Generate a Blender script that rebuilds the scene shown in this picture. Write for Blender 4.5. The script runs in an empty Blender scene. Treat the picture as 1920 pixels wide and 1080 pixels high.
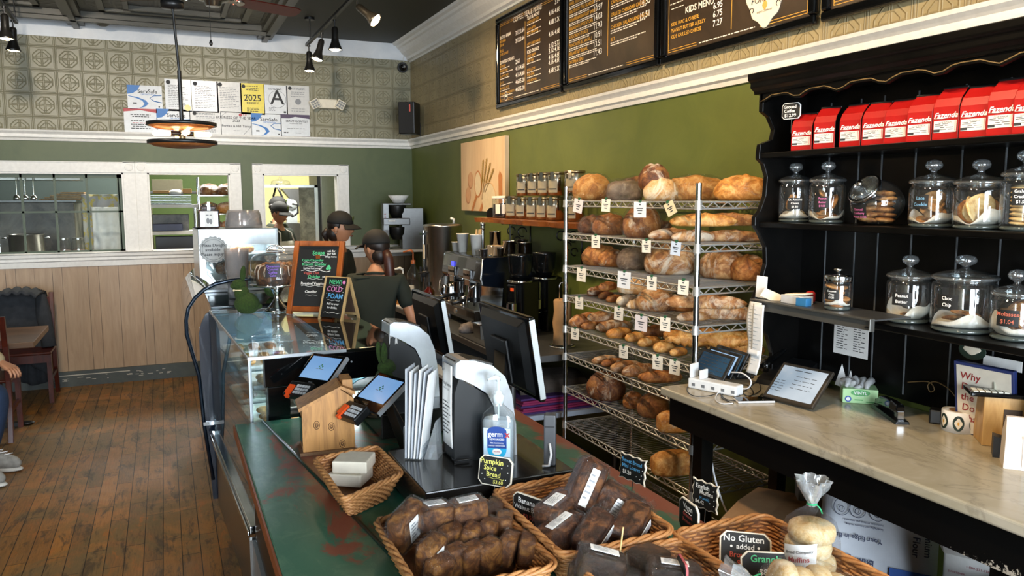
import bpy, math, random
from mathutils import Matrix, Vector, noise
rnd = random.Random(7)
S = bpy.context.scene
PI = math.pi
sin, cos, rad = math.sin, math.cos, math.radians
# ---------------------------------------------------------------- camera
FPX, CAMH = 1475.0, 1.78
_yw, _pt, _rl = rad(23.75), rad(6.6), rad(-0.17)
FV = Vector((sin(_yw)*cos(_pt), cos(_yw)*cos(_pt), -sin(_pt)))
_R = Vector((cos(_yw), -sin(_yw), 0)); _U = _R.cross(FV)
RV = _R*cos(_rl)+_U*sin(_rl); UV = _U*cos(_rl)-_R*sin(_rl)
cd = bpy.data.cameras.new('camera'); cam = bpy.data.objects.new('camera', cd)
S.collection.objects.link(cam); S.camera = cam
cd.sensor_width = 36; cd.lens = 36*FPX/1920; cd.clip_start = .05; cd.clip_end = 60
m3 = Matrix((RV, UV, -FV)).transposed()
cam.matrix_world = Matrix.Translation((0, 0, CAMH)) @ m3.to_4x4()
# ---------------------------------------------------------------- colour management, world
S.view_settings.view_transform = 'Standard'; S.view_settings.look = 'None'
S.view_settings.gamma = 1; S.view_settings.use_curve_mapping = False
S.view_settings.exposure = 0.7
try:
    S.cycles.use_denoising = True; S.cycles.max_bounces = 10; S.cycles.transparent_max_bounces = 24
    S.cycles.caustics_reflective = False; S.cycles.caustics_refractive = False
    S.cycles.sample_clamp_indirect = 6
except Exception: pass
W = bpy.data.worlds.new('world'); S.world = W; W.use_nodes = True
wn = W.node_tree.nodes; bg = wn['Background']
sky = wn.new('ShaderNodeTexSky'); sky.sky_type = 'NISHITA'; sky.sun_disc = False; sky.sun_elevation = rad(40)
W.node_tree.links.new(sky.outputs[0], bg.inputs[0]); bg.inputs[1].default_value = .12

def lamp(name, kind, loc, energy, color, target=None, size=.1, size_y=None, spot=None, blend=.5):
    d = bpy.data.lights.new(name, kind); d.energy = energy; d.color = color
    if kind == 'AREA':
        d.size = size
        if size_y: d.shape = 'RECTANGLE'; d.size_y = size_y
    else: d.shadow_soft_size = size
    if spot: d.spot_size = rad(spot); d.spot_blend = blend
    o = bpy.data.objects.new(name, d); S.collection.objects.link(o); o.location = loc
    if target is not None:
        o.rotation_euler = (Vector(target)-Vector(loc)).to_track_quat('-Z', 'Y').to_euler()
    return o
DAY = (.80, .90, 1.0); WARM = (1, .72, .42)
# daylight through the three shop-front windows behind the camera
for wx, ww, en in ((-3.65, .95, 130), (.35, 1.3, 170), (1.7, 1.0, 105)):
    lamp('window_daylight', 'AREA', (wx, -2.38, 1.75), en, DAY, (wx+.25, 4, 1.2), ww, 2.3)
# unseen ceiling lamps lighting the kitchen behind the pass-through
lamp('kitchen_ceiling_light', 'AREA', (.1, 10.3, 3.0), 60, (1, .97, .9), (.1, 10.3, 0), 2.4, .5)
lamp('kitchen_ceiling_light', 'AREA', (1.4, 9.9, 3.0), 110, (1, .97, .86), (1.6, 10.9, 0), .8, .8)
# warm spots added as unseen track lamps to brighten walls, shelves and counters
for (a, b) in (((.9, 3.4, 3.2), (2.5, 3.6, 2.4)), ((.9, 2.0, 3.2), (2.5, 2.2, 2.3)), ((.9, 5.2, 3.2), (2.5, 5.6, 2.2)), ((.8, 1.2, 3.2), (2.3, 1.2, 1.0)),
               ((-.9, 3.5, 3.2), (-.4, 6.5, 0)), ((-.9, 5.5, 3.2), (-.9, 8.4, 2.2)), ((.9, 4.4, 3.2), (1.6, 4.4, .9)), ((.9, 6.0, 3.2), (2.0, 5.4, 1.0)), ((.5, 6.0, 3.2), (1.2, 8.4, 1.8))):
    lamp('track_fill_spot', 'SPOT', a, 90, WARM if b[1] < 6 else (1, .86, .70), b, .05, spot=95, blend=.9)

# ---------------------------------------------------------------- helpers
def at(px, py, ax, v):
    """the place where the sight line through a photo pixel meets the plane axis = v"""
    d = RV*((px-960)/FPX)+UV*((540-py)/FPX)+FV
    o = Vector((0, 0, CAMH)); return o+d*((v-o[ax])/d[ax])
def mpp(p):   # metres per pixel at a point
    return (Vector(p)-Vector((0, 0, CAMH))).dot(FV)/FPX

class MB:
    def __init__(s): s.v = []; s.f = []; s.m = []; s.sm = []; s.mi = 0
    def add(s, vs, fs, smooth=False, M=None):
        n = len(s.v)
        s.v += [tuple(M @ Vector(p)) for p in vs] if M else [tuple(p) for p in vs]
        for f in fs: s.f.append(tuple(i+n for i in f)); s.m.append(s.mi); s.sm.append(smooth)
        return s
    def slot(s, i): s.mi = i; return s
    def box(s, x0, x1, y0, y1, z0, z1, M=None):
        v = [(x, y, z) for z in (z0, z1) for y in (y0, y1) for x in (x0, x1)]
        return s.add(v, [(0, 2, 3, 1), (4, 5, 7, 6), (0, 1, 5, 4), (2, 6, 7, 3), (0, 4, 6, 2), (1, 3, 7, 5)], M=M)
    def cyl(s, p0, p1, r0, r1=None, n=12, cap=True, M=None, smooth=True):
        p0, p1 = Vector(p0), Vector(p1); r1 = r0 if r1 is None else r1
        d = (p1-p0).normalized(); a = d.orthogonal().normalized(); b = d.cross(a)
        vs = []
        for p, r in ((p0, r0), (p1, r1)):
            vs += [p+(a*cos(2*PI*i/n)+b*sin(2*PI*i/n))*r for i in range(n)]
        s.add(vs, [(i, (i+1) % n, n+(i+1) % n, n+i) for i in range(n)], smooth, M)
        if cap:
            s.add(vs[:n], [tuple(range(n))[::-1]], M=M); s.add(vs[n:], [tuple(range(n))], M=M)
        return s
    def lathe(s, prof, n=24, M=None, c=(0, 0, 0), smooth=True, wob=None):
        vs = []; fs = []
        for j, (r, z) in enumerate(prof):
            for i in range(n):
                a = 2*PI*i/n; k = r*(1+(wob(a, j) if wob else 0)); vs.append((c[0]+k*cos(a), c[1]+k*sin(a), c[2]+z))
        for j in range(len(prof)-1):
            for i in range(n): fs.append((j*n+i, j*n+(i+1) % n, (j+1)*n+(i+1) % n, (j+1)*n+i))
        if prof[0][0] > 1e-5: fs.append(tuple(range(n))[::-1])
        return s.add(vs, fs, smooth, M)
    def tube(s, path, r, n=8, M=None, closed=False):
        path = [Vector(p) for p in path]; N = len(path)
        rs = r if isinstance(r, (list, tuple)) else [r]*N
        up = None; vs = []
        for k, p in enumerate(path):
            t = (path[(k+1) % N]-path[k-1]) if closed else (path[min(k+1, N-1)]-path[max(k-1, 0)])
            t.normalize()
            a = t.orthogonal().normalized() if up is None else (up-t*up.dot(t))
            if a.length < 1e-4: a = t.orthogonal()
            a.normalize(); up = a; b = t.cross(a)
            vs += [p+(a*cos(2*PI*i/n)+b*sin(2*PI*i/n))*rs[k] for i in range(n)]
        fs = [(k*n+i, k*n+(i+1) % n, ((k+1) % N)*n+(i+1) % n, ((k+1) % N)*n+i) for k in range(N if closed else N-1) for i in range(n)]
        if not closed: fs += [tuple(range(n))[::-1], tuple((N-1)*n+i for i in range(n))]
        return s.add(vs, fs, True, M)
    def ell(s, c, r, nu=20, nv=12, fn=None, M=None):
        vs = []; fs = []
        for j in range(nv+1):
            t = PI*j/nv-PI/2
            for i in range(nu):
                a = 2*PI*i/nu; d = Vector((cos(t)*cos(a), cos(t)*sin(a), sin(t)))
                if fn: d = fn(d)
                vs.append((c[0]+d[0]*r[0], c[1]+d[1]*r[1], c[2]+d[2]*r[2]))
        for j in range(nv):
            for i in range(nu): fs.append((j*nu+i, j*nu+(i+1) % nu, (j+1)*nu+(i+1) % nu, (j+1)*nu+i))
        return s.add(vs, fs, True, M)
    def prism(s, pts, y0, y1, M=None, smooth=False):
        """outline in local x,z pushed from y0 to y1"""
        n = len(pts); vs = [(x, y0, z) for x, z in pts]+[(x, y1, z) for x, z in pts]
        fs = [tuple(range(n)), tuple(range(2*n-1, n-1, -1))]
        s.add(vs, fs, M=M)
        return s.add(vs, [(i, n+i, n+(i+1) % n, (i+1) % n) for i in range(n)], smooth, M)
    def quad(s, *p, M=None): return s.add(p, [tuple(range(len(p)))], M=M)
    def grid(s, fn, nu, nv, M=None, smooth=True, flip=False):
        vs = [fn(i/nu, j/nv) for j in range(nv+1) for i in range(nu+1)]; w = nu+1
        fs = [(j*w+i, j*w+i+1, (j+1)*w+i+1, (j+1)*w+i) for j in range(nv) for i in range(nu)]
        if flip: fs = [f[::-1] for f in fs]
        return s.add(vs, fs, smooth, M)
    def loft(s, rings, M=None, cap=True, smooth=True):
        n = len(rings[0]); vs = [p for r in rings for p in r]
        fs = [(k*n+i, k*n+(i+1) % n, (k+1)*n+(i+1) % n, (k+1)*n+i) for k in range(len(rings)-1) for i in range(n)]
        s.add(vs, fs, smooth, M)
        if cap:
            s.add(rings[0], [tuple(range(n))[::-1]], M=M); s.add(rings[-1], [tuple(range(n))], M=M)
        return s

def T(x=0, y=0, z=0, rz=0, rx=0, ry=0, s=1):
    return Matrix.Translation((x, y, z)) @ Matrix.Rotation(rz, 4, 'Z') @ Matrix.Rotation(ry, 4, 'Y') @ Matrix.Rotation(rx, 4, 'X') @ Matrix.Scale(s, 4)

def obj(name, mb, mats, parent=None, label=None, bevel=0, seg=2, loc=None, subd=0, solid=0):
    me = bpy.data.meshes.new(name); me.from_pydata(mb.v, [], mb.f)
    for m in (mats if isinstance(mats, (list, tuple)) else [mats]): me.materials.append(m)
    me.polygons.foreach_set('material_index', mb.m); me.polygons.foreach_set('use_smooth', mb.sm)
    me.update(); o = bpy.data.objects.new(name, me); S.collection.objects.link(o)
    if parent: o.parent = parent
    if loc is not None: o.location = loc
    if label: o['label'] = label
    if solid: k = o.modifiers.new('solid', 'SOLIDIFY'); k.thickness = solid; k.offset = 0
    if bevel:
        k = o.modifiers.new('bevel', 'BEVEL'); k.width = bevel; k.segments = seg; k.limit_method = 'ANGLE'; k.angle_limit = rad(40)
        k.use_clamp_overlap = True
    if subd: k = o.modifiers.new('sub', 'SUBSURF'); k.levels = subd; k.render_levels = subd
    return o
def tag(o, label, cat, group=None):
    o['label'] = label; o['category'] = cat
    if group: o['group'] = group
    return o
def thing(name, label, cat, loc=(0, 0, 0), rz=0, group=None):
    o = bpy.data.objects.new(name, None); S.collection.objects.link(o); o.empty_display_size = .05
    o.location = loc; o.rotation_euler = (0, 0, rz); return tag(o, label, cat, group)
def struct(name, mb, mats, parent=None, bevel=0):
    o = obj(name, mb, mats, parent, bevel=bevel)
    if not parent: o['kind'] = 'structure'
    return o
def dup(root, loc, rz=None, label=None, group=None, scale=None):
    r = root.copy(); S.collection.objects.link(r); r.location = loc
    if rz is not None: r.rotation_euler = (0, 0, rz)
    if label: r['label'] = label
    if group: r['group'] = group
    if scale: r.scale = (scale,)*3 if isinstance(scale, (int, float)) else scale
    for ch in list(root.children):
        c = ch.copy(); S.collection.objects.link(c); c.parent = r
        for g in ch.children:
            d = g.copy(); S.collection.objects.link(d); d.parent = c
    return r
_txt = {}
def text(mb, s, x, z, size, y=-.0008, align='LEFT', bold=0, shear=0, M=None, rot=0, sx=1):
    """lettering in the local x,z plane, reading from -y"""
    k = (s, align, bold, shear)
    if k not in _txt:
        c = bpy.data.curves.new('t', 'FONT'); c.body = s; c.size = 1; c.align_x = align; c.resolution_u = 2
        c.offset = bold; c.shear = shear
        o = bpy.data.objects.new('t', c); S.collection.objects.link(o)
        bpy.context.view_layer.update()
        me = bpy.data.meshes.new_from_object(o.evaluated_get(bpy.context.evaluated_depsgraph_get()))
        _txt[k] = ([tuple(v.co) for v in me.vertices], [tuple(p.vertices) for p in me.polygons])
        bpy.data.objects.remove(o); bpy.data.curves.remove(c); bpy.data.meshes.remove(me)
    vs, fs = _txt[k]; cr, sr = cos(rot), sin(rot)
    pts = [((p[0]*sx*cr-p[1]*sr)*size+x, y, (p[0]*sx*sr+p[1]*cr)*size+z) for p in vs]
    return mb.add(pts, fs, M=M)
ORD = ['first', 'second', 'third', 'fourth', 'fifth', 'sixth', 'seventh', 'eighth', 'ninth', 'tenth', 'eleventh', 'twelfth', 'thirteenth']

# ---------------------------------------------------------------- materials
class N:
    def __init__(s, name):
        s.m = bpy.data.materials.new(name); s.m.use_nodes = True; s.t = s.m.node_tree; s.n = s.t.nodes
        s.b = s.n['Principled BSDF']; s.out = s.n['Material Output']
    def new(s, t, **k):
        n = s.n.new('ShaderNode'+t)
        for a, v in k.items():
            if hasattr(n, a): setattr(n, a, v)
            else: n.inputs[a].default_value = v
        return n
    def l(s, a, b): s.t.links.new(a, b); return s
    def math(s, op, a, b=None, c=None):
        n = s.n.new('ShaderNodeMath'); n.operation = op
        for i, v in enumerate((a, b, c)):
            if v is None: continue
            if isinstance(v, (int, float)): n.inputs[i].default_value = v
            else: s.l(v, n.inputs[i])
        return n.outputs[0]
    def ramp(s, fac, stops, interp='LINEAR'):
        n = s.n.new('ShaderNodeValToRGB'); n.color_ramp.interpolation = interp; e = n.color_ramp.elements
        while len(e) > 1: e.remove(e[-1])
        e[0].position, e[0].color = stops[0][0], (*stops[0][1], 1)
        for p, c in stops[1:]: q = e.new(p); q.color = (*c, 1)
        s.l(fac, n.inputs[0]); return n.outputs[0]
    def mix(s, fac, a, b, mode='MIX'):
        n = s.n.new('ShaderNodeMix'); n.data_type = 'RGBA'; n.blend_type = mode
        for i, v in ((0, fac), (6, a), (7, b)):
            if isinstance(v, (int, float)): n.inputs[i].default_value = v
            elif isinstance(v, tuple): n.inputs[i].default_value = (*v, 1)
            else: s.l(v, n.inputs[i])
        return n.outputs[2]
    def coord(s, kind='Object', scale=(1, 1, 1)):
        c = s.new('TexCoord'); m = s.new('Mapping'); m.inputs['Scale'].default_value = scale
        s.l(c.outputs[kind], m.inputs[0]); return m.outputs[0]
    def noise(s, vec, scale, detail=4, rough=.55, dist=0):
        n = s.new('TexNoise'); n.inputs['Scale'].default_value = scale; n.inputs['Detail'].default_value = detail
        n.inputs['Roughness'].default_value = rough; n.inputs['Distortion'].default_value = dist
        s.l(vec, n.inputs['Vector']); return n.outputs['Fac']
    def bump(s, h, strength=.3, dist=.01):
        n = s.new('Bump'); n.inputs['Strength'].default_value = strength; n.inputs['Distance'].default_value = dist
        s.l(h, n.inputs['Height']); s.l(n.outputs[0], s.b.inputs['Normal']); return s
    def set(s, **k):
        for a, v in k.items():
            i = s.b.inputs[a.replace('_', ' ')]
            if isinstance(v, tuple) and len(v) == 3: v = (*v, 1)
            if hasattr(v, 'is_output') or hasattr(v, 'links'): s.l(v, i)
            else: i.default_value = v
        return s
def lin(h):
    h = h.lstrip('#'); c = [int(h[i:i+2], 16)/255 for i in (0, 2, 4)]
    return tuple(((x+.055)/1.055)**2.4 if x > .04045 else x/12.92 for x in c)
_mc = {}
def mat(name, col, rough=.5, metal=0, emis=0, spec=.5, coat=0, var=.0, nscale=30, bump=0):
    """plain paint or metal with a little procedural unevenness"""
    if name in _mc: return _mc[name]
    if isinstance(col, str): col = lin(col)
    k = N(name); k.set(Base_Color=col, Roughness=rough, Metallic=metal, Coat_Weight=coat)
    k.b.inputs['Specular IOR Level'].default_value = spec
    v = k.coord(); f = k.noise(v, nscale)
    dk = tuple(max(0, c*(1-max(var, .06))) for c in col); lt = tuple(min(1, c*(1+max(var, .06))) for c in col)
    k.set(Base_Color=k.ramp(f, [(.3, dk), (.7, lt)]))
    if bump: k.bump(f, bump, .004)
    if emis: k.set(Emission_Color=col, Emission_Strength=emis)
    _mc[name] = k.m; return k.m
def ior_in(k, ior):   # the same reflectance from both sides of a thin film
    g = k.new('NewGeometry'); return k.math('ADD', k.math('MULTIPLY', g.outputs['Backfacing'], 1/ior-ior), ior)
def thin_glass(name, tint=(1, 1, 1), ior=1.5, rough=0.0, haze=0, base=.04):
    """pane thin enough not to bend light: see-through, mirror by Fresnel, faint film"""
    k = N(name); tr = k.new('BsdfTransparent'); tr.inputs[0].default_value = (*tint, 1)
    gl = k.new('BsdfGlossy'); gl.inputs['Roughness'].default_value = rough
    fr = k.new('Fresnel'); k.l(ior_in(k, ior), fr.inputs[0])
    f = k.math('ADD', fr.outputs[0], base); f = k.math('MINIMUM', f, 1.0)
    mx = k.new('MixShader'); k.l(f, mx.inputs[0]); k.l(tr.outputs[0], mx.inputs[1]); k.l(gl.outputs[0], mx.inputs[2])
    o = mx.outputs[0]
    if haze:
        df = k.new('BsdfDiffuse'); df.inputs[0].default_value = (.8, .83, .85, 1)
        m2 = k.new('MixShader'); m2.inputs[0].default_value = haze; k.l(o, m2.inputs[1]); k.l(df.outputs[0], m2.inputs[2]); o = m2.outputs[0]
    k.l(o, k.out.inputs[0]); return k.m
GLASS = thin_glass('jar_glass', (.93, .95, .95), 1.5, 0, .01, .08)
PANE = thin_glass('pane_glass', (.90, .94, .93), 1.5, 0, .02, .03)
CASEGLASS = thin_glass('case_glass', (.78, .87, .89), 1.55, 0, .015, .10)
BOWGLASS = thin_glass('bowed_glass', (.70, .80, .84), 1.6, .02, .02, .42)
def plastic_film():
    k = N('clear_film'); v = k.coord(); f = k.noise(v, 38, 6, .65, 1.6)
    tr = k.new('BsdfTransparent'); tr.inputs[0].default_value = (.95, .95, .95, 1)
    gl = k.new('BsdfGlossy'); gl.inputs['Roughness'].default_value = .04
    bp = k.new('Bump'); bp.inputs['Strength'].default_value = 1; bp.inputs['Distance'].default_value = .05; k.l(f, bp.inputs['Height']); k.l(bp.outputs[0], gl.inputs['Normal'])
    fr = k.new('Fresnel'); k.l(ior_in(k, 1.45), fr.inputs[0]); k.l(bp.outputs[0], fr.inputs['Normal'])
    mx = k.new('MixShader'); k.l(k.math('ADD', k.math('MULTIPLY', fr.outputs[0], .6), .01), mx.inputs[0]); k.l(tr.outputs[0], mx.inputs[1]); k.l(gl.outputs[0], mx.inputs[2])
    k.l(mx.outputs[0], k.out.inputs[0]); return k.m
FILM = plastic_film()
BLACK = mat('black_paint', '#0b0b0a', .35)
BLACKP = mat('black_plastic', '#121314', .38)
BLACKG = mat('black_gloss', '#08090a', .08)
DARKMETAL = mat('dark_metal', '#1c1b19', .4, .6)
CHROME = mat('chrome', '#c9ccce', .12, 1)
STEEL = mat('brushed_steel', '#a9a8a3', .28, 1)
DULLSTEEL = mat('dull_steel', '#6f7070', .42, .9)
ALU = mat('silver_plastic', '#b9bdbf', .3, .75)
WHITE = mat('white_trim_paint', '#e3e2dd', .45, bump=.05)
PAPER = mat('white_paper', '#e4e4e2', .7)
CREAM = mat('cream_paper', '#e6dcc8', .7)
INK = mat('dark_ink', '#2b2c2e', .7)
GREYINK = mat('grey_ink', '#85888c', .7)
CHALKB = mat('chalkboard_black', '#121313', .6)
CHALKW = mat('white_chalk', '#eeeeea', .8)
GOLDEN = mat('gold_print', '#d9a441', .5)
KRAFT = mat('brown_cardboard', '#7b6248', .8, var=.1)
# ---------------------------------------------------------------- the room's surfaces
XR, YB, ZC = 2.513, 8.42, 3.41
def wood(name, c1, c2, scale=(1, 1, 1), rough=.45, grain=18, bump=.15, c3=None):
    k = N(name); v = k.coord('Object', scale); f = k.noise(v, grain, 6, .6, .8)
    st = [(.25, lin(c1)), (.6, lin(c2))]
    if c3: st.append((.85, lin(c3)))
    k.set(Base_Color=k.ramp(f, st), Roughness=rough); k.bump(f, bump, .003); return k.m
def floor_mat():
    k = N('worn_plank_floor'); co = k.new('TexCoord'); sx = k.new('SeparateXYZ'); k.l(co.outputs['Object'], sx.inputs[0])
    cb = k.new('CombineXYZ'); k.l(sx.outputs[1], cb.inputs[0]); k.l(sx.outputs[0], cb.inputs[1])
    br = k.new('TexBrick'); k.l(cb.outputs[0], br.inputs['Vector'])
    for a, v in (('Scale', 1), ('Mortar Size', .0022), ('Mortar Smooth', .3), ('Brick Width', .62), ('Row Height', .088)): br.inputs[a].default_value = v
    br.offset = .37; br.inputs['Color1'].default_value = (0, 0, 0, 1); br.inputs['Color2'].default_value = (1, 1, 1, 1); br.inputs['Mortar'].default_value = (.5, .5, .5, 1)
    base = k.ramp(br.outputs['Color'], [(0, lin('#674722')), (.35, lin('#8f6029')), (.6, lin('#ae7024')), (.8, lin('#7c5122')), (1, lin('#b8782a'))])
    mp = k.new('Mapping'); mp.inputs['Scale'].default_value = (14, 1.1, 1); k.l(co.outputs['Object'], mp.inputs[0])
    g = k.noise(mp.outputs[0], 9, 8, .65, .6)
    c = k.mix(.38, base, k.ramp(g, [(.3, lin('#4a3218')), (.62, lin('#a8743a'))]), 'MIX')
    wear = k.noise(co.outputs['Object'], 1.5, 8, .68, 1.0)
    mp2 = k.new('Mapping'); mp2.inputs['Scale'].default_value = (5.5, 1.3, 1); k.l(co.outputs['Object'], mp2.inputs[0])
    w2 = k.noise(mp2.outputs[0], 2.4, 10, .78, .5)
    c = k.mix(k.ramp(wear, [(.46, (0, 0, 0)), (.56, (.7, .7, .7))]), c, lin('#70603f'))
    c = k.mix(k.ramp(w2, [(.52, (0, 0, 0)), (.60, (.75, .75, .75))]), c, lin('#3a2c1e'))
    c = k.mix(k.ramp(w2, [(.36, (.75, .75, .75)), (.44, (0, 0, 0))]), c, lin('#a8621f'))
    c = k.mix(br.outputs['Fac'], c, lin('#1d130a'))
    k.set(Base_Color=c, Roughness=k.ramp(wear, [(.35, (.36,)*3), (.65, (.58,)*3)]))
    h = k.math('SUBTRACT', k.math('MULTIPLY', g, .3), br.outputs['Fac']); k.bump(h, .5, .003); return k.m
def tin_mat(name, col, axis, unit=.21, strength=.62, rough=.42):
    """pressed tin: squares in the corners of each unit round an eight-sided rosette"""
    k = N(name); co = k.new('TexCoord'); sp = k.new('SeparateXYZ'); k.l(co.outputs['Object'], sp.inputs[0])
    a, b = [sp.outputs[i] for i in axis]
    u = k.math('ABSOLUTE', k.math('SUBTRACT', k.math('FRACT', k.math('DIVIDE', a, unit)), .5))
    v = k.math('ABSOLUTE', k.math('SUBTRACT', k.math('FRACT', k.math('DIVIDE', b, unit)), .5))
    def ridge(d, at_, w=.02):
        return k.math('MAXIMUM', k.math('SUBTRACT', 1.0, k.math('DIVIDE', k.math('ABSOLUTE', k.math('SUBTRACT', d, at_)), w)), 0.0)
    octa = k.math('MAXIMUM', k.math('MAXIMUM', u, v), k.math('MULTIPLY', k.math('ADD', u, v), .72))
    cu = k.math('MULTIPLY', k.math('MAXIMUM', u, v), 1.0)
    cr = k.math('MINIMUM', u, v)
    hs = k.math('MAXIMUM', ridge(octa, .34, .025), ridge(octa, .22, .02))
    hs = k.math('MAXIMUM', hs, k.math('MULTIPLY', ridge(cu, .49, .016), 1.0))
    hs = k.math('MAXIMUM', hs, k.math('MULTIPLY', ridge(cu, .44, .012), .8))
    inner = k.math('LESS_THAN', octa, .34)
    hs = k.math('MAXIMUM', hs, k.math('MULTIPLY', k.math('MULTIPLY', ridge(cr, .03, .02), inner), .8))
    f = k.noise(co.outputs['Object'], 6, 5)
    c = lin(col); k.set(Base_Color=k.ramp(f, [(.3, tuple(x*.86 for x in c)), (.7, tuple(x*1.06 for x in c))]), Roughness=rough)
    k.bump(hs, strength, .008); return k.m
def panel_mat():
    k = N('wood_panelling'); co = k.new('TexCoord'); sp = k.new('SeparateXYZ'); k.l(co.outputs['Object'], sp.inputs[0])
    # grooves of irregular spacing
    x = sp.outputs[0]; fr = k.math('FRACT', k.math('DIVIDE', x, 1.13)); g = None
    for p in (0.0, .13, .20, .39, .47, .62, .80, .87):
        d = k.math('ABSOLUTE', k.math('SUBTRACT', fr, p)); r = k.math('LESS_THAN', d, .0023); g = r if g is None else k.math('MAXIMUM', g, r)
    mp = k.new('Mapping'); mp.inputs['Scale'].default_value = (5, 1, .6); k.l(co.outputs['Object'], mp.inputs[0])
    n = k.noise(mp.outputs[0], 5, 7, .6, 1.0); pb = k.noise(mp.outputs[0], 1.1, 2)
    c = k.ramp(n, [(.3, lin('#94785a')), (.7, lin('#ad9170'))]); c = k.mix(k.ramp(pb, [(.35, (0, 0, 0)), (.65, (.35,)*3)]), c, lin('#8f7a60'))
    c = k.mix(k.math('MULTIPLY', g, .75), c, lin('#4a3826')); k.set(Base_Color=c, Roughness=.42); k.bump(k.math('SUBTRACT', 1.0, g), .5, .004); return k.m
def blotch(name, c1, c2, rough, scale=2.5, c3=None, lo=.4, hi=.62):
    k = N(name); v = k.coord(); f = k.noise(v, scale, 8, .65, .6)
    c = k.ramp(f, [(lo, lin(c1)), (hi, lin(c2))]+([(hi+.1, lin(c3))] if c3 else [])); k.set(Base_Color=c, Roughness=rough); k.bump(k.noise(v, 60), .06, .002); return k.m
FLOOR = floor_mat()
TINX = tin_mat('pressed_tin_back', '#8b8770', (0, 2)); TINY = tin_mat('pressed_tin_side', '#978a68', (1, 2))
TINC = tin_mat('pressed_tin_ceiling', '#35342a', (0, 1), .61, .6, .45)
CEIL = mat('dark_ceiling_paint', '#2b2c22', .6)
GREEN = blotch('green_wall_paint', '#56602a', '#5f682e', .5)
GREENB = blotch('green_wall_paint_back', '#4a5534', '#525c39', .5)
PANEL = panel_mat(); COVE = blotch('white_cove_paint', '#c6ccd2', '#d8dcdf', .35)
BASEG = blotch('grey_baseboard_paint', '#3a3f3c', '#43473f', .5, 8)

f = MB().box(-4.2, XR+.1, -2.6, YB+.1, -.05, 0); struct('floor', f, FLOOR)
f = MB().box(-4.2, 3.4, YB+.1, 13.0, -.05, 0); struct('floor_kitchen', f, mat('kitchen_tile', '#6b6258', .5))
c = MB().box(-4.2, XR+.1, -2.6, YB+.1, ZC, ZC+.1); struct('ceiling', c, CEIL)
# pressed tin coffers on the ceiling over the seating side
c = MB(); c.box(-4.2, 1.02, 2.0, YB, ZC-.012, ZC); cf = struct('ceiling_tin', c, TINC)
c = MB()
for y in (3.1, 4.75, 6.4, 8.05):
    c.box(-4.2, 1.02, y-.07, y+.07, ZC-.06, ZC-.012); c.box(-4.2, 1.02, y-.025, y+.025, ZC-.09, ZC-.06)
for x in (-3.95, -2.3, -.65, 1.0):
    c.box(x-.07, x+.07, 2.0, YB, ZC-.06, ZC-.012); c.box(x-.025, x+.025, 2.0, YB, ZC-.09, ZC-.06)
for y in (3.1, 4.75, 6.4):
    for x in (-3.95, -2.3, -.65):
        x0, y0, x1, y1 = x+.22, y+.22, x+1.43, y+1.43
        for q in ((x0, x1, y0, y0+.05), (x0, x1, y1-.05, y1), (x0, x0+.05, y0, y1), (x1-.05, x1, y0, y1)): c.box(*q, ZC-.035, ZC-.012)
        x0, y0, x1, y1 = x+.42, y+.42, x+1.23, y+1.23
        for q in ((x0, x1, y0, y0+.04), (x0, x1, y1-.04, y1), (x0, x0+.04, y0, y1), (x1-.04, x1, y0, y1)): c.box(*q, ZC-.05, ZC-.012)
struct('trim_1', c, mat('ceiling_rib_paint', '#3c3a2f', .4))
# back wall with its three openings: (x0, x1)
OPEN = ((-2.6, -.34), (-.13, .62), (.935, 1.70)); Z0, Z1 = 1.27, 2.02
w = MB(); w.slot(0).box(-4.2, XR+.1, YB, YB+.12, .0, 1.2)
w.slot(1); xs = [-4.2]+[v for o in OPEN for v in o]+[XR+.1]
for i in range(0, len(xs), 2): w.box(xs[i], xs[i+1], YB, YB+.12, 1.2, Z1)
w.box(-4.2, XR+.1, YB, YB+.12, Z1, 2.35)
w.slot(2).box(-4.2, XR+.1, YB, YB+.12, 2.35, 3.24); w.slot(3).box(-4.2, XR+.1, YB-.01, YB+.12, 3.24, ZC)
struct('wall_back', w, [PANEL, GREENB, TINX, COVE])
w = MB(); w.slot(0).box(XR, XR+.1, -2.6, YB, 0, 2.35); w.slot(1).box(XR, XR+.1, -2.6, YB, 2.35, ZC)
struct('wall_right', w, [GREEN, TINY])
w = MB().box(-4.3, -4.2, -2.6, YB+.1, 0, ZC); struct('wall_left', w, blotch('cream_wall', '#9c947c', '#a8a088', .6))
w = MB()
for x0, x1 in ((-4.2, -4.14), (-3.15, -.32), (1.02, 1.18), (2.22, 2.6)): w.box(x0, x1, -2.55, -2.42, 0, ZC)
w.box(-4.2, 2.6, -2.55, -2.42, 0, .5); w.box(-4.2, 2.6, -2.55, -2.42, 3.0, ZC)
struct('wall_front', w, blotch('dark_front', '#2b2a26', '#33322c', .6))
# mouldings
def molding(name, axis, a0, a1, fixed, prof):
    """prof: (depth out of the wall, z)"""
    m = MB(); n = len(prof)
    if axis == 'x': r0 = [(a0, fixed-d, z) for d, z in prof]; r1 = [(a1, fixed-d, z) for d, z in prof]
    else: r0 = [(fixed-d, a0, z) for d, z in prof]; r1 = [(fixed-d, a1, z) for d, z in prof]
    m.loft([r0, r1], smooth=False); return struct(name, m, WHITE)
rail = [(0, 2.305), (.012, 2.305), (.02, 2.325), (.035, 2.335), (.035, 2.362), (.045, 2.372), (.06, 2.385), (.065, 2.4), (0, 2.4)]
molding('trim_2', 'x', -4.2, XR, YB, rail); molding('trim_3', 'y', -2.4, YB, XR, rail)
crown = [(0, 3.22), (.015, 3.22), (.02, 3.235), (.045, 3.245), (.05, 3.27), (.075, 3.29), (.10, 3.31), (.13, 3.35), (.15, 3.36), (.16, 3.38), (.19, 3.39), (.2, ZC), (0, ZC)]
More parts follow.
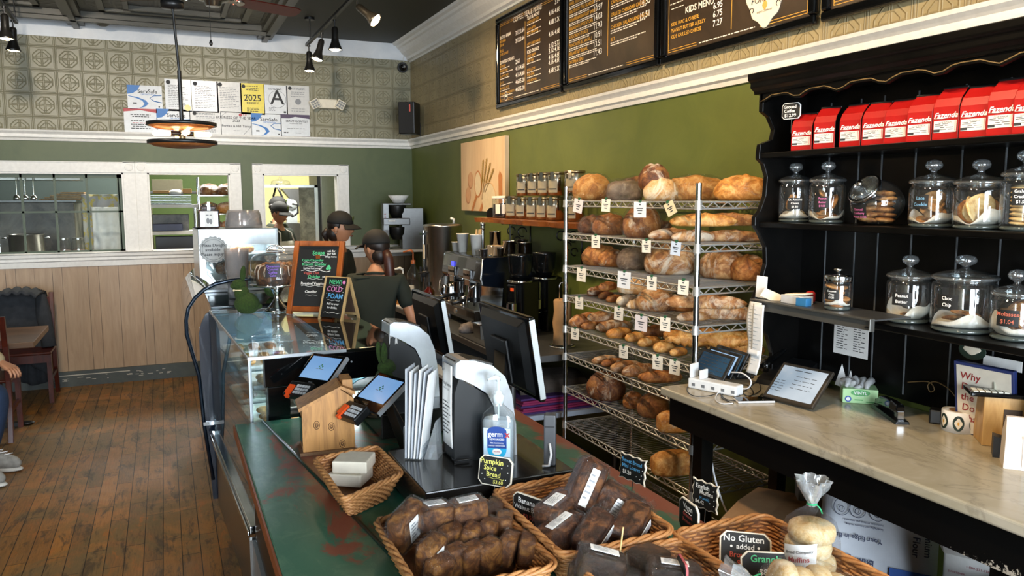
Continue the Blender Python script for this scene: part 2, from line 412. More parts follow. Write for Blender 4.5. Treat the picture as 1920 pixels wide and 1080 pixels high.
molding('trim_4', 'y', -2.4, YB-.02, XR, crown)
sill = [(0, 1.14), (.012, 1.14), (.016, 1.165), (.02, 1.19), (.035, 1.20), (.035, 1.222), (.05, 1.235), (.055, 1.262), (.07, 1.27), (0, 1.272)]
molding('trim_5', 'x', -4.2, XR, YB, sill)
c = MB(); c.box(-4.2, .95, YB-.025, YB, 0, .145); c.slot(1).box(-1.2, -.38, YB-.027, YB-.024, .105, .113)
for k in range(30): 
    x = rnd.uniform(-1.1, .1); z = rnd.uniform(.05, .1); c.box(x, x+rnd.uniform(.008, .05), YB-.027, YB-.024, z, z+.004)
struct('baseboard_back', c, [BASEG, mat('chipped_white', '#b9b3a4', .7)])
# window casings: each window is frame boards, rosette blocks, panes
def casing(name, x0, x1, wl, wr, rosL=True, rosR=True):
    m = MB(); y0 = YB-.022
    m.box(x0-wl, x0, y0, YB, Z0, Z1); m.box(x1, x1+wr, y0, YB, Z0, Z1); m.box(x0-wl, x1+wr, y0, YB, Z1, Z1+.1)
    m.box(x0-wl-.0, x1+wr, y0-.008, YB, Z1+.09, Z1+.1)
    fr = struct(name, m, WHITE, bevel=.002)
    r = MB()
    def ros(cx, s):
        r.box(cx-s, cx+s, y0-.008, y0, Z1+.0, Z1+.102)
        for rr, d in ((.037, .006), (.027, .010), (.013, .014)): r.cyl((cx, y0-.006, Z1+.05), (cx, y0-.008-d, Z1+.05), rr, rr*.85, 20)
    if rosL: ros(x0-wl/2, min(.05, wl/2))
    if rosR: ros(x1+wr/2, min(.05, wr/2))
    struct('casing_rosette', r, WHITE, fr)
    j = MB(); 
    for xx in ((x0-.001, x0+.015), (x1-.015, x1+.001)): j.box(*xx, YB-.01, YB+.12, Z0, Z1)
    j.box(x0, x1, YB-.01, YB+.12, Z1-.015, Z1); j.box(x0, x1, YB-.01, YB+.12, Z0-.01, Z0+.005)
    struct('window_jamb', j, WHITE, fr)
    return fr
w1 = casing('window_1', *OPEN[0], .1, .105, False, True)
casing('window_2', *OPEN[1], .105, .105); casing('window_3', *OPEN[2], .1, .11)
m = MB(); y = YB+.03; x0, x1 = OPEN[0]
m.box(x0, x1, y, y+.03, Z1-.05, Z1-.015); m.box(x0, x1, y, y+.03, Z0, Z0+.02); m.box(x1-.05, x1-.015, y, y+.03, Z0, Z1)
for k in range(9):
    xx = -.39-.265*k; m.box(xx-.009, xx+.009, y, y+.03, Z0, Z1)
m.box(x0, x1, y, y+.03, 1.645, 1.662)
struct('window_muntin', m, mat('green_muntin_paint', '#3b4a30', .45), w1)
g = MB().quad((x0, y+.014, Z0), (x1, y+.014, Z0), (x1, y+.014, Z1), (x0, y+.014, Z1)); struct('window_pane', g, PANE, w1)

# ---------------------------------------------------------------- kitchen room seen through the openings
YK = 12.6
k = MB(); k.slot(0).box(-3.2, 1.15, YK, YK+.1, 0, 3.2); k.slot(1).box(1.15, 3.4, YK, YK+.1, 0, 3.2)
struct('wall_kitchen', k, [mat('kitchen_green', '#4a6128', .6), mat('kitchen_yellow', '#cfc68c', .6)])
k = MB().box(-3.3, -3.2, YB+.12, YK, 0, 3.2); struct('wall_kitchen_left', k, mat('kitchen_green', '#5f7a34'))
k = MB().box(3.3, 3.4, YB+.12, YK, 0, 3.2); struct('wall_kitchen_right', k, mat('kitchen_yellow', '#cfc68c'))
k = MB().box(-3.3, 3.4, YB+.12, YK+.1, 3.2, 3.3); struct('ceiling_kitchen', k, mat('kitchen_ceiling', '#b9b6ac', .7))
# ---------------------------------------------------------------- menu boards
MENUB = blotch('menu_brown_print', '#2a2119', '#4a3b2c', .32, 2.2, None, .35, .75)
def strokes(mb, x, z, w, h, seed, y=-.0008):
    """a line of print too small to read: short wavy dashes"""
    r = random.Random(seed); e = x+w
    while x < e:
        k = r.uniform(.012, .035); mb.quad((x, y, z), (min(x+k, e), y, z), (min(x+k, e), y, z+h), (x, y, z+h)); x += k+.006
def menu_board(ya, yb, z0, z1, label, rows, deco=None):
    w, h = ya-yb, z1-z0; t = thing('menu_board', label, 'menu board', (XR-.006, (ya+yb)/2, z0), -PI/2, 'framed menu boards over the counter')
    fb = MB(); F = .042
    for q in ((-w/2, w/2, 0, F), (-w/2, w/2, h-F, h), (-w/2, -w/2+F, F, h-F), (w/2-F, w/2, F, h-F)): fb.box(q[0], q[1], -.034, 0, q[2], q[3])
    obj('frame', fb, BLACKG, t, bevel=.012, seg=3)
    obj('printed_panel', MB().box(-w/2+F, w/2-F, -.014, -.004, F, h-F), MENUB, t)
    g, wt, hd = MB(), MB(), MB(); Y = -.0155
    a = F+.014
    for d in (0, .012):
        g.box(-w/2+a+d*.5, w/2-a-d*.5, Y, Y+.001, h-a-d-.0025, h-a-d)
        g.box(-w/2+a, -w/2+a+.22*w, Y, Y+.001, a+d, a+d+.0025); g.box(w/2-a-.26*w, w/2-a, Y, Y+.001, a+d, a+d+.0025)
    for s in (-1, 1): g.box(s*(w/2-a)-.00125, s*(w/2-a)+.00125, Y, Y+.001, a, h-a)
    strokes(wt, -w/2+.29*w, a+.004, .37*w, .005, 3, Y)
    for r in rows:
        u, v, s, sz, c = r[:5]; x = -w/2+u*w; z = v*h
        if c == 'd': strokes(wt, x, z, s*w, sz, int(u*100+v*1000), Y)
        elif c == 'V': g.box(x-.0015, x+.0015, Y, Y+.001, s*h, z)
        elif c == 'g': text(g, s, x, z, sz, Y, bold=.01)
        elif c == 'w': text(wt, s, x, z, sz, Y, bold=.02)
        elif c == 'h': text(hd, s, x, z, sz, Y, bold=.01, rot=.02)
    obj('gold_lettering', g, GOLDEN, t, label='gold lettering and rules')
    obj('white_lettering', wt, mat('menu_white_print', '#e8e2d6', .6), t)
    if hd.v: obj('chalk_price', hd, CHALKW, t)
    if deco: deco(t, w, h, Y)
    return t
R = [(.27, .875, 'COFFEE, TEA & MORE', .052, 'w'), (.46, .83, .12, 0, 'V')]
for i, (v, s) in enumerate(((.76, 'BATCH BREW'), (.49, 'ESPRESSO DRINKS'))): R.append((.05, v, s, .034, 'w'))
for v, s in ((.72, 'REGULAR'), (.68, 'DECAF'), (.62, 'REFILL'), (.58, 'CAFE AU LAIT')): R.append((.05, v, s, .026, 'g'))
for i, (v, s) in enumerate(((.45, 'ESPRESSO'), (.40, 'AMERICANO'), (.34, 'CAPPUCCINO'), (.27, 'LATTE'), (.21, 'MOCHA LATTE'), (.15, 'CARAMEL MACCHIATO'))):
    R += [(.05, v, s, .026, 'g'), (.05, v-.018, .16+.05*(i % 2), .006, 'd')]
for v, s in ((.83, 'TEAS & MORE'), (.49, 'ICED DRINKS')): R.append((.49, v, s, .034, 'w'))
for i, (v, s) in enumerate(((.79, 'LOOSE LEAF TEA'), (.72, 'CHAI LATTE'), (.68, 'MATCHA LATTE'), (.57, 'HOT CHOCOLATE'), (.45, 'COLD BREW'), (.40, 'ICED TEA'), (.31, 'ICED LATTE'), (.26, 'ICED CHAI'), (.20, 'ICED MOCHA'))):
    R += [(.49, v, s, .026, 'g'), (.49, v-.018, .2, .006, 'd')]
for v, a, b in ((.73, '3.12', '3.64'), (.65, '3.12', '3.64'), (.43, '2.60', ''), (.36, '4.16', '4.68'), (.29, '4.16', '4.68'), (.22, '4.68', '5.20'), (.14, '4.68', '5.20')): R += [(.31, v, a, .045, 'h'), (.385, v, b, .045, 'h')]
for v, a, b in ((.85, '', '3.64'), (.77, '4.16', '4.68'), (.68, '4.68', '5.20'), (.57, '4.16', '4.68'), (.46, '3.12', '5.72'), (.41, '3.12', '4.16'), (.35, '4.16', '4.68'), (.30, '4.16', '4.68'), (.22, '4.68', '5.20')): R += [(.80, v, a, .045, 'h'), (.88, v, b, .045, 'h')]
def emblem(t, w, h, Y):
    m = MB(); cx, cz = -w/2+.15*w, .125*h
    m.add([(cx+.03*cos(a), Y, cz+.036*sin(a)) for a in [2*PI*i/28 for i in range(28)]], [tuple(range(28))]); m.slot(1)
    m.add([(cx+.024*cos(a), Y-.0006, cz+.030*sin(a)) for a in [2*PI*i/28 for i in range(28)]], [tuple(range(28))]); m.slot(0)
    m.box(cx-.02, cx+.02, Y-.0012, Y-.0008, cz-.006, cz+.006); m.box(cx-.012, cx+.012, Y-.0012, Y-.0008, cz+.01, cz+.015)
    obj('emblem', m, [CHALKW, MENUB], t)
menu_board(5.94, 4.79, 2.475, 3.18, 'black framed coffee and tea menu board, farthest from the camera over the green wall', R, emblem)
R = [(.5, .97, .2, 0, 'V')]
L1 = ('TURKEY SAUSAGE WRAP', 'BACON, EGG & CHEESE', 'HAM, EGG & CHEESE', 'SOUTH OF THE BORDER WRAP', 'POWER BREAKFAST WRAP', 'BREAKFAST POTATOES', 'AVOCADO TOAST', 'PANCAKES (SL. AVAIL.)', 'BREAKFAST BOWL', 'OATMEAL BAR')
P1 = ('', '9.26', '', '10.97', '10.97', '14.03', '11.43', '10.91', '13.51', '11.43')
L2 = ('CHIPOTLE CHICKEN', 'TURKEY BACON & SWISS', 'TURKEY AVOCADO MELTED', 'CAPRESE', 'GRILLED CHEDDAR CHEESE', 'CHICKEN SALAD SANDWICH', 'BLT'); P2 = ('14.59', '15.59', '12.47', '10.51', '14.55', '15.51', '')
for i, s in enumerate(L1):
    v = .91-i*.075; R += [(.05, v, s, .03, 'g'), (.05, v-.02, .33, .006, 'd'), (.05, v-.036, .24+.06*(i % 3), .006, 'd')]
    if P1[i]: R.append((.34, v-.0, P1[i], .05, 'h'))
for i, s in enumerate(L2):
    v = .91-i*.1; R += [(.53, v, s, .03, 'g'), (.53, v-.02, .34, .006, 'd'), (.53, v-.038, .26, .006, 'd')]
    if P2[i]: R.append((.81, v-.01, P2[i], .05, 'h'))
menu_board(4.775, 3.67, 2.48, 3.19, 'black framed menu board of wraps, breakfasts and melted sandwiches, between the coffee and kids boards', R)
def crest(t, w, h, Y):
    m = MB(); cx, cz = .22*w, .275*h; pts = []
    for i in range(72):
        a = 2*PI*i/72; r = 1+.06*cos(4*a)+.05*cos(8*a); pts.append((cx+.115*r*cos(a), cz+.135*r*sin(a)))
    m.slot(0).prism(pts, Y-.004, Y)
    gl = MB(); gl.box(cx-.006, cx+.006, Y-.006, Y-.0045, cz-.07, cz+.1); gl.ell((cx, Y-.005, cz-.05), (.016, .001, .016), 12, 6); gl.ell((cx, Y-.005, cz+.03), (.012, .001, .02), 12, 6)
    e = obj('shop_crest', m, CREAM, t)
    tx = MB(); text(tx, 'FORNAX', cx, cz-.035, .044, Y-.007, 'CENTER', shear=.1); text(tx, 'BREAD COMPANY', cx, cz-.08, .012, Y-.007, 'CENTER')
    for s in (-1, 1):
        tx.tube([(cx+s*.085+s*.012*cos(a), Y-.006, cz-.06+.012*sin(a)) for a in [i*.6 for i in range(8)]], .0018, 5)
    obj('crest_lettering', tx, INK, e); obj('crest_figure', gl, mat('crest_gold', '#cf9f4a'), e)
R = [(.06, .42, .1, .005, 'd'), (.18, .325, 'KIDS MENU', .045, 'w'), (.07, .265, 'KIDS MAC & CHEESE', .026, 'g'), (.07, .22, 'PEANUT BUTTER & JELLY', .026, 'g'), (.07, .175, 'KIDS GRILLED CHEESE', .026, 'g'),
     (.385, .285, '6.95', .042, 'h'), (.385, .23, '6.75', .042, 'h'), (.385, .17, '7.27', .042, 'h'), (.51, .9, .117, 0, 'V'), (.07, .385, .1, .004, 'd')]
menu_board(3.65, 2.545, 2.48, 3.19, 'black framed kids menu board with a cream scalloped crest', R, crest)
menu_board(2.515, 1.42, 2.48, 3.19, 'black framed menu board nearest the camera, only its lower edge in view', [(.06, .6, 'SALADS', .06, 'w'), (.06, .5, .3, .007, 'd')])

# ---------------------------------------------------------------- canvas picture
t = thing('canvas_picture', 'canvas picture of eggs, a wooden spoon, flour and wheat ears on pale wood', 'picture', (XR-.002, 6.25, 1.66), -PI/2)
m = MB(); m.slot(0).box(-.5, .5, -.04, 0, 0, .6); obj('canvas', m, [wood('picture_pale_wood', '#c3a37f', '#d9bd97', (1, 1, .12), .6, 9, 0)], t, bevel=.003)
Y = -.0415
def oval(mb, cx, cz, rx, rz, y=Y, tilt=0, n=26):
    mb.add([(cx+rx*cos(a)*cos(tilt)-rz*sin(a)*sin(tilt), y, cz+rx*cos(a)*sin(tilt)+rz*sin(a)*cos(tilt)) for a in [2*PI*i/n for i in range(n)]], [tuple(range(n))[::1]])
m = MB()
for cx, cz in ((-.25, .27), (-.31, .14)): m.slot(0); oval(m, cx-.012, cz-.008, .062, .072); m.slot(1); oval(m, cx, cz, .058, .068, Y-.001)
m.slot(2); oval(m, -.08, .23, .085, .115); m.slot(4); oval(m, -.08, .23, .07, .10, Y-.001)
m.slot(2).add([(-.13, Y-.0005, .14), (-.09, Y-.0005, .13), (-.2, Y-.0005, 0), (-.25, Y-.0005, 0)], [(0, 1, 2, 3)])
m.slot(2).add([(.10, Y-.0005, .1), (.04, Y-.0005, .1), (-.06, Y-.0005, 0), (0, Y-.0005, 0)], [(0, 1, 2, 3)])
m.slot(4); pts = [(.17+.15*cos(a), .10+.14*sin(a)) for a in [PI*i/16-.5 for i in range(22)]]; pts = [p for p in pts if p[1] > 0]; m.add([(x, Y-.001, z) for x, z in [(.30, 0)]+pts+[(.05, 0)]], [tuple(range(len(pts)+2))])
m.slot(5); m.tube([(.17+.15*cos(a), Y-.001, .10+.14*sin(a)) for a in [PI*i/16 for i in range(17)]], .006, 5)
m.slot(2).add([(.38, Y, 0), (.45, Y, 0), (.45, Y, .29), (.40, Y, .33), (.37, Y, .29)], [(0, 1, 2, 3, 4)])
for j, (bx, tx, tz) in enumerate(((.02, .05, .43), (.05, .13, .44), (.08, .21, .40), (.11, .28, .35))):
    m.slot(3).tube([(bx-.02, Y-.001, .16), (tx, Y-.001, tz)], .003, 4)
    for k in range(9):
        f = .35+.65*k/9; cx = bx-.02+(tx-bx+.02)*f; cz = .16+(tz-.16)*f
        for s in (-1, 1): oval(m, cx+s*.009, cz, .006, .017, Y-.0015, -s*.4, 8)
obj('painted_still_life', m, [mat('egg_shade', '#a8744c'), mat('egg_tan', '#c89a72'), mat('spoon_orange', '#b5743e'), mat('wheat_gold', '#9c7a33'), mat('flour_cream', '#d8c6a4'), mat('bowl_edge', '#b99b74')], t)

# ---------------------------------------------------------------- certificates on the back wall
CW = mat('certificate_white', '#cfd3d6', .25); CY = mat('certificate_yellow', '#d8c53a', .3); CBL = mat('print_blue', '#2f6fb3', .5); CRD = mat('print_red', '#a83238', .5); CPU = mat('print_purple', '#43334f', .5); CG = mat('certificate_grey', '#c2c2bf', .3)
def cert(x0, y0, x1, y1, label, kind, paper=CW):
    a = at(x0, y1, 1, YB); b = at(x1, y0, 1, YB); w = b.x-a.x; h = b.z-a.z
    t = thing('certificate', label, 'certificate', ((a.x+b.x)/2, YB-.002, a.z), 0, 'certificates pinned to the tin wall')
    obj('sheet', MB().box(-w/2, w/2, -.004, 0, 0, h), paper, t)
    m = MB(); Y = -.005
    def tx(s, x, z, sz, c=0, al='CENTER', b=.01): m.slot(c); text(m, s, x*w, z*h, sz, Y, al, b)
    def ln(x, z, ww, c=1, hh=.006): m.slot(c); strokes(m, x*w, z*h, ww*w, hh, int(x*99+z*999), Y)
    if kind == 'swoosh':
        m.slot(2).add([(-w/2, Y, h), (-w/2, Y, .62*h), (-.34*w, Y, .66*h), (-.2*w, Y, .8*h), (-.12*w, Y, h)], [(0, 1, 2, 3, 4)])
        tx('ServSafe', 0.08, .68, .05); tx('CERTIFICATION', .1, .60, .018, 2); m.slot(2)
        top = [(-.48, .56), (-.2, .50), (.02, .38), (.1, .24), (-.02, .1), (-.2, .04), (-.45, .02)]
        bot = [(-.45, .0), (-.25, .02), (-.1, .1), (-.02, .22), (-.08, .36), (-.25, .46), (-.48, .54)]
        for i in range(6): m.add([(top[i][0]*w, Y, top[i][1]*h), (top[i+1][0]*w, Y, top[i+1][1]*h), (bot[5-i][0]*w, Y, bot[5-i][1]*h), (bot[6-i][0]*w, Y, bot[6-i][1]*h)], [(0, 1, 2, 3)])
        m.tube([(.48*w, Y, .6*h), (.25*w, Y, .58*h), (.14*w, Y, .48*h), (.25*w, Y, .36*h), (.48*w, Y, .3*h)], .004, 4)
        ln(-.35, .22, .12, 0, .012); ln(.38, .1, .04, 0, .012)
    elif kind == 'red':
        m.slot(3).add([(-w/2, Y, h), (-w/2, Y, .86*h), (0, Y, .94*h), (w/2, Y, .84*h), (w/2, Y, h)], [(0, 1, 2, 3, 4)])
        for i, z in enumerate((.74, .66, .5, .4, .34, .26, .18)): ln(-.3+.05*(i % 2), z, .6-.1*(i % 3), 3 if i == 3 else 0, .007)
    elif kind == 'letter':
        m.slot(0); m.cyl((-.36*w, Y, .9*h), (-.36*w, Y-.001, .9*h), .02, n=16)
        for i in range(13): ln(-.38, .8-.055*i, .55+.2*((i*7) % 3)/2, 1, .006)
        if paper is CW and x0 < 320: m.slot(4).cyl((.34*w, Y, .12*h), (.34*w, Y-.001, .12*h), .03, n=18)
    elif kind == 'year':
        m.slot(0).cyl((-.36*w, Y, .9*h), (-.36*w, Y-.001, .9*h), .018, n=16); tx('2025', 0, .44, .085)
        for i, z in enumerate((.9, .84, .78, .62, .38, .34, .2, .16, .1)): ln(-.25, z, .5, 0, .006)
    elif kind == 'A':
        tx('A', .06, .36, .2); m.slot(1).tube([(.06*w+.085*cos(a), Y, .52*h+.085*sin(a)) for a in [i*.33 for i in range(19)]], .002, 4, closed=True)
        for z, c in ((.88, 1), (.84, 0), (.22, 1), (.17, 1), (.12, 1)): ln(-.3, z, .55 if z > .5 else .25, c)
        m.slot(0).box(.32*w, .42*w, Y, Y+.001, .06*h, .12*h)
    elif kind == 'dot':
        m.slot(0).cyl((-.34*w, Y, .9*h), (-.34*w, Y-.001, .9*h), .018, n=16); m.slot(1).cyl((0, Y, .45*h), (0, Y-.001, .45*h), .03, n=18)
        for i, z in enumerate((.9, .86, .76, .7, .62, .2, .12)): ln(-.3, z, .6, 1)
    elif kind == 'award':
        tx('BUSINESS OF THE YEAR', 0, .7, .036); tx('2023', 0, .58, .036); tx('Fornax & Hill Times', 0, .36, .034); m.slot(3).cyl((.14*w, Y, .88*h), (.14*w, Y-.001, .88*h), .016, n=14); ln(.22, .87, .12, 3, .008)
        m.slot(1).tube([(-.48*w, Y, .8*h), (-.3*w, Y, .98*h)], .002, 4); m.tube([(.2*w, Y, .02*h), (.48*w, Y, .4*h)], .002, 4); ln(-.1, .2, .2)
    elif kind == 'purple':
        m.slot(5).add([(-w/2, Y, h), (-w/2, Y, .82*h), (-.2*w, Y, .82*h), (.0, Y, .9*h), (.5*w, Y, .82*h), (w/2, Y, h)], [(0, 1, 2, 3, 4, 5)]); m.box(-w/2, w/2, Y, Y+.001, 0, .03*h)
        tx('SERVING SAFELY', .06, .66, .03); ln(-.2, .58, .45, 1); ln(-.28, .36, .6, 1); ln(-.4, .16, .15, 0, .01); ln(.0, .16, .2, 1)
    obj('printing', m, [INK, GREYINK, CBL, CRD, mat('seal_cream', '#e9dc98'), CPU], t)
cert(240, 162, 303, 204, 'white certificate with blue swooshes, left end of the upper row', 'swoosh')
cert(311, 150, 357, 208, 'white letter sheet with a yellow seal, behind the lamp rod', 'letter')
cert(361, 153, 408, 210, 'white letter sheet, third from the left in the upper row', 'letter')
cert(408, 155, 452, 210, 'white certificate left of the yellow one', 'letter', CG)
cert(452, 158, 495, 214, 'yellow certificate printed 2025', 'year', CY)
cert(496, 161, 538, 214, 'white certificate with a large letter A', 'A')
cert(538, 162, 579, 215, 'white certificate with a round grey seal, right end of the upper row', 'dot', CG)
cert(234, 205, 294, 249, 'white certificate with a red top band, left end of the lower row', 'red')
cert(295, 206, 356, 250, 'white certificate with a blue corner behind the lamp discs', 'swoosh')
cert(357, 210, 414, 252, 'plain grey certificate right of the lamp discs', 'dot', CG)
cert(415, 211, 471, 254, 'grey business of the year certificate', 'award', CG)
cert(472, 214, 527, 256, 'white certificate with blue swooshes in the lower row beside the purple-banded one', 'swoosh')
cert(527, 216, 580, 256, 'white certificate with a purple top band, right end of the lower row', 'purple')

# ---------------------------------------------------------------- emergency light, camera, loudspeaker
t = thing('emergency_light', 'cream twin-headed emergency light on the back wall right of the certificates', 'emergency light', (1.60, YB, 2.74))
obj('housing', MB().box(-.10, .10, -.07, 0, -.045, .05), mat('cream_plastic', '#d7d0bc', .4), t, bevel=.01)
for s in (-1, 1):
    m = MB(); Mx = T(s*.13, -.07, -.005, rx=0, ry=s*.5) ; m.box(-.045, .045, -.03, .03, -.045, .045, Mx)
    h = obj('lamp_head', m, mat('cream_plastic', '#d7d0bc', .4), t, bevel=.006)
    m = MB()
    for i in range(3):
        for j in range(3): m.box(-.036+i*.025, -.016+i*.025, -.034, -.029, -.036+j*.025, -.016+j*.025, Mx)
    obj('lens', m, mat('smoky_lens', '#7d7f7e', .15), h)
t = thing('security_camera', 'small round black security camera in the top corner of the back wall', 'security camera', (2.42, YB, 3.165))
m = MB(); m.cyl((0, -.03, 0), (0, 0, 0), .055, n=28); obj('mount_ring', m, BLACKP, t, bevel=.006)
m = MB(); m.ell((0, -.03, 0), (.042, .045, .042)); d = obj('dome', m, BLACKG, t); obj('lens', MB().cyl((.005, -.078, .0), (.005, -.07, .0), .012, n=16), CHROME, d)
tag(obj('cable', MB().tube([(2.44, YB-.008, 3.21), (2.43, YB-.01, 3.26), (2.45, YB-.02, 3.31), (2.47, YB-.03, 3.30)], .004, 6), mat('white_cable', '#c9c9c4', .5)), 'thin white cable from the corner camera up to the crown', 'cable')
t = thing('loudspeaker', 'black box loudspeaker with a red badge on the right wall by the corner', 'loudspeaker', (2.36, 7.95, 2.42), rad(-35))
obj('cabinet', MB().box(-.085, .085, -.12, .08, 0, .32), BLACKP, t, bevel=.008); g = obj('grille', MB().box(-.075, .075, -.128, -.121, .012, .308), mat('grille_black', '#1a1a1a', .8, var=.3, nscale=400), t)
obj('badge', MB().box(.035, .048, -.131, -.1285, .22, .29), mat('badge_red', '#c3372e', .4), g); obj('bracket', MB().box(-.02, .02, .08, .16, .12, .2), WHITE, t)
obj('wire', MB().tube([(.05, .08, .25), (.08, .1, .1), (.07, .11, -.03), (.09, .12, -.1)], .004, 6), BLACKP, t)

# ---------------------------------------------------------------- track lights
BULB = mat('warm_bulb', '#ffd9a0', .3, emis=22); 
def track(ax, ay0, ay1, x1, label):
    t = thing('light_track', label, 'track', (0, 0, 0)); m = MB(); m.tube([(ax, ay0, 3.2), (x1, ay1, 3.2)], .018, 4)
    obj('rail', m, BLACKP, t)
    for k in range(3):
        f = .03+.45*k; p = (ax+(x1-ax)*f, ay0+(ay1-ay0)*f, 3.2); obj('hanger', MB().cyl(p, (p[0], p[1], ZC), .006, n=8).cyl((p[0], p[1], ZC-.02), (p[0], p[1], ZC), .045, n=16), BLACKP, t)
    return t
spots = []
def spot(p, tilt, dirz, label, lit=True):
    """bell-shaped lamp head hanging from the rail"""
    if not spots:
        t = thing('track_spotlight', label, 'spotlight', p, dirz, 'black bell spotlights on the ceiling tracks')
        obj('stem', MB().cyl((0, 0, 0), (0, 0, -.06), .006, n=8).cyl((0, 0, .0), (0, 0, -.015), .014, n=10), BLACKP, t)
        m = MB().lathe([(0, 0), (.018, -.002), (.026, -.02), (.027, -.09), (.032, -.12), (.05, -.165), (.056, -.18), (.052, -.18), (.04, -.155), (.0, -.15)], 24)
        sh = obj('lamp_shade', m, mat('satin_black', '#161513', .3), t); sh.location = (0, 0, -.055)
        b = obj('bulb', MB().lathe([(0, -.188), (.025, -.186), (.044, -.178), (.048, -.168), (.03, -.155)], 20), BULB, sh)
        spots.append(t)
    else: t = dup(spots[0], p, dirz, label)
    sh = [c for c in t.children if c.name.startswith('lamp_shade')][0]; sh.rotation_euler = (tilt, 0, 0)
    return t
track(-1.02, 7.65, 5.2, -.98, 'black light track on stems over the tables at the left')
track(1.30, 7.72, 1.2, 1.33, 'black light track on stems over the staff aisle')
def on_track(px, py, x, z=3.18):
    d = at(px, py, 0, x); return (x, d.y, z)
spot((-1.0, 6.95, 3.18), .0, 0, 'left-hand spotlight of the pair at the top left corner')
spot((-1.02, 7.45, 3.18), .12, .6, 'right-hand spotlight of the pair at the top left corner')
spot((1.30, 7.6, 3.18), 0, 0, 'spotlight at the far end of the aisle track, beside its tip')
spot((1.31, 7.0, 3.18), .28, 1.7, 'tilted spotlight second from the far end of the aisle track')
spot((1.31, 6.45, 3.18), 0, 0, 'upright spotlight third from the far end of the aisle track')
spot((1.32, 5.7, 3.18), -.9, .9, 'spotlight whose bright face turns toward the camera')
spot((1.33, 4.75, 3.18), 1.15, 2.2, 'strongly tilted spotlight pointing toward the menu boards')
spot((1.33, 4.55, 3.2), .1, .5, 'spotlight cut by the top edge of the photo, nearest of its track')

# ---------------------------------------------------------------- ceiling fan
HX, HY, HZ = .38, 5.95, 3.15
t = thing('ceiling_fan', 'brushed metal ceiling fan with dark wooden blades and a pull chain', 'fan', (HX, HY, HZ), 0)
NICK = mat('brushed_nickel', '#8f8b82', .25, .9)
obj('down_rod', MB().cyl((0, 0, .08), (0, 0, ZC-HZ), .013).lathe([(0, ZC-HZ-.05), (.03, ZC-HZ-.05), (.06, ZC-HZ-.01), (.065, ZC-HZ)], 24), NICK, t)
obj('motor', MB().lathe([(0, -.06), (.05, -.06), (.06, -.03), (.1, -.02), (.115, .0), (.115, .05), (.09, .08), (.03, .1), (0, .1)], 30), NICK, t)
BW = [wood('fan_blade_dark', '#3a322a', '#4b4035', (1, 6, 1), .35), mat('fan_blade_red', '#571a12', .35)]
for k, a in enumerate((23, 148, 266)):
    M_ = Matrix.Rotation(rad(a), 4, 'Z') @ Matrix.Rotation(rad(-15), 4, 'X')
    m = MB(); out = [(.17, -.05), (.3, -.062), (.62, -.068), (.66, -.05), (.67, 0), (.66, .05), (.62, .068), (.3, .062), (.17, .05)]
    vs = [(x, y, z) for z in (-.004, .004) for x, y in out]; n = len(out)
    m.add(vs, [tuple(range(n))[::-1], tuple(range(n, 2*n))]+[(i, (i+1) % n, n+(i+1) % n, n+i) for i in range(n)], M=M_)
    b = obj('fan_blade', m, BW[1 if k == 0 else 0], t, label='dark red blade' if k == 0 else None)
    obj('blade_iron', MB().box(.09, .22, -.02, .02, -.012, -.004, M_).cyl((.2, 0, -.014), (.2, 0, -.004), .03, n=14, M=M_), NICK, b)
obj('pull_chain', MB().cyl((-.03, -.06, -.03), (-.03, -.06, -.30), .0022, n=6).lathe([(0, -.34), (.009, -.335), (.012, -.32), (.006, -.30), (0, -.30)], 10, c=(-.03, -.06, 0)), mat('chain_dark', '#2b2925', .4), t)

# ---------------------------------------------------------------- two-disc pendant lamp
PX, PY = .095, 4.0
t = thing('pendant_lamp', 'black pendant lamp with two open wood-lined discs and glowing tube bulbs', 'pendant lamp', (PX, PY, 0), 0)
obj('rod', MB().cyl((0, 0, 2.10), (0, 0, 2.36), .009, n=10).cyl((0, 0, 2.36), (-.015, 0, 2.66), .006, n=10), BLACKP, t)
obj('canopy', MB().lathe([(0, 2.63), (.05, 2.635), (.05, 2.665), (0, 2.67)], 24, c=(-.015, 0, 0)).cyl((-.015, 0, 2.66), (-.02, 0, ZC-.06), .005, n=8), BLACKP, t)
AMBER = N('amber_lining'); _v = AMBER.coord(); _c = AMBER.ramp(AMBER.noise(_v, 20, 5), [(.3, lin('#9a5a2a')), (.7, lin('#c9834a'))]); _a = AMBER.new('BsdfTranslucent'); AMBER.l(_c, _a.inputs[0]); AMBER.set(Base_Color=_c, Roughness=.4)
_m = AMBER.new('MixShader'); _m.inputs[0].default_value = .5; AMBER.l(AMBER.b.outputs[0], _m.inputs[1]); AMBER.l(_a.outputs[0], _m.inputs[2]); AMBER.l(_m.outputs[0], AMBER.out.inputs[0]); AMBER = AMBER.m
for z in (2.118, 2.035):
    m = MB(); m.lathe([(.145, z-.008), (.152, z-.008), (.152, z+.008), (.145, z+.008), (.145, z-.008)], 48); 
    r = obj('disc_ring', m, BLACKP, t)
    m = MB(); m.lathe([(.146, z+.004), (.147, z-.006), (.12, z-.018), (.05, z-.026), (.0, z-.027)], 48)
    obj('wood_lining', m, AMBER, r, label='amber wooden inner face')
obj('hub', MB().cyl((0, 0, 2.03), (0, 0, 2.12), .014, n=14), mat('brass_hub', '#6b6350', .3, .9), t)
for k in range(4):
    a = PI/2*k+.15; d = Vector((cos(a), sin(a), 0)); c = Vector((0, 0, 2.075))
    s = obj('bulb_socket', MB().cyl(c+d*.012, c+d*.05, .011, n=12), DARKMETAL, t)
    m = MB().tube([c+d*.05, c+d*.06, c+d*.12, c+d*.128], [.009, .013, .013, .005], 12); obj('tube_bulb', m, mat('filament_glow', '#ffc680', .3, emis=7), s)
lamp('pendant_light', 'POINT', (PX, PY, 2.075), 7, WARM, None, .06)
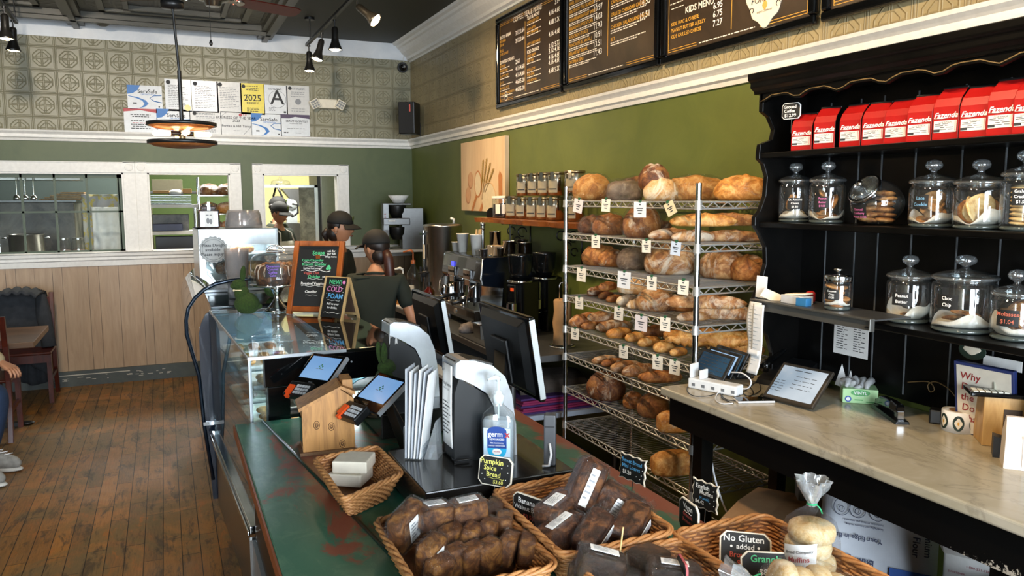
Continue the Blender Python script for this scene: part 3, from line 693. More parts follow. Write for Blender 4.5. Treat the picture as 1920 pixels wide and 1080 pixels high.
# smoke detector and sprinkler like knobs on the ceiling
tag(obj('smoke_detector', MB().lathe([(0, ZC-.10), (.03, ZC-.10), (.09, ZC-.06), (.10, ZC-.02), (.10, ZC)], 28, c=(-.42, 8.12, 0)), mat('old_detector', '#45433b', .5)), 'dark dish-shaped detector on the ceiling edge over the left window', 'smoke detector')
# ---------------------------------------------------------------- black hutch on the right wall
HB = blotch('hutch_black_paint', '#040404', '#0a0908', .3, 7)
HB.node_tree.nodes['Principled BSDF'].inputs['Specular IOR Level'].default_value = .22
YH0, YH1 = .75, 2.57          # near end, far end
t = thing('hutch', 'tall black wooden hutch with open shelves, scalloped top and coffee bags and cookie jars', 'hutch', (0, 0, 0))
HUTCH = t
m = MB().box(2.47, XR-.005, YH0, YH1-.01, 1.03, 2.28)
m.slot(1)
for y in (2.426, 2.277, 2.169, 2.023, 1.843, 1.69, 1.53, 1.38): m.box(2.4665, 2.4705, y-.0022, y+.0022, 1.05, 2.15)  # thin pale strips imitate highlights along the board grooves
obj('back_panel', m, [HB, mat('groove_highlight', '#565a5d', .4, var=.5, nscale=15)], t, label='black plank back with pale worn grooves')
# far side panel with a curved front edge
def side(yc):
    pr = [(2.235, 2.16), (2.235, 2.12), (2.27, 2.10), (2.30, 2.05), (2.29, 2.01), (2.23, 1.99), (2.225, 1.955), (2.225, 1.93), (2.25, 1.91), (2.27, 1.86), (2.265, 1.78), (2.24, 1.72), (2.215, 1.695), (2.215, 1.66), (2.24, 1.63), (2.275, 1.57), (2.28, 1.50), (2.26, 1.43), (2.23, 1.37), (2.215, 1.34), (2.215, 1.30), (2.24, 1.27), (2.30, 1.20), (2.33, 1.12), (2.33, 1.03), (XR-.005, 1.03), (XR-.005, 2.25), (2.235, 2.25)]
    m = MB(); n = len(pr); vs = [(x, y, z) for y in (yc-.012, yc+.012) for x, z in pr]
    m.add(vs, [tuple(range(n)), tuple(range(2*n-1, n-1, -1))]+[(i, n+i, n+(i+1) % n, (i+1) % n) for i in range(n)])
    return obj('side_panel', m, HB, t, bevel=.003)
side(YH1); side(YH0)
for z, x0 in ((1.955, 2.235), (1.675, 2.235), (1.345, 2.22)):
    obj('shelf', MB().box(x0, 2.47, YH0, YH1, z-.022, z), HB, t, bevel=.004)
m = MB(); pr = [(2.225, 2.19), (2.225, 2.20), (2.205, 2.215), (2.205, 2.235), (2.19, 2.245), (2.19, 2.27), (XR-.005, 2.27), (XR-.005, 2.19)]
m.loft([[(x, y, z) for x, z in pr] for y in (YH0-.03, YH1+.03)], smooth=False); obj('cornice', m, HB, t, bevel=.004)
# scalloped apron with a worn golden edge
m = MB(); m2 = MB(); NS = 60; top = 2.2; lo = []
for i in range(NS+1):
    y = YH0+(YH1-YH0)*i/NS; ph = (YH1-y)/.2*2*PI; lo.append((y, 2.166-.010*cos(ph)-.004*cos(2*ph)))
for i in range(NS):
    (ya, za), (yb, zb) = lo[i], lo[i+1]
    for x in (2.235, 2.25): m.quad((x, ya, top), (x, yb, top), (x, yb, zb), (x, ya, za))
    m.quad((2.235, ya, za), (2.25, ya, za), (2.25, yb, zb), (2.235, yb, zb))
    
m2.tube([(2.2345, y, z+.008) for y, z in lo], .0022, 4)
a = obj('scalloped_apron', m, HB, t); obj('worn_edge', m2, mat('worn_gold_edge', '#6e5a38', .5, var=.5), a)
for yy in (2.23, 1.55): obj('screw_head', MB().cyl((2.462, yy, 2.03), (2.47, yy, 2.03), .006, n=12), DULLSTEEL, t)
# ---------------------------------------------------------------- marble counter on its black frame
XM = 1.842; YM1 = 2.67
def marble_mat():
    k = N('veined_marble'); v = k.coord('Object', (1, .55, 1)); n1 = k.noise(v, 3.2, 9, .62, 1.6); n2 = k.noise(v, 4, 8, .6, 1.2)
    c = k.ramp(n1, [(.3, lin('#9b9279')), (.5, lin('#a89f89')), (.68, lin('#b5ad9b'))])
    c = k.mix(k.ramp(n2, [(.47, (0, 0, 0)), (.5, (.35,)*3), (.53, (0, 0, 0))]), c, lin('#6e6658'))
    k.set(Base_Color=c, Roughness=.22); return k.m
t = thing('marble_counter', 'long worn grey marble counter on a black frame below the hutch', 'counter', (0, 0, 0))
obj('marble_top', MB().box(XM, XR-.004, .2, YM1, .965, 1.0), marble_mat(), t, bevel=.008, seg=3)
m = MB().box(XM+.03, XM+.06, .2, YM1-.03, .845, .965)
k = N('chipped_black_paint'); co = k.new('TexCoord'); sp = k.new('SeparateXYZ'); k.l(co.outputs['Object'], sp.inputs[0]); n_ = k.noise(co.outputs['Object'], 70, 8, .7)
fy = k.math('MULTIPLY', k.math('ABSOLUTE', k.math('SUBTRACT', sp.outputs[1], 1.2)), 1.1); fz = k.math('MULTIPLY', k.math('SUBTRACT', sp.outputs[2], .845), 7.0)
k.set(Base_Color=k.ramp(k.math('SUBTRACT', k.math('SUBTRACT', n_, fy), fz), [(.40, lin('#060606')), (.43, lin('#a8a092'))]), Roughness=.45); k.b.inputs['Specular IOR Level'].default_value = .25
obj('apron', m, k.m, t, label='black apron with chipped pale patches')
for y in (2.43, 1.2, .3): obj('leg', MB().box(XM+.035, XM+.09, y, y+.055, 0, .845), HB, t)
for y in (YM1-.07, .3): obj('rear_leg', MB().box(2.42, 2.47, y, y+.055, 0, .965), HB, t)
obj('lower_shelf', MB().box(XM+.06, 2.47, .25, YM1-.04, .26, .285), HB, t)
# ---------------------------------------------------------------- wire rack
SH = (1.76, 1.58, 1.40, 1.235, 1.06, .905, .715, .51)
RX0, RX1, RY0, RY1 = 2.03, 2.475, 2.69, 3.87
t = thing('wire_rack', 'tall chrome wire shelving rack loaded with loaves against the green wall', 'rack', (0, 0, 0)); RACK = t
for x in (RX0, RX1):
    for y in (RY0, RY1):
        m = MB().cyl((x, y, .04), (x, y, 1.835), .0125, n=14); 
        for k in range(56): z = .14+k*.03; m.cyl((x, y, z), (x, y, z+.004), .0133, n=14, cap=False)
        m.lathe([(0, 0), (.018, 0), (.02, .02), (.014, .04)], 12, c=(x, y, 0)); obj('post', m, CHROME, t)
for z in SH+(.16,):
    m = MB(); W_ = .0042
    for dz in (0, -.028):
        for a, b in (((RX0, RY0), (RX0, RY1)), ((RX1, RY0), (RX1, RY1)), ((RX0, RY0), (RX1, RY0)), ((RX0, RY1), (RX1, RY1))):
            m.cyl((*a, z-.003+dz), (*b, z-.003+dz), W_, n=6, cap=False)
    for x in (RX0, RX1):
        n = 32; m.tube([(x, RY0+(RY1-RY0)*i/n, z-.003-.028*(i % 2)) for i in range(n+1)], .0034, 5)
    for y in (RY0, RY1):
        n = 12; m.tube([(RX0+(RX1-RX0)*i/n, y, z-.003-.028*(i % 2)) for i in range(n+1)], .0034, 5)
    n = 44
    for i in range(1, n): y = RY0+(RY1-RY0)*i/n; m.cyl((RX0, y, z-.002), (RX1, y, z-.002), .0021, n=5, cap=False)
    for x in (RX0+.15, RX0+.3): m.cyl((x, RY0, z-.007), (x, RY1, z-.007), .0028, n=6, cap=False)
    for x in (RX0, RX1):
        for y in (RY0, RY1): m.cyl((x, y, z-.036), (x, y, z+.004), .0175, .015, n=14)
    obj('wire_shelf', m, mat('bright_wire', '#dcdcd8', .22, .75), t)
# ---------------------------------------------------------------- loaves
def crust(name, lo_, mid, hi_, flour=0, fc='#d8c8b0', rough=.5, ns=22):
    k = N(name); v = k.coord('Object'); oi = k.new('ObjectInfo'); ad = k.new('VectorMath'); ad.operation = 'ADD'; k.l(v, ad.inputs[0]); k.l(oi.outputs['Location'], ad.inputs[1]); v = ad.outputs[0]
    n = k.noise(v, ns, 8, .7, .8); c = k.ramp(n, [(.36, lin(lo_)), (.49, lin(mid)), (.62, lin(hi_))])
    if flour:
        f = k.noise(v, 7, 8, .75, 1.4); c = k.mix(k.ramp(f, [(.62-flour*.25, (0, 0, 0)), (.74-flour*.25, (.85,)*3)]), c, lin(fc))
    k.set(Base_Color=c, Roughness=rough); k.bump(k.noise(v, 45, 7, .75), .8, .006); return k.m
CRUST = dict(gold=crust('crust_golden', '#955a22', '#c58439', '#e0b06c', .1, rough=.4), brown=crust('crust_brown', '#6b3a18', '#9b5d28', '#c4894a', .3), dark=crust('crust_dark', '#3c2010', '#6b3b1b', '#9a6634', .35),
             flour=crust('crust_floured', '#6f4220', '#a06a38', '#c89c68', .55), grey=crust('crust_rye', '#5d4a3a', '#7a6450', '#94806a', .3), pale=crust('crust_pale', '#a3733c', '#c99a60', '#dcc193', .5, '#e6d8bd'))
def crustfn(seed, kind, amp=.05):
    off = Vector((seed*3.1, seed*1.7, seed*.9))
    def fn(d):
        k = 1+amp*noise.noise(d*2.0+off)+amp*.5*noise.noise(d*5+off)
        x, y, z = d*k
        if z < -.55: z = -.55-(abs(z)-.55)*.15        # flat underside
        if kind == 'batard':
            s = (x+.35*y)*5; z += (.06*cos(s*2) if z > .3 else 0)
        if kind == 'boule' and z > .2: z += .05*cos(math.atan2(y, x)*3+seed)*min(1, z*1.3)-.08*math.exp(-((x-.4*y)/.07)**2)
        if kind == 'baguette' and z > .2: z += .18*sin(x*15+y*2)*(1-abs(x))*.7
        if kind == 'pan':
            z = min(z, .62+.25*(1-y*y)) if z > 0 else z; y = max(-.8, min(.8, y*1.15)); x = max(-.9, min(.9, x*1.1))
        return Vector((x, y, z))
    return fn
def loaf_mesh(L, Wd, Hh, kind, seed):
    m = MB(); n = 40 if kind in ('baguette', 'braid') else 26
    if kind == 'braid':
        for s in range(3):
            p = [(L/2*(2*i/24-1), Wd*.22*sin(i*.95+s*2*PI/3)*1.2, Hh*.42+Hh*.16*cos(i*1.9+s*4*PI/3)) for i in range(25)]
            m.tube(p, [Wd*.30*(.35+.65*sin(PI*(i+.8)/25.6)) for i in range(25)], 10)
        return m
    m.ell((0, 0, Hh*.375), (L/2, Wd/2, Hh*.645), n, 14, crustfn(seed, kind, .03 if kind == 'pan' else .05)); return m
GRP = 'loaves on the wire rack'; _ln = {}
def loaf(px, py, z, wpx, L, Wd, Hh, kind, col, rz, desc, dz=0, bag=0, tilt=0, y_off=0, group=GRP, name='bread_loaf'):
    """px,py = photo point where the loaf's base meets the shelf"""
    if group == GRP:
        xr = 2.36 if 'behind' in desc and z > 1.2 else 2.15
        b = at(px, py, 0, xr) if z > 1.5 else at(px, py, 2, z+dz)
        if b.y < RY0+.12 and z > 1.5: b = at(px, py, 1, RY0+.13)
        if b.x > 2.42: b = at(px, py, 0, 2.40)
        if b.x < 2.05: b = at(px, py, 0, 2.07)
    else: b = at(px, py, 2, z+dz)
    s = wpx*mpp(b)/L if wpx else 1
    if group == GRP and 1 < z < 1.5 or .8 < z < 1: s *= 1.13
    L, Wd, Hh = L*s, Wd*s, Hh*s
    Hh = min(Hh, .155) if group == GRP and z < 1.7 and z > .8 else Hh
    fwd = Vector((b.x, b.y, 0)).normalized(); c = b+fwd*(Wd*.35 if z < 1.5 or group != GRP else 0)
    c.x = min(max(c.x, RX0+.07), RX1-.06) if group == GRP else c.x
    if group == GRP: c.y = min(max(c.y, RY0+.05), RY1-.08)
    base = [c.x, c.y, z+dz+.001]
    o = obj(name, loaf_mesh(L, Wd, Hh, kind, px*.37+py), CRUST[col])
    o.location = base; o.rotation_euler = (0, tilt, rz); tag(o, desc, 'bread', group)
    if bag:
        m = MB(); fz = px*.11
        def fn(d):
            k = 1.07+.06*noise.noise(d*3+Vector((fz, 0, 0)))+.03*noise.noise(d*9+Vector((fz, 1, 0))); v = d*k
            if v.z < -.55: v.z = -.57
            return v
        m.ell((0, 0, Hh*.39), (L/2*1.04, Wd/2*1.06, Hh*.66), 30, 16, fn)
        if bag == 2:   # gathered neck
            def neck(a, j): return .25*sin(a*5+j)+.1*sin(a*9)
            m.lathe([(L*.18, Hh*.82), (L*.09, Hh*1.0), (L*.03, Hh*1.12), (L*.06, Hh*1.3), (L*.13, Hh*1.5)], 22, c=(0, 0, 0), wob=neck)
            obj('twist_tie', MB().tube([(L*.034*cos(a), L*.034*sin(a), Hh*1.12) for a in [i*PI/6 for i in range(12)]], .003, 5, closed=True), mat('green_tie', '#1f9a62', .4), o)
        if bag == 3:   # loose tail toward the front
            m.grid(lambda u, v: (-L*.15+L*.3*u+.02*sin(v*7), -Wd*.5-Wd*.35*v, Hh*(.3-.25*v)+.012*sin(u*20+v*4)), 14, 6)
        obj('plastic_bag', m, FILM, o)
    return o
D45 = rad(-42)
row = [
 # top shelf
 (1107, 374, 0, 76, .25, .17, .155, 'boule', 'gold', D45, 'golden round loaf in clear plastic at the far end of the top shelf', 0, 1),
 (1171, 375, 0, 72, .24, .16, .13, 'pan', 'grey', D45+.1, 'grey seeded loaf in a plastic bag with its tail hanging over the top shelf', 0, 3),
 (1195, 366, 0, 78, .28, .14, .13, 'batard', 'dark', D45, 'dark brown loaf lying behind the bagged grey loaf on the top shelf', .02, 1),
 (1226, 350, 0, 60, .20, .18, .16, 'boule', 'dark', D45+.5, 'dark cracked round loaf perched highest on the top shelf', .05, 0),
 (1238, 374, 0, 66, .22, .16, .14, 'batard', 'pale', D45, 'pale holey loaf on the top shelf, left of the long bagged loaf', 0, 0),
 (1303, 374, 0, 130, .42, .17, .145, 'batard', 'gold', D45+.1, 'long golden loaf in plastic behind the near post on the top shelf', 0, 1),
 (1392, 373, 0, 106, .33, .17, .145, 'baguette', 'gold', D45, 'ridged golden loaf half in plastic at the near end of the top shelf', 0, 0),
 # second shelf
 (1096, 433, 1, 54, .2, .15, .12, 'batard', 'dark', D45, 'dark wrapped loaf at the far end of the second shelf', 0, 1),
 (1143, 438, 1, 66, .22, .17, .13, 'batard', 'brown', D45, 'brown wrapped loaf on the second shelf between the far dark loaf and the round one', 0, 1),
 (1203, 440, 1, 72, .23, .21, .195, 'boule', 'brown', D45+.3, 'big round loaf in plastic, tallest on the second shelf', 0, 1),
 (1238, 430, 1, 46, .2, .15, .12, 'batard', 'dark', D45, 'dark loaf half hidden behind the round bagged loaf of the second shelf', 0, 0),
 (1258, 449, 1, 90, .3, .075, .07, 'baguette', 'flour', D45+.5, 'short floured baguette, bottom left of the baguette pile on the second shelf', 0, 0),
 (1300, 456, 1, 90, .3, .08, .07, 'baguette', 'flour', D45+.55, 'floured baguette end pointing at the near post on the second shelf', 0, 0),
 (1372, 454, 1, 118, .4, .075, .07, 'baguette', 'flour', D45+.04, 'floured baguette right of the near post, bottom of the second shelf pile', 0, 0),
 (1318, 440, 1, 126, .46, .09, .085, 'baguette', 'gold', D45+.2, 'golden baguette on top of the pile on the second shelf, left end', .07, 0),
 (1368, 436, 1, 124, .44, .08, .08, 'baguette', 'flour', D45+.02, 'floured baguette on top of the pile on the second shelf, right end', .07, 0),
 # third shelf
 (1103, 496, 2, 62, .22, .15, .12, 'batard', 'brown', D45, 'brown oval loaf at the far end of the third shelf', 0, 0),
 (1147, 501, 2, 52, .2, .16, .11, 'boule', 'brown', D45, 'brown round loaf behind the bagged loaf of the third shelf', 0, 0),
 (1187, 507, 2, 56, .2, .17, .13, 'boule', 'grey', D45, 'speckled loaf in a plastic bag with a gathered neck on the third shelf', 0, 2),
 (1228, 490, 2, 60, .2, .17, .13, 'boule', 'dark', D45, 'dark loaf at the back of the third shelf behind the bagged one', 0, 0),
 (1256, 516, 2, 88, .27, .2, .155, 'boule', 'flour', D45+.2, 'large floured round loaf left of the near post on the third shelf', 0, 0),
 (1357, 524, 2, 86, .27, .2, .15, 'boule', 'flour', D45-.2, 'large floured loaf right of the near post on the third shelf', 0, 0),
 (1409, 516, 2, 62, .22, .18, .15, 'boule', 'brown', D45, 'brown round loaf at the right end of the third shelf, beside the hutch', 0, 0),
 # fourth shelf
 (1098, 549, 3, 42, .26, .1, .09, 'batard', 'dark', 0.1, 'dark pointed loaf at the far end of the fourth shelf', 0, 0),
 (1118, 556, 3, 36, .24, .09, .085, 'batard', 'dark', 0.1, 'dark loaf, second from the far end of the fourth shelf', 0, 0),
 (1140, 545, 3, 40, .24, .09, .085, 'batard', 'brown', 0.15, 'floury brown loaf lying on two darker ones on the fourth shelf', .06, 0),
 (1137, 561, 3, 34, .22, .08, .075, 'batard', 'dark', 0.1, 'small dark loaf under the stacked one on the fourth shelf', 0, 0),
 (1153, 567, 3, 36, .24, .085, .08, 'batard', 'brown', 0.1, 'small brown loaf in the middle of the fourth shelf', 0, 0),
 (1176, 573, 3, 44, .22, .1, .085, 'batard', 'pale', 0.1, 'pale roll-shaped loaf in front on the fourth shelf', 0, 0),
 (1212, 553, 3, 100, .34, .1, .095, 'batard', 'pale', D45+.1, 'long pale greenish loaf lying across the others on the fourth shelf', .06, 0),
 (1197, 579, 3, 48, .26, .1, .085, 'batard', 'pale', 0.1, 'narrow pale loaf left of the round floured one on the fourth shelf', 0, 0),
 (1226, 585, 3, 62, .2, .17, .12, 'boule', 'flour', D45, 'round floured loaf in front on the fourth shelf', 0, 0),
 (1260, 583, 3, 44, .19, .13, .11, 'boule', 'flour', D45, 'small floured loaf right of the round one on the fourth shelf', 0, 0),
 (1283, 585, 3, 38, .18, .13, .11, 'boule', 'brown', D45, 'brown ball loaf beside the near post on the fourth shelf', 0, 0),
 (1300, 602, 3, 60, .26, .07, .065, 'baguette', 'flour', D45+.5, 'floured baguette tip at the foot of the near post, fourth shelf', 0, 0),
 (1365, 600, 3, 104, .36, .085, .08, 'baguette', 'flour', D45+.06, 'lower floured baguette right of the near post on the fourth shelf', 0, 0),
 (1345, 584, 3, 136, .46, .08, .08, 'baguette', 'flour', D45+.1, 'upper floured baguette crossing the near post on the fourth shelf', .065, 0),
 # fifth shelf
 (1086, 609, 4, 68, .27, .11, .09, 'batard', 'brown', -.15, 'shiny brown loaf at the far end of the fifth shelf', 0, 0),
 (1128, 603, 4, 52, .26, .09, .08, 'batard', 'flour', -.1, 'floured brown loaf stacked on another near the far end of the fifth shelf', .05, 0),
 (1112, 618, 4, 44, .24, .085, .07, 'batard', 'brown', -.1, 'brown loaf under the stacked one at the far end of the fifth shelf', 0, 0),
 (1152, 623, 4, 66, .28, .11, .08, 'batard', 'flour', -.15, 'broad dusty brown loaf on the fifth shelf', 0, 0),
 (1161, 635, 4, 48, .2, .10, .07, 'batard', 'gold', -.1, 'pale golden roll at the front of the fifth shelf, farthest of the golden ones', 0, 0),
 (1193, 641, 4, 44, .22, .1, .075, 'batard', 'gold', 0, 'golden roll at the front of the fifth shelf, second of the golden ones', 0, 0),
 (1217, 650, 4, 46, .22, .1, .075, 'batard', 'gold', .1, 'golden roll at the front of the fifth shelf, third of the golden ones', 0, 0),
 (1246, 661, 4, 46, .2, .11, .08, 'batard', 'gold', .1, 'golden roll at the front of the fifth shelf, fourth of the golden ones', 0, 0),
 (1272, 668, 4, 36, .2, .1, .075, 'batard', 'gold', .1, 'golden roll left of the near post at the front of the fifth shelf', 0, 0),
 (1232, 632, 4, 60, .26, .1, .08, 'batard', 'brown', -.1, 'brown loaf behind the golden rolls of the fifth shelf', .02, 0),
 (1333, 655, 4, 150, .44, .12, .11, 'braid', 'gold', D45+.1, 'big plaited golden loaf crossing the near post on the fifth shelf', .03, 0),
 (1378, 668, 4, 90, .34, .11, .09, 'braid', 'gold', D45, 'second plaited loaf low behind the tablets on the fifth shelf', 0, 0),
 # sixth shelf
 (1129, 682, 5, 50, .3, .09, .075, 'batard', 'flour', 0, 'floured loaf at the far end of the sixth shelf', 0, 0),
 (1143, 688, 5, 46, .26, .09, .07, 'batard', 'brown', 0, 'brown loaf, second from the far end of the sixth shelf', 0, 0),
 (1163, 698, 5, 62, .3, .1, .08, 'batard', 'flour', 0, 'floured loaf, third from the far end of the sixth shelf', 0, 0),
 (1190, 707, 5, 66, .3, .11, .09, 'batard', 'flour', 0, 'large floured loaf in the middle of the sixth shelf', 0, 0),
 (1204, 713, 5, 40, .24, .08, .07, 'batard', 'brown', 0, 'small reddish loaf right of the large floured one, sixth shelf', 0, 0),
 (1240, 718, 5, 72, .3, .1, .08, 'batard', 'brown', -.3, 'smooth brown loaf at the near end of the sixth shelf', 0, 0),
 # seventh shelf
 (1136, 752, 6, 76, .27, .2, .18, 'boule', 'dark', D45, 'big dark scored round loaf at the far end of the seventh shelf', 0, 0),
 (1187, 768, 6, 40, .14, .14, .11, 'boule', 'brown', D45, 'small brown ball loaf on the seventh shelf', 0, 0),
 (1224, 785, 6, 62, .2, .18, .14, 'boule', 'brown', D45, 'round brown loaf in plastic on the seventh shelf', 0, 1),
 (1266, 820, 6, 84, .34, .17, .17, 'pan', 'gold', -.25, 'tall pan loaf at the near end of the seventh shelf', 0, 0),
 # eighth shelf
 (1262, 893, 7, 98, .36, .18, .17, 'pan', 'gold', -.2, 'large pan loaf alone at the near end of the lowest stocked shelf', 0, 0)]
for r in row:
    px, py, sh = r[:3]; loaf(px, py, SH[sh], r[3], r[4], r[5], r[6], r[7], r[8], r[9], r[10], r[11], r[12])
# price tags clipped to the shelf fronts
tags = [(1084, 386, 22, 26, .2, 'pinkish'), (1136, 385, 18, 24, .05, 'cream'), (1200, 393, 28, 30, 0, 'large white'), (1257, 391, 30, 26, -.5, 'beige slanting'), (1117, 453, 18, 24, 0, 'cream'), (1212, 462, 22, 24, 0, 'cream'), (1267, 466, 27, 26, .1, 'bluish'),
        (1090, 515, 20, 26, .05, 'cream'), (1170, 525, 28, 32, .05, 'large white'), (1222, 531, 22, 26, 0, 'cream'), (1281, 539, 24, 28, .05, 'cream'), (1086, 568, 16, 23, 0, 'small cream'), (1160, 588, 18, 25, .05, 'cream'), (1202, 606, 27, 30, .05, 'large pinkish'), (1247, 608, 22, 27, 0, 'cream'),
        (1078, 626, 15, 22, .05, 'small cream'), (1169, 660, 18, 24, 0, 'cream'), (1233, 680, 22, 27, 0, 'cream'), (1265, 689, 23, 28, .05, 'cream')]
TGM = (CREAM, PAPER, mat('pinkish_card', '#dccfca', .6), mat('beige_card', '#d8c39a', .6), mat('bluish_card', '#c3cdd8', .5))
rows_ = ['top', 'top', 'top', 'top', 'second', 'second', 'second', 'third', 'third', 'third', 'third', 'fourth', 'fourth', 'fourth', 'fourth', 'fifth', 'sixth', 'sixth', 'sixth']
rows_[16:19] = ['fifth', 'fifth', 'fifth']; cnt = {}
for (px, py, w, h, r, d), sh in zip(tags, rows_):
    c = at(px, py, 0, 2.012); s = mpp(c); hh = h*s*.98; ww = min(.085, hh*.86 if 'large' not in d else hh*.95); cnt[sh] = cnt.get(sh, 0)+1
    t = thing('price_tag', f'{d} price tag, {ORD[cnt[sh]-1]} from the far post on the {sh} rack shelf', 'price tag', c, -PI/2+.35, 'price tags on the wire rack')
    M_ = T(ry=r); card = TGM[4] if 'blu' in d else TGM[3] if 'beige' in d else TGM[2] if 'pink' in d else TGM[1] if 'large' in d else TGM[0]
    obj('card', MB().box(-ww/2, ww/2, -.001, .001, -hh/2, hh/2, M_), card, t)
    m = MB()
    m.box(-.004, .004, -.0018, -.001, hh*.28, hh*.36, M_)
    for z, k in ((.05, .55), (-.08, .4), (-.26, .3)): m.box(-ww*k/2, ww*k/2, -.0018, -.001, z*hh, z*hh+.004, M_)
    obj('printing', m, INK, t); obj('clip', MB().box(-.006, .006, -.003, .004, hh/2-.004, hh/2+.008, M_), mat('green_clip', '#2f5a3a', .5), t)
# ---------------------------------------------------------------- coffee bags on the top hutch shelf
RED = blotch('red_foil', '#97100f', '#ab1716', .38, 4); BBLK = mat('bag_black', '#0e0e10', .35)
LBL = mat('label_white', '#d5d2cc', .6); PINK = mat('label_pink', '#d97c8c', .6)
def coffee_bag():
    t = thing('coffee_bag', 'x', 'coffee bag', (0, 0, 0), 0, 'red coffee bags on the top hutch shelf')
    w, d, h = .084, .062, .158; m = MB(); rings = []
    for z, kw, kd, yo in ((0, .98, .98, 0), (.004, 1, 1, 0), (.10, 1, 1, 0), (.125, .99, .8, .006), (.142, .97, .45, .014), (h, .94, .10, .022)):
        a, b = w/2*kw, d/2*kd; rings.append([(-a, -b+yo, z), (a, -b+yo, z), (a, b+yo, z), (-a, b+yo, z)])
    m.loft(rings, smooth=False)
    for i in range(len(m.m)):
        f = m.f[i]; ys = [m.v[j][1] for j in f]; 
        if max(ys) < .035 and (max(ys)-min(ys)) < .04 and sum(ys)/4 < 0: m.m[i] = 0
        elif abs(sum(m.v[j][0] for j in f)/4) > .04: m.m[i] = 1
        else: m.m[i] = 0
    obj('pouch', m, [RED, BBLK], t, bevel=.004)
    yf = -d/2-.0008; m = MB().box(-.036, .036, yf-.0006, yf, .022, .058); lb = obj('label', m, LBL, t)
    m = MB(); m.slot(0).box(-.036, -.016, yf-.0012, yf-.0006, .024, .032); text(m, 'GUATEMALA', -.0, .050, .007, yf-.001, 'CENTER')
    for z in (.047, .042, .036, .030): strokes(m, -.016 if z < .04 else -.032, z, .042, .0016, int(z*9999), yf-.001)
    m.slot(1).box(.031, .0325, yf-.0012, yf-.0006, .026, .056); obj('label_print', m, [INK, PINK], lb)
    m = MB(); text(m, 'Fazenda', -.0, .066, .0235, yf-.0005, 'CENTER', .02, .35); m.tube([(-.035, yf-.001, .0655), (-.01, yf-.001, .064), (.01, yf-.001, .0655)], .0008, 4)
    obj('brand_lettering', m, CHALKW, t)
    m = MB().box(-w/2+.001, w/2-.001, .018, .027, h-.004, h+.006); obj('rolled_top', m, BBLK, t, bevel=.003)
    return t
bagx = (1509, 1552, 1602, 1645, 1688, 1731, 1781, 1832, 1885, 1935)
bd = ('first from the far end, small and beside the price sign', 'second from the far end, its black side showing', 'third from the far end', 'fourth from the far end, in the even run', 'fifth from the far end, in the even run', 'sixth from the far end', 'seventh from the far end, over the middle jar', 'eighth from the far end, leaning a little', 'ninth from the far end, large in view', 'tenth, cut by the right edge of the photo')
b0 = coffee_bag()
for i, px in enumerate(bagx):
    p = at(px, 260, 0, 2.30); k = 0.94 if i == 0 else 1
    rz = -PI/2+(.38, .33, .2, .22, .17, .2, .14, .2, .12, .12)[i]; kz = (.86, .97, .95, .93, .92, .95, 1.03, .98, 1.04, 1)[i]
    if i == 0: b0.location = (2.30, p.y, 1.956); b0.scale = (1, 1, .9); b0.rotation_euler = (0, 0, rz); b0['label'] = 'red coffee bag, '+bd[0]
    else: dup(b0, (2.30, p.y, 1.956), rz, 'red coffee bag, '+bd[i], scale=(1, 1, kz))
def chalk_sign(name, label, loc, rz, w, h, lines, style='cut', frame=CREAM, stick=0, group=None, cat='sign', tilt=0, dots=0, M0=None, stickcol=None, thick=.005):
    """black board with a pale edge; lines: (text, x, z, size, material index, shear)"""
    t = thing(name, label, cat, loc, rz, group); M_ = M0 or T(rx=tilt)
    def outline(w, h):
        if style == 'cut': c = min(w, h)*.16; return [(-w/2+c, -h/2), (w/2-c, -h/2), (w/2, -h/2+c), (w/2, h/2-c), (w/2-c, h/2), (-w/2+c, h/2), (-w/2, h/2-c), (-w/2, -h/2+c)]
        if style == 'wavy':
            o = []
            for (x0, z0, x1, z1) in ((-w/2, -h/2, w/2, -h/2), (w/2, -h/2, w/2, h/2), (w/2, h/2, -w/2, h/2), (-w/2, h/2, -w/2, -h/2)):
                L = math.hypot(x1-x0, z1-z0); nx, nz = (z1-z0)/L, -(x1-x0)/L
                for i in range(16): f = i/16; a = -.022*min(w, h)*2*(1-cos(f*2*PI*3))/2*1.3; o.append((x0+(x1-x0)*f+nx*a, z0+(z1-z0)*f+nz*a))
            return o
        return [(-w/2, -h/2), (w/2, -h/2), (w/2, h/2), (-w/2, h/2)]
    if frame: obj('board_edge', MB().prism(outline(w, h), -thick/2, thick/2, M_), frame, t)
    k = .93 if frame else 1; obj('chalk_face', MB().prism(outline(w-(1-k)*h*1.1, h*k), -thick/2-.0012, -thick/2+.001 if frame else thick/2, M_), CHALKB, t)
    mats_ = [CHALKW, mat('chalk_green', '#58c98a', .7), mat('chalk_yellow', '#d8d26a', .7), mat('chalk_red', '#c65a50', .7), mat('chalk_blue', '#5aa7dc', .7), mat('chalk_pink', '#e58ac0', .7), mat('chalk_purple', '#9a6bd6', .7)]
    m = MB()
    for s, x, z, sz, mi, *sh in lines:
        m.slot(mi)
        if s == '~': m.tube([(x+sz*(i/8), -thick/2-.002, z+.003*sin(i*1.6)*(sz/.1)) for i in range(9)], max(.0007, sz*.011), 4, M=M_)
        elif s == '*': m.cyl((x, -thick/2-.002, z), (x, -thick/2-.0012, z), sz, n=8, M=M_)
        else: text(m, s, x, z, sz, -thick/2-.0018, 'CENTER', .015, (sh[0] if sh else 0), M_)
    obj('chalk_lettering', m, mats_, t)
    if stick: obj('stake', MB().cyl((0, .003, -h/2-stick), (0, .003, -h/2+.01), .0012, n=6, M=M_), stickcol or mat('wire_grey', '#6b6a66', .4, .8), t)
    return t
p = at(1484, 208, 0, 2.27)
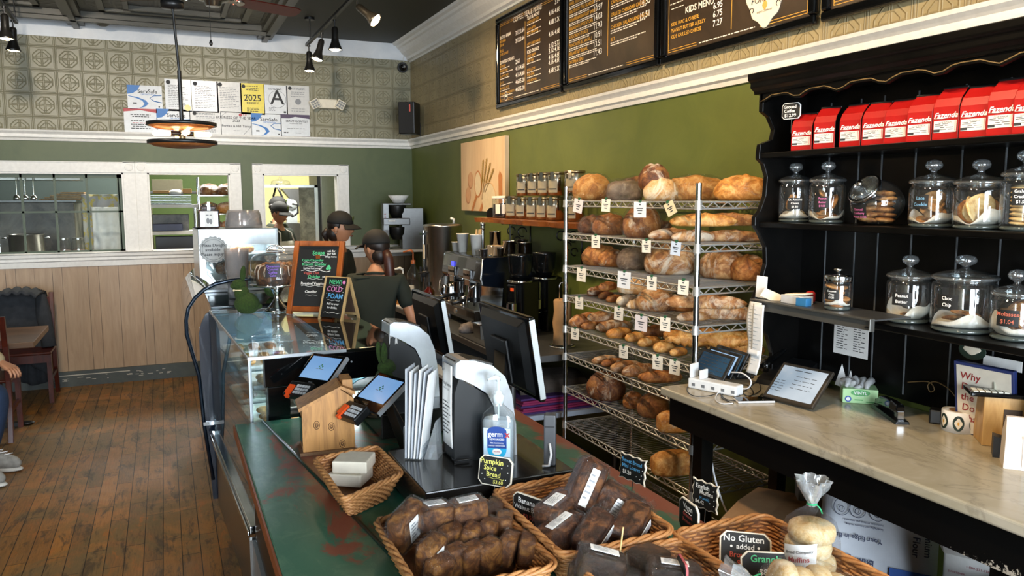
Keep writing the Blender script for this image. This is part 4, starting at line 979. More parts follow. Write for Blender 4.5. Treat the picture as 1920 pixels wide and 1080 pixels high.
chalk_sign('price_sign', 'small white-edged ground coffee price sign on a stake left of the first coffee bag', p, -PI/2+.3, .078, .062, [('Ground', -.004, .010, .017, 0), ('Coffee', -.006, -.006, .017, 0), ('$12.99', -.002, -.023, .018, 0)], frame=PAPER, stick=.055)
t = thing('card_clip_holder', 'small round clip holder in clear wrap at the far end of the top hutch shelf', 'holder', (2.31, 2.40, 1.956))
obj('base_disc', MB().lathe([(0, 0), (.024, 0), (.025, .022), (.018, .028), (0, .028)], 20), mat('grey_brown_clay', '#4a4038', .6, var=.4), t); obj('clear_wrap', MB().box(-.02, -.016, -.03, .03, 0, .045).box(.0, .022, -.045, -.042, 0, .035), FILM, t)

# ---------------------------------------------------------------- cookie jars
COOK = dict(oat=crust('cookie_oat', '#7a4c22', '#b07b42', '#cfa066'), choc=crust('cookie_choc_chip', '#3e2412', '#9a6734', '#c9985a'), sugar=crust('cookie_sugar', '#b98a4e', '#d8b577', '#e8cf9a', .2, '#ead9ae'), ginger=crust('cookie_ginger', '#7b4a22', '#a86f38', '#c48a4c'), cran=crust('cookie_cranberry', '#4f2212', '#a5703c', '#cfa268'))
PARCH = mat('parchment', '#d3cdc0', .6)
ckm = {}
def cookie(kind, r, h, p, rx, ry, rz, label, group):
    k = (kind, round(r, 3))
    o = None
    if k not in ckm:
        m = MB(); o_ = Vector((len(ckm)*2.3, 1, 4))
        m.ell((0, 0, 0), (r, r, h*.6), 20, 8, lambda d: Vector((d.x*(1+.05*noise.noise(d*3+o_)), d.y*(1+.05*noise.noise(d*3-o_)), d.z*(1+.35*noise.noise(d*4+o_)))))
        o = obj('cookie', m, COOK[kind]); ckm[k] = o
    else: o = ckm[k].copy(); S.collection.objects.link(o)
    o.location = p; o.rotation_euler = (rx, ry, rz); return tag(o, label, 'cookie', group)
def jar(px, py, z, r, h, label, lid='glass', sign=None, cookies=None, sc=(0, 0), knob=1, paper=None, cname='', loc=None, tilt=0):
    b = loc or at(px, py, 2, z); cx, cy = b.x, b.y
    t = thing('cookie_jar', label, 'jar', (cx, cy, z), 0, 'glass cookie jars on the hutch')
    prof = [(0, .004), (r*.9, .004), (r*.97, .012), (r, .025), (r, h*.86), (r*.97, h*.92), (r*.88, h*.955), (r*.88, h), (r*.92, h+.004)]
    obj('glass_body', MB().lathe(prof, 36), GLASS, t)
    obj('glass_base', MB().lathe([(0, 0), (r*.9, 0), (r*.97, .006), (r*.93, .012), (0, .012)], 36), mat('thick_glass_base', '#4b5350', .05, spec=.9), t)
    if lid == 'glass':
        lp = [(r*1.0, h+.002), (r*1.02, h+.008), (r*.97, h+.014), (r*.8, h+.020), (r*.45, h+.028), (r*.2, h+.032), (r*.13, h+.038), (.010, h+.042)]
        l_ = obj('glass_lid', MB().lathe(lp, 36).lathe([(r*.9, h-.012), (r*.9, h+.004)], 30), GLASS, t)
        obj('lid_rim', MB().lathe([(r*.98, h), (r*1.03, h+.004), (r*1.03, h+.009), (r*.98, h+.012), (r*.98, h)], 36), thinrim, l_)
        obj('lid_knob', MB().lathe([(.009, h+.040), (.011, h+.044), (.024*knob, h+.052), (.027*knob, h+.062), (.022*knob, h+.074), (.008, h+.079), (0, h+.08)], 24), thinrim, l_)
    else:
        l_ = obj('steel_lid', MB().lathe([(r*1.02, h), (r*1.04, h+.002), (r*1.04, h+.018), (r*1.0, h+.022), (r*.5, h+.026), (0, h+.026)], 36), CHROME, t)
        obj('lid_knob', MB().lathe([(.006, h+.025), (.006, h+.034), (.016, h+.038), (.015, h+.044), (0, h+.046)], 18), CHROME, l_)
    if sign:
        lines, mi, w_, h_, zz = sign; a = math.atan2(-cy, -cx)+sc[0]; ang = a+PI/2
        m = MB(); 
        def cyl_pt(u, v): q = a+(u)*w_/r; return ((r+.0015)*cos(q), (r+.0015)*sin(q), zz+v)
        m.grid(lambda u, v: cyl_pt(u-.5, (v-.5)*h_), 8, 1); lb = obj('chalk_label', m, CHALKB, t)
        tm = MB(); n_ = len(lines)
        for i, ln in enumerate(lines): text(tm, ln, 0, h_*(.5-(i+.8)/(n_+.2)), h_*.9/(n_+.6), 0, 'CENTER', .01)
        tm.v = [(lambda q: ((r+.0025)*cos(q), (r+.0025)*sin(q), zz+v[2]))(a+v[0]*.95/r) for v in tm.v]
        obj('label_lettering', tm, mi, lb)
    if paper:
        m = MB()
        def pf(u, v):
            q = 2*PI*u; rr = r*.93*(.25+.75*min(1, v*1.6)); zz = .014+max(0, v-.35)*paper*(1+.7*sin(q*2+px)+.3*sin(q*5)); return (rr*cos(q), rr*sin(q), zz)
        m.grid(pf, 40, 8); pl = obj('parchment_liner', m, PARCH, t)
    for c in (cookies or []):
        kind, cr, ch, x, y, zz, rx, ry = c
        cookie(kind, cr, ch, (cx+x, cy+y, z+zz), rx, ry, rnd.uniform(0, 6), f'{cname}', f'cookies in the {cname.split(" in the ")[-1]}')
    return t
thinrim = thin_glass('lid_glass_rim', (.8, .84, .85), 1.5, .02, .05, .25)
def pile(kind, r, jr, n, lean=.15, h=.014, per=2, z0=.02, x0=0, y0=0):
    out = []
    for i in range(n):
        k = i//per; a = i*2.4+k*.7; d = (jr*.9-r) if per > 1 else .006
        out.append((kind, r, h, x0+cos(a)*d*.9, y0+sin(a)*d*.9, z0+k*h*1.05, rnd.uniform(-lean, lean), rnd.uniform(-lean, lean)))
    return out
WCH, PCH, BCH, RCH = CHALKW, mat('chalk_label_pink', '#c36a9a', .7), mat('chalk_label_blue', '#6f9fc0', .7), mat('chalk_label_red', '#b5604a', .7)
U = 1.676
def sc_(px, py, ax=2, v=U): return mpp(at(px, py, ax, v))
def J(px, py, z, wpx, hpx, *a, **k):
    c = at(px, py, 0, 2.35); s = mpp(c); r = wpx*s/2; return jar(px, py, z, r, hpx*s, *a, loc=c, **k)
def lean_stack(kind, r, n, x, y, z0, h=.014, tiltx=1.2):   # cookies standing on edge against each other
    return [(kind, r, h, x+i*h*.9, y-i*.004, z0+r*.9, .25, tiltx) for i in range(n)]
kk = J(1489, 414, U, 58, 73, 'small glass jar of pale cookies with a black label, first on the upper jar shelf', sign=(('Ch. Almond', 'Chews', '$1.50'), WCH, .055, .045, .075), sc=(.0, 0), paper=.03, cname='biscotti-like cookie in the first small jar of the upper shelf', cookies=lean_stack('oat', .034, 3, -.02, 0, .05)+pile('sugar', .03, .045, 3, .4))
J(1549, 417, U, 64, 76, 'small glass jar with a pink lettered label, second on the upper jar shelf', sign=(('Peanut', 'Butter', '$1.05'), PCH, .05, .045, .08), sc=(-.25, 0), paper=.03, cname='cookie in the second small jar of the upper shelf', cookies=pile('choc', .034, .047, 4, .4)+[('choc', .04, .016, .015, -.01, .075, 1.1, .5), ('choc', .038, .016, .0, .01, .1, .9, .3)])
J(1745, 426, U, 80, 80, 'glass jar of oat cookies with a blue lettered label, right of the tilted jar', sign=(('Lace', 'Cookie'), BCH, .05, .045, .085), sc=(-.5, 0), paper=.035, cname='round oat cookie in the jar with the blue lettered label', cookies=pile('oat', .036, .055, 9, .5)+[('oat', .036, .015, -.01, -.015, .08, 1.0, .3), ('oat', .036, .015, .01, .0, .095, .7, -.4)])
J(1833, 430, U, 88, 82, 'glass jar of large pale sugar cookies, unlabelled, on the upper shelf', paper=.05, cname='large sugar cookie in the unlabelled jar', cookies=[('sugar', .05, .014, -.028, -.02, .065, 1.1, -.5), ('sugar', .045, .014, -.035, -.005, .06, 1.2, -.6), ('ginger', .045, .016, .035, -.005, .055, .4, 1.3), ('ginger', .045, .016, .0, .02, .055, 1.1, 0)])
J(1916, 432, U, 78, 100, 'glass jar stacked with graham crackers, cut by the right edge, upper shelf', sign=(('Graham', 'Cracker', '$1.50'), WCH, .05, .05, .10), sc=(-.1, 0), cname='graham biscuit stacked in the right-hand upper jar', cookies=[('sugar', .036, .012, .0, .0, .02+.0135*i, rnd.uniform(-.08, .08), rnd.uniform(-.08, .08)) for i in range(9)])
L3 = 1.346
J(1701, 606, L3, 78, 82, 'glass jar with a nearly empty bottom and a black peanut butter label, lower shelf', sign=(('Peanut', 'Butter'), WCH, .065, .045, .085), sc=(-.3, 0), paper=.05, cname='brown cookie at the bottom of the lower peanut butter jar', cookies=[('oat', .04, .014, .01, -.01, .022, .1, 0)])
J(1803, 624, L3, 110, 96, 'widest glass jar on the lower shelf, with a few cookies on parchment', sign=(('Choc', 'Chip'), WCH, .065, .045, .10), sc=(-.5, 0), paper=.04, knob=1.2, cname='brown cookie at the bottom of the widest lower jar', cookies=[('choc', .045, .014, -.02, -.02, .024, .1, 0), ('choc', .045, .014, 0, .02, .04, .1, .1), ('choc', .045, .014, .0, -.01, .056, .1, .1)])
J(1900, 640, L3, 82, 82, 'glass jar with a red lettered label, cut by the right edge, lower shelf', sign=(('Molasses', '$1.04'), RCH, .06, .05, .07), sc=(-.3, 0), paper=.06, cname='dark cookie standing in the lower right-hand jar', cookies=[('cran', .042, .014, .01, -.01, .06, 1.1, .3), ('cran', .042, .014, .0, .01, .06, 1.0, -.3), ('cran', .04, .014, .0, -.01, .025, .2, 0), ('cran', .04, .014, .01, -.0, .085, .9, .5)])
# tilted jar: an ellipsoid cookie jar leaning back with its lid at the upper left
cc = at(1643, 417, 0, 2.36); ff = Vector((cc.x, cc.y, 0)).normalized()
t = thing('cookie_jar', 'round tilted glass jar with a slanting steel-rimmed lid, full of cranberry cookies', 'jar', (cc.x, cc.y, U), 0, 'glass cookie jars on the hutch')
obj('glass_body', MB().ell((0, 0, .078), (.092, .092, .084), 36, 20, lambda d: Vector((d.x, d.y, max(d.z, -.9)))), GLASS, t)
rv = Vector((ff.y, -ff.x, 0)); nl = (Vector((0, 0, 1))*.62-rv*.55-ff*.56).normalized(); lc = Vector((0, 0, .078))+nl*.078
Ml = Matrix.Translation(lc) @ nl.to_track_quat('Z', 'Y').to_matrix().to_4x4()
l_ = obj('glass_lid', MB().lathe([(.058, .0), (.05, .012), (.03, .018), (.0, .02)], 32, M=Ml), GLASS, t); obj('lid_rim', MB().lathe([(.056, -.004), (.062, -.002), (.062, .006), (.056, .008), (.056, -.004)], 32, M=Ml), CHROME, l_)
obj('lid_knob', MB().lathe([(.005, .02), (.005, .03), (.013, .034), (.012, .041), (0, .043)], 16, M=Ml), CHROME, l_)
ring = math.atan2(-cc.y, -cc.x)-.75
m = MB(); m.grid(lambda u, v: (.094*cos(ring+(u-.5)*.7)*(1-.12*(1-v)), .094*sin(ring+(u-.5)*.7)*(1-.12*(1-v)), .03+.045*v), 6, 2); lb = obj('chalk_label', m, CHALKB, t)
tm = MB()
for i, s in enumerate(('Oatmeal', 'Cranberry', 'Walnut $1.05')): text(tm, s, 0, .052-.013*i, .012, 0, 'CENTER', .01)
tm.v = [(.0955*cos(ring+v[0]/.094)*(1-.12*(1-(v[2]-.03)/.045)), .0955*sin(ring+v[0]/.094)*(1-.12*(1-(v[2]-.03)/.045)), v[2]) for v in tm.v]; obj('label_lettering', tm, PCH, lb)
for i in range(6):
    for j, (x, n) in enumerate(((.025, 6), (-.03, 3))):
        if i < n: q = Vector((0, 0, .02+.0185*i))+rv*(x+.004*sin(i*2))-ff*(.018+.003*cos(i*3)); cookie('cran', .037, .018, (cc.x+q.x, cc.y+q.y, U+q.z), rnd.uniform(-.1, .1), rnd.uniform(-.12, .12), i, 'cranberry cookie stacked in the tilted round jar', 'cookies in the tilted round jar')
for i in range(3): q = rv*.0+ff*(.03)+Vector((0, 0, .03+.02*i)); cookie('cran', .037, .018, (cc.x+q.x, cc.y+q.y, U+q.z), .2, .1, i, 'cranberry cookie stacked in the tilted round jar', 'cookies in the tilted round jar')
# ---------------------------------------------------------------- things on and near the marble counter
MZ = 1.0005
t = thing('ticket_rail_shelf', 'grey metal shelf with a raised lip holding papers, left of the lower cookie jars', 'shelf', (0, 0, 0))
m = MB().box(2.05, 2.215, 1.80, 2.36, 1.383, 1.388); obj('tray', m, DULLSTEEL, t)
m = MB().box(2.04, 2.052, 1.80, 2.36, 1.352, 1.392).box(2.028, 2.04, 1.80, 2.36, 1.385, 1.392).box(2.028, 2.05, 1.796, 1.80, 1.35, 1.392); l_ = obj('front_rail', m, mat('rail_grey', '#6f6f6b', .35, .7), t, bevel=.002)
obj('rivet', MB().cyl((2.03, 1.815, 1.363), (2.042, 1.815, 1.363), .004, n=10), BLACKP, l_)
def sheet(name, label, cat, pts_fn, nu, nv, m_, parent=None, solid=.0008):
    o = obj(name, MB().grid(pts_fn, nu, nv), m_, parent, solid=solid)
    return tag(o, label, cat) if label else o
# papers on the rail shelf
def card(name, label, cat, loc, rz, w, d, h, m_, rx=0, ry=0, bevel=.001, group=None):
    t = obj(name, MB().box(-w/2, w/2, -d/2, d/2, 0, h, T(rx=rx, ry=ry)), m_, bevel=bevel); t.location = loc; t.rotation_euler = (0, 0, rz); return tag(t, label, cat, group)
p = at(1427, 540, 0, 2.10); card('notice_card', 'pale printed card standing at the left end of the grey shelf', 'card', (2.10, p.y, 1.389), -PI/2+.2, .05, .002, .085, PAPER, ry=.05)
p = at(1440, 548, 0, 2.08); card('paper_stack', 'slanting cream slip on the grey shelf', 'paper', (2.085, p.y, 1.389), -PI/2+.5, .075, .004, .04, CREAM, ry=.35, rx=-.7)
p = at(1490, 560, 0, 2.10); card('small_box', 'white and blue carton on the grey shelf under a cream slip', 'box', (2.11, p.y, 1.3885), -PI/2, .10, .06, .03, mat('carton_white', '#c9ccd0', .5))
card('small_box', 'small blue and black box on the grey shelf beside the steel-lidded jar', 'box', (2.085, at(1507, 560, 0, 2.085).y, 1.3885), -PI/2+.1, .045, .03, .028, mat('carton_blue', '#2f6f9f', .5))
card('paper_stack', 'cream slips lying on top of the white carton', 'paper', (2.12, p.y, 1.4195), -PI/2+.15, .085, .05, .006, CREAM, ry=-.1)
card('small_box', 'red knob-shaped box beside the jar on the grey shelf', 'box', (2.16, at(1520, 545, 0, 2.16).y, 1.3885), 0, .03, .03, .045, mat('carton_red', '#a82020', .5), bevel=.01)
p = at(1565, 585, 0, 2.115)
jj = jar(0, 0, 1.389, .041*1.08, .098, 'steel-lidded glass jar of coconut cookies at the right end of the grey shelf', lid='steel', sign=(('Coconut', 'Crisp', '$1.25'), CHALKW, .048, .036, .055), sc=(-.45, 0), loc=Vector((2.125, p.y, 0)), paper=.02, cname='ginger-brown cookie in the steel-lidded jar',
         cookies=[('ginger', .024, .013, (.014 if i % 2 else -.014), .012*((i % 3)-1), .012+i*.0085, rnd.uniform(-.2, .2), rnd.uniform(-.25, .25)) for i in range(9)])
# long till receipts hanging from the rail
pa = at(1418, 566, 0, 2.026)
def rc(u, v): return (2.022-.02*v*v-.012*sin(v*5), pa.y+.03-.065*u-.0*v, 1.384-.20*v)
def rc2(u, v): return (2.012-.012*sin(v*4+1)-.0*v, pa.y-.012-.06*u+.055*v*v, 1.382-.275*v)
for fn, lb in ((rc, 'till receipt hanging from the grey rail, left and shorter'), (rc2, 'long curling till receipt hanging from the grey rail, right and longer')):
    o = sheet('till_receipt', lb, 'receipt', fn, 6, 20, PAPER); o['group'] = 'receipts on the grey rail'
    m = MB(); 
    for i in range(14):
        v = .08+.06*i; a, b = fn(.15, v), fn(.35+.5*((i*37) % 10)/10, v); 
        if v < .93: m.tube([(a[0]-.001, a[1], a[2]), (b[0]-.001, b[1], b[2])], .0007, 4)
    obj('receipt_print', m, GREYINK, o)
# wall phone
t = thing('telephone', 'black desk telephone with a coiled cord behind the tablets', 'telephone', (2.36, 2.50, MZ), -PI/2+.3)
obj('base', MB().loft([[(-.09, -.10, 0), (.09, -.10, 0), (.09, .1, 0), (-.09, .1, 0)], [(-.085, -.09, .02), (.085, -.09, .02), (.085, .1, .09), (-.085, .1, .09)]], smooth=False), BLACKP, t, bevel=.006)
h = obj('handset', MB().tube([(-.055, -.09, .065), (-.058, -.06, .085), (-.06, 0, .10), (-.058, .07, .13), (-.055, .1, .125)], [.022, .018, .014, .018, .022], 12), BLACKG, t)
obj('coiled_cord', MB().tube([(-.10+.012*cos(i*.9)-.0004*i, -.1-.0008*i, .03+.012*sin(i*.9)) for i in range(90)], .0022, 5), BLACKP, h)
# three tablets in a charging stand
CHW = mat('charger_white', '#d8dadb', .4)
t = thing('charging_station', 'white multi-port charging block with upright dividers at the end of the marble counter', 'charger', (2.0, 2.50, MZ), -PI/2+.35)
obj('power_bar', MB().box(-.12, .10, -.03, .03, 0, .042), CHW, t, bevel=.006)
for i in range(2): obj('divider', MB().box(-.115+i*.045, -.105+i*.045, -.028, .028, .042, .10-.02*i), CHW, t, bevel=.004)
m = MB()
for i in range(5): m.box(-.10+i*.045, -.085+i*.045, -.031, -.0295, .012, .024)
obj('usb_ports', m, mat('port_grey', '#6a6d70', .5), t)
def tablet(name, label, center, w, h, nrm, up, screen, casecol, deco=None, group=None, thick=.010, cat='tablet', bezel=.014):
    n = Vector(nrm).normalized(); u = Vector(up); u = (u-n*u.dot(n)).normalized(); r = u.cross(n)
    M_ = Matrix((r, -n, u)).transposed().to_4x4()      # local x right, -y toward the viewer, z up
    t = thing(name, label, cat, center, 0, group)
    obj('body', MB().box(-w/2, w/2, 0, thick, -h/2, h/2, M_), casecol, t, bevel=.004, seg=3)
    obj('screen', MB().box(-w/2+bezel, w/2-bezel, -.0008, .001, -h/2+bezel, h/2-bezel, M_), screen, t, label='glowing screen')
    if deco:
        d = MB(); deco(d, M_); obj('screen_lettering', d, INK, t)
    return t, M_
def scr(name, c1, c2, e):
    k = N(name); v = k.coord(); f = k.noise(v, 3, 3); c = k.ramp(f, [(.35, lin(c1)), (.65, lin(c2))]); k.set(Base_Color=lin('#101418'), Roughness=.12, Emission_Color=c, Emission_Strength=e); return k.m
SCRD = scr('screen_dim', '#253a4c', '#3a5a70', .45); SCRB = scr('screen_blue', '#7fa3c9', '#9fbfdf', .75); SCRW = scr('screen_pale', '#7c8fa0', '#c2cad0', .75)
def msgs(d, M_):
    for i in range(7): strokes(d, -.07, .045-.014*i, .10+.03*(i % 3), .0025, i, -.0016)
    d.v = [tuple(M_ @ Vector(p)) if k >= 0 else p for k, p in enumerate(d.v)]
ta = at(1338, 683, 0, 2.04)
dirc = Vector((-ta.x, -ta.y, 0)).normalized()
for i, (dx, nm) in enumerate(((0, 'front tablet, dark blue screen, leaning in the charging station'), (1, 'middle tablet, pale blue screen, behind the front one in the charging station'), (2, 'rear tablet, black edged, last in the charging station'))):
    c = Vector((2.045+.045*i, 2.59+.01*i, 1.092+.002*i))
    tablet('tablet', nm, c, .185, .112, (-.848, -.10, .53), (.5, 0, 1), SCRD if i != 1 else SCRB, BLACKP, msgs if i == 0 else None, 'tablets in the charging station')
CBK = BLACKP; CWT = mat('cable_white', '#d5d6d8', .4)
def cable(name, label, pts, r, m_, grp=None):
    # smooth the control points
    P_ = [Vector(p) for p in pts]; out = []
    for i in range(len(P_)-1):
        a, b, c, d = P_[max(i-1, 0)], P_[i], P_[i+1], P_[min(i+2, len(P_)-1)]
        for k in range(8):
            s = k/8; out.append(.5*((2*b)+(c-a)*s+(2*a-5*b+4*c-d)*s*s+(3*b-a-3*c+d)*s**3))
    out.append(P_[-1]); return tag(obj(name, MB().tube(out, r, 6), m_), label, 'cable', grp)
def surf(*pp): return [tuple(at(x, y, 2, MZ+.003)) for x, y in pp]
cable('charging_cable', 'black charging cable looping out left over the marble edge', surf((1350, 735), (1330, 742), (1300, 742), (1288, 730), (1300, 716), (1330, 712), (1352, 722)), .0018, CBK, 'black charging cables')
cable('charging_cable', 'black charging cable lying in curls between the charger and the phone', surf((1345, 728), (1360, 748), (1390, 750), (1412, 738), (1400, 722), (1372, 728), (1352, 744), (1375, 756)), .0018, CBK, 'black charging cables')
cable('charging_cable', 'black charging cable curling toward the large tablet', surf((1380, 722), (1400, 742), (1425, 732), (1420, 716), (1400, 730), (1385, 745), (1410, 750), (1430, 738)), .0018, CBK, 'black charging cables')
cable('charging_cable', 'white cable running from the charger to the phone', [tuple(at(x, y, 2, MZ+h)) for x, y, h in ((1358, 728, .02), (1345, 738, .004), (1342, 750, .003), (1355, 757, .003), (1374, 756, .004))], .0025, CWT)
cable('charging_cable', 'thick white cable arching from the tablets back to the charger', [tuple(at(x, y, 0, 2.06)) for x, y in ((1371, 698), (1392, 700), (1408, 714), (1402, 728), (1382, 728))], .003, CWT)
ph = at(1413, 752, 2, MZ)
t = thing('mobile_phone', 'mobile phone with a white edge lying flat in front of the tablets', 'phone', (ph.x, ph.y, MZ), rad(-21))
obj('body', MB().box(-.072, .072, -.034, .034, 0, .008), CWT, t, bevel=.004, seg=3); obj('screen', MB().box(-.069, .069, -.031, .031, .0075, .009), BLACKG, t)
tc = at(1495, 712, 2, 1.09)
SC_ = SCRW
def orders(d, M_):
    strokes(d, -.04, .055, .08, .003, 2, -.0016)
    for i in range(4): strokes(d, -.02, .03-.018*i, .09, .0022, i+5, -.0016)
    for i in range(5): strokes(d, -.1, .0-.012*i, .05, .0022, i+9, -.0016)
    d.v = [tuple(M_ @ Vector(p)) for p in d.v]
tablet('order_tablet', 'large tablet in a brown-black case tilted back on the marble, screen showing text', Vector((2.157, 2.23, 1.075)), .225, .17, (-.70, -.10, .71), (.6, .1, 1), SCRW, mat('brown_case', '#2b241c', .5), orders, None, .014)
# notices on the hutch back panel below the shelf
p0 = at(1593, 665, 0, 2.46)
t = thing('task_list', 'two-column typed task list taped to the black boards', 'notice', (2.462, p0.y, 1.17), -PI/2)
obj('sheet', MB().box(-.085, .085, -.001, .001, -.02, .13), PAPER, t); m = MB(); text(m, 'OPEN', -.04, .105, .009, -.0018, 'CENTER'); text(m, 'CLOSING', .045, .098, .009, -.0018, 'CENTER')
for i in range(10):
    for x in (-.07, .015): strokes(m, x, .088-i*.0095, .035+.02*((i*3) % 2), .003, i+int(x*100), -.0018)
obj('printing', m, INK, t)
# glove box, papers, stapler
gb = at(1610, 752, 2, MZ)
GBC = mat('glove_box_green', '#a8cf98', .5)
gz = rad(-41)
t = thing('glove_box', 'pale green box of vinyl gloves with crumpled gloves sticking out', 'box', (gb.x, gb.y, MZ), gz)
obj('carton', MB().box(-.062, .062, -.04, .06, 0, .055), GBC, t, bevel=.002)
m = MB(); m.slot(0).add([(.045*cos(a)*.75+.0, -.0412, .041+.0125*sin(a)) for a in [2*PI*i/24 for i in range(24)]], [tuple(range(24))]); m.slot(1); text(m, 'VINYL', 0, .035, .017, -.0420, 'CENTER', .02)
m.slot(2).cyl((-.042, -.041, .016), (-.042, -.0416, .016), .0115, n=20); m.slot(1).cyl((-.042, -.0416, .016), (-.042, -.0420, .016), .007, n=20); text(m, 'GLOVES', 0, .026, .007, -.0412, 'CENTER'); m.slot(0).box(.02, .05, -.0414, -.041, .006, .010); m.box(-.02, .01, -.0414, -.041, .012, .016)
obj('printing', m, [mat('glove_box_print', '#4f9a58', .5), PAPER, mat('glove_badge_blue', '#2b4f9a', .5)], t)
m = MB(); 
for i in range(5): m.tube([(-.05+.02*i+.012*sin(j*1.9+i), -.03+.018*j, .06+.02*sin(j*1.2+i*1.4)) for j in range(6)], [.006, .012, .014, .012, .013, .005], 8)
obj('crumpled_glove', m, thin_glass('glove_film', (.75, .68, .62), 1.4, .3, .45, .03), t)
for i, (dx, dy, rz_, lb) in enumerate(((.115, .05, .55, 'front brown-edged white paper sleeve standing behind the glove box'), (.10, .09, .48, 'rear white paper sleeve standing behind the glove box'))):
    q = gb+Vector((dx, dy, 0)); c_ = card('paper_bag', lb, 'paper bag', (q.x, q.y, MZ), -PI/2+.25+rz_, .19, .004, .135-.0*i, PAPER, ry=.28, rx=-.25-.05*i); c_['group'] = 'paper sleeves behind the glove box'
st = at(1668, 778, 2, MZ)
t = thing('stapler', 'black stapler lying beside the green glove box', 'stapler', (2.337, 1.966, MZ), rad(-118)); t.scale = (1.15, 1.15, 1.15)
obj('base', MB().loft([[(-.10, -.02, 0), (.10, -.022, 0), (.10, .022, 0), (-.10, .02, 0)], [(-.10, -.016, .01), (.10, -.018, .008), (.10, .018, .008), (-.10, .016, .01)]], smooth=False), BLACKP, t, bevel=.003)
a_ = obj('arm', MB().loft([[(x, -w, z0), (x, w, z0), (x, w*.8, z1), (x, -w*.8, z1)] for x, w, z0, z1 in ((-.09, .012, .012, .03), (-.05, .014, .02, .05), (.03, .015, .028, .056), (.075, .014, .03, .054), (.082, .012, .03, .048))], smooth=False), BLACKG, t, bevel=.004)
obj('staple_channel', MB().box(.06, .085, -.009, .009, .012, .034), CHROME, a_); obj('anvil', MB().box(.07, .085, -.008, .008, .008, .0095), CHROME, t)
# sticker roll
rl = at(1796, 812, 2, MZ); fv = Vector((rl.x, rl.y, 0)).normalized(); rl = rl+fv*.04; RR_ = .052
DKG = mat('sticker_green', '#20332a', .45)
t = thing('sticker_roll', 'roll of white stickers with dark green ovals standing on the marble', 'sticker roll', (rl.x, rl.y, MZ), 0)
obj('paper_roll', MB().lathe([(.030, 0), (RR_, 0), (RR_, .068), (.030, .068), (.030, 0)], 40), PAPER, t)
obj('cardboard_core', MB().lathe([(.027, .001), (.0305, .001), (.0305, .0685), (.027, .0685), (.027, .001)], 32), mat('core_brown', '#8b6a48', .7), t)
a0 = math.atan2(-rl.y, -rl.x)
for k in range(-1, 2):
    a = a0+k*.95; m = MB()
    def disc(mb, rx, rz, d, wob=0, n=30):
        pts = [((RR_+d)*cos(a+rx*(1+wob*cos(4*q))*cos(q)/RR_), (RR_+d)*sin(a+rx*(1+wob*cos(4*q))*cos(q)/RR_), .034+rz*(1+wob*cos(4*q))*sin(q)) for q in [2*PI*i/n for i in range(n)]]
        c_ = ((RR_+d)*cos(a), (RR_+d)*sin(a), .034); mb.add([c_]+pts, [(0, i+1, (i+1) % n+1) for i in range(n)])
    m.slot(0); disc(m, .017, .026, .0008); m.slot(1); disc(m, .0105, .0165, .0014, .12); m.slot(2); disc(m, .003, .006, .0018)
    obj('oval_sticker', m, [DKG, CREAM, GOLDEN], t)
# book standing on the counter
bk = at(1850, 770, 0, 2.40)
t = thing('book', 'blue-edged book with red title and a sketched cat paw cover, standing against the hutch', 'book', (2.405, bk.y, MZ), -PI/2+.05)
Mb = T(rx=rad(8)); obj('cover', MB().box(-.095, .10, -.012, .006, 0, .245, Mb), mat('book_blue', '#24305f', .4), t, bevel=.002)
obj('cover_picture', MB().box(-.085, .092, -.0135, -.012, .005, .235, Mb), mat('book_cream', '#cfc5b4', .5), t)
m = MB()
for i, s in enumerate(('Why', 'Does', 'the Cat', 'Do', 'That?')): text(m, s, -.073+.002*(i % 2), .19-.036*i, .034, -.0145, 'LEFT', .01, .15, Mb)
obj('title_lettering', m, mat('title_red', '#8c1f22', .5), t)
m = MB(); bs = [(.055, .09), (.03, .13), (.012, .165)]
for q in ([(.075, .07), (.06, .12), (.045, .165), (.04, .20)], [(.05, .08), (.035, .115), (.01, .15), (-.008, .165)], [(.085, .08), (.08, .13), (.07, .16), (.055, .15)]): m.tube([(x, -.0143, z) for x, z in q], [.010, .008, .007, .003], 6, M=Mb)
obj('paw_drawing', m, mat('sketch_grey', '#a3a08e', .7), t)
t = thing('round_card', 'dark green oval card with a cream crest tucked above the book', 'card', (2.44, at(1823, 655, 0, 2.44).y, 1.268), -PI/2)
m = MB(); m.slot(0); m.ell((0, 0, 0), (.05, .002, .032), 24, 8); m.slot(1); m.ell((0, -.002, .004), (.03, .002, .018), 16, 8, lambda d: d*(1+.12*cos(4*math.atan2(d.z, d.x)))); obj('oval', m, [DKG, CREAM], t)
card('printed_strip', 'pale printed strip behind the top of the book', 'notice', (2.445, at(1880, 672, 0, 2.445).y, 1.225), -PI/2, .13, .002, .035, PAPER)
# bamboo box with an open folder on top, tape dispenser, bags
bb = at(1868, 838, 2, MZ); fv = Vector((bb.x, bb.y, 0)).normalized(); bb = bb+fv*.06
BAM = wood('bamboo_wood', '#a87b42', '#c1975a', (6, 6, 1), .4, 8, .05)
t = thing('bamboo_box', 'bamboo wood box standing on end with a curved cut in its rim', 'box', (bb.x, bb.y, MZ), rad(-42))
obj('body', MB().box(-.055, .055, -.055, .055, 0, .155), BAM, t, bevel=.002); obj('side_slot', MB().box(.0, .05, -.058, -.0545, .03, .12), mat('bamboo_shadow_gap', '#3b2a18', .6), t)
t = thing('card_reader', 'black and white keypad device lying on the bamboo box', 'card reader', (bb.x-.01, bb.y-.01, MZ+.1565), rad(-42))
obj('body', MB().box(-.095, .095, -.05, .06, 0, .014), BLACKG, t, bevel=.004)
m = MB()
for i in range(6):
    for j in range(3): m.box(-.085+i*.017, -.072+i*.017, -.04+j*.016, -.028+j*.016, .014, .017)
obj('keys', m, mat('key_cream', '#c7c3b2', .5), t)
td = at(1893, 862, 2, MZ)
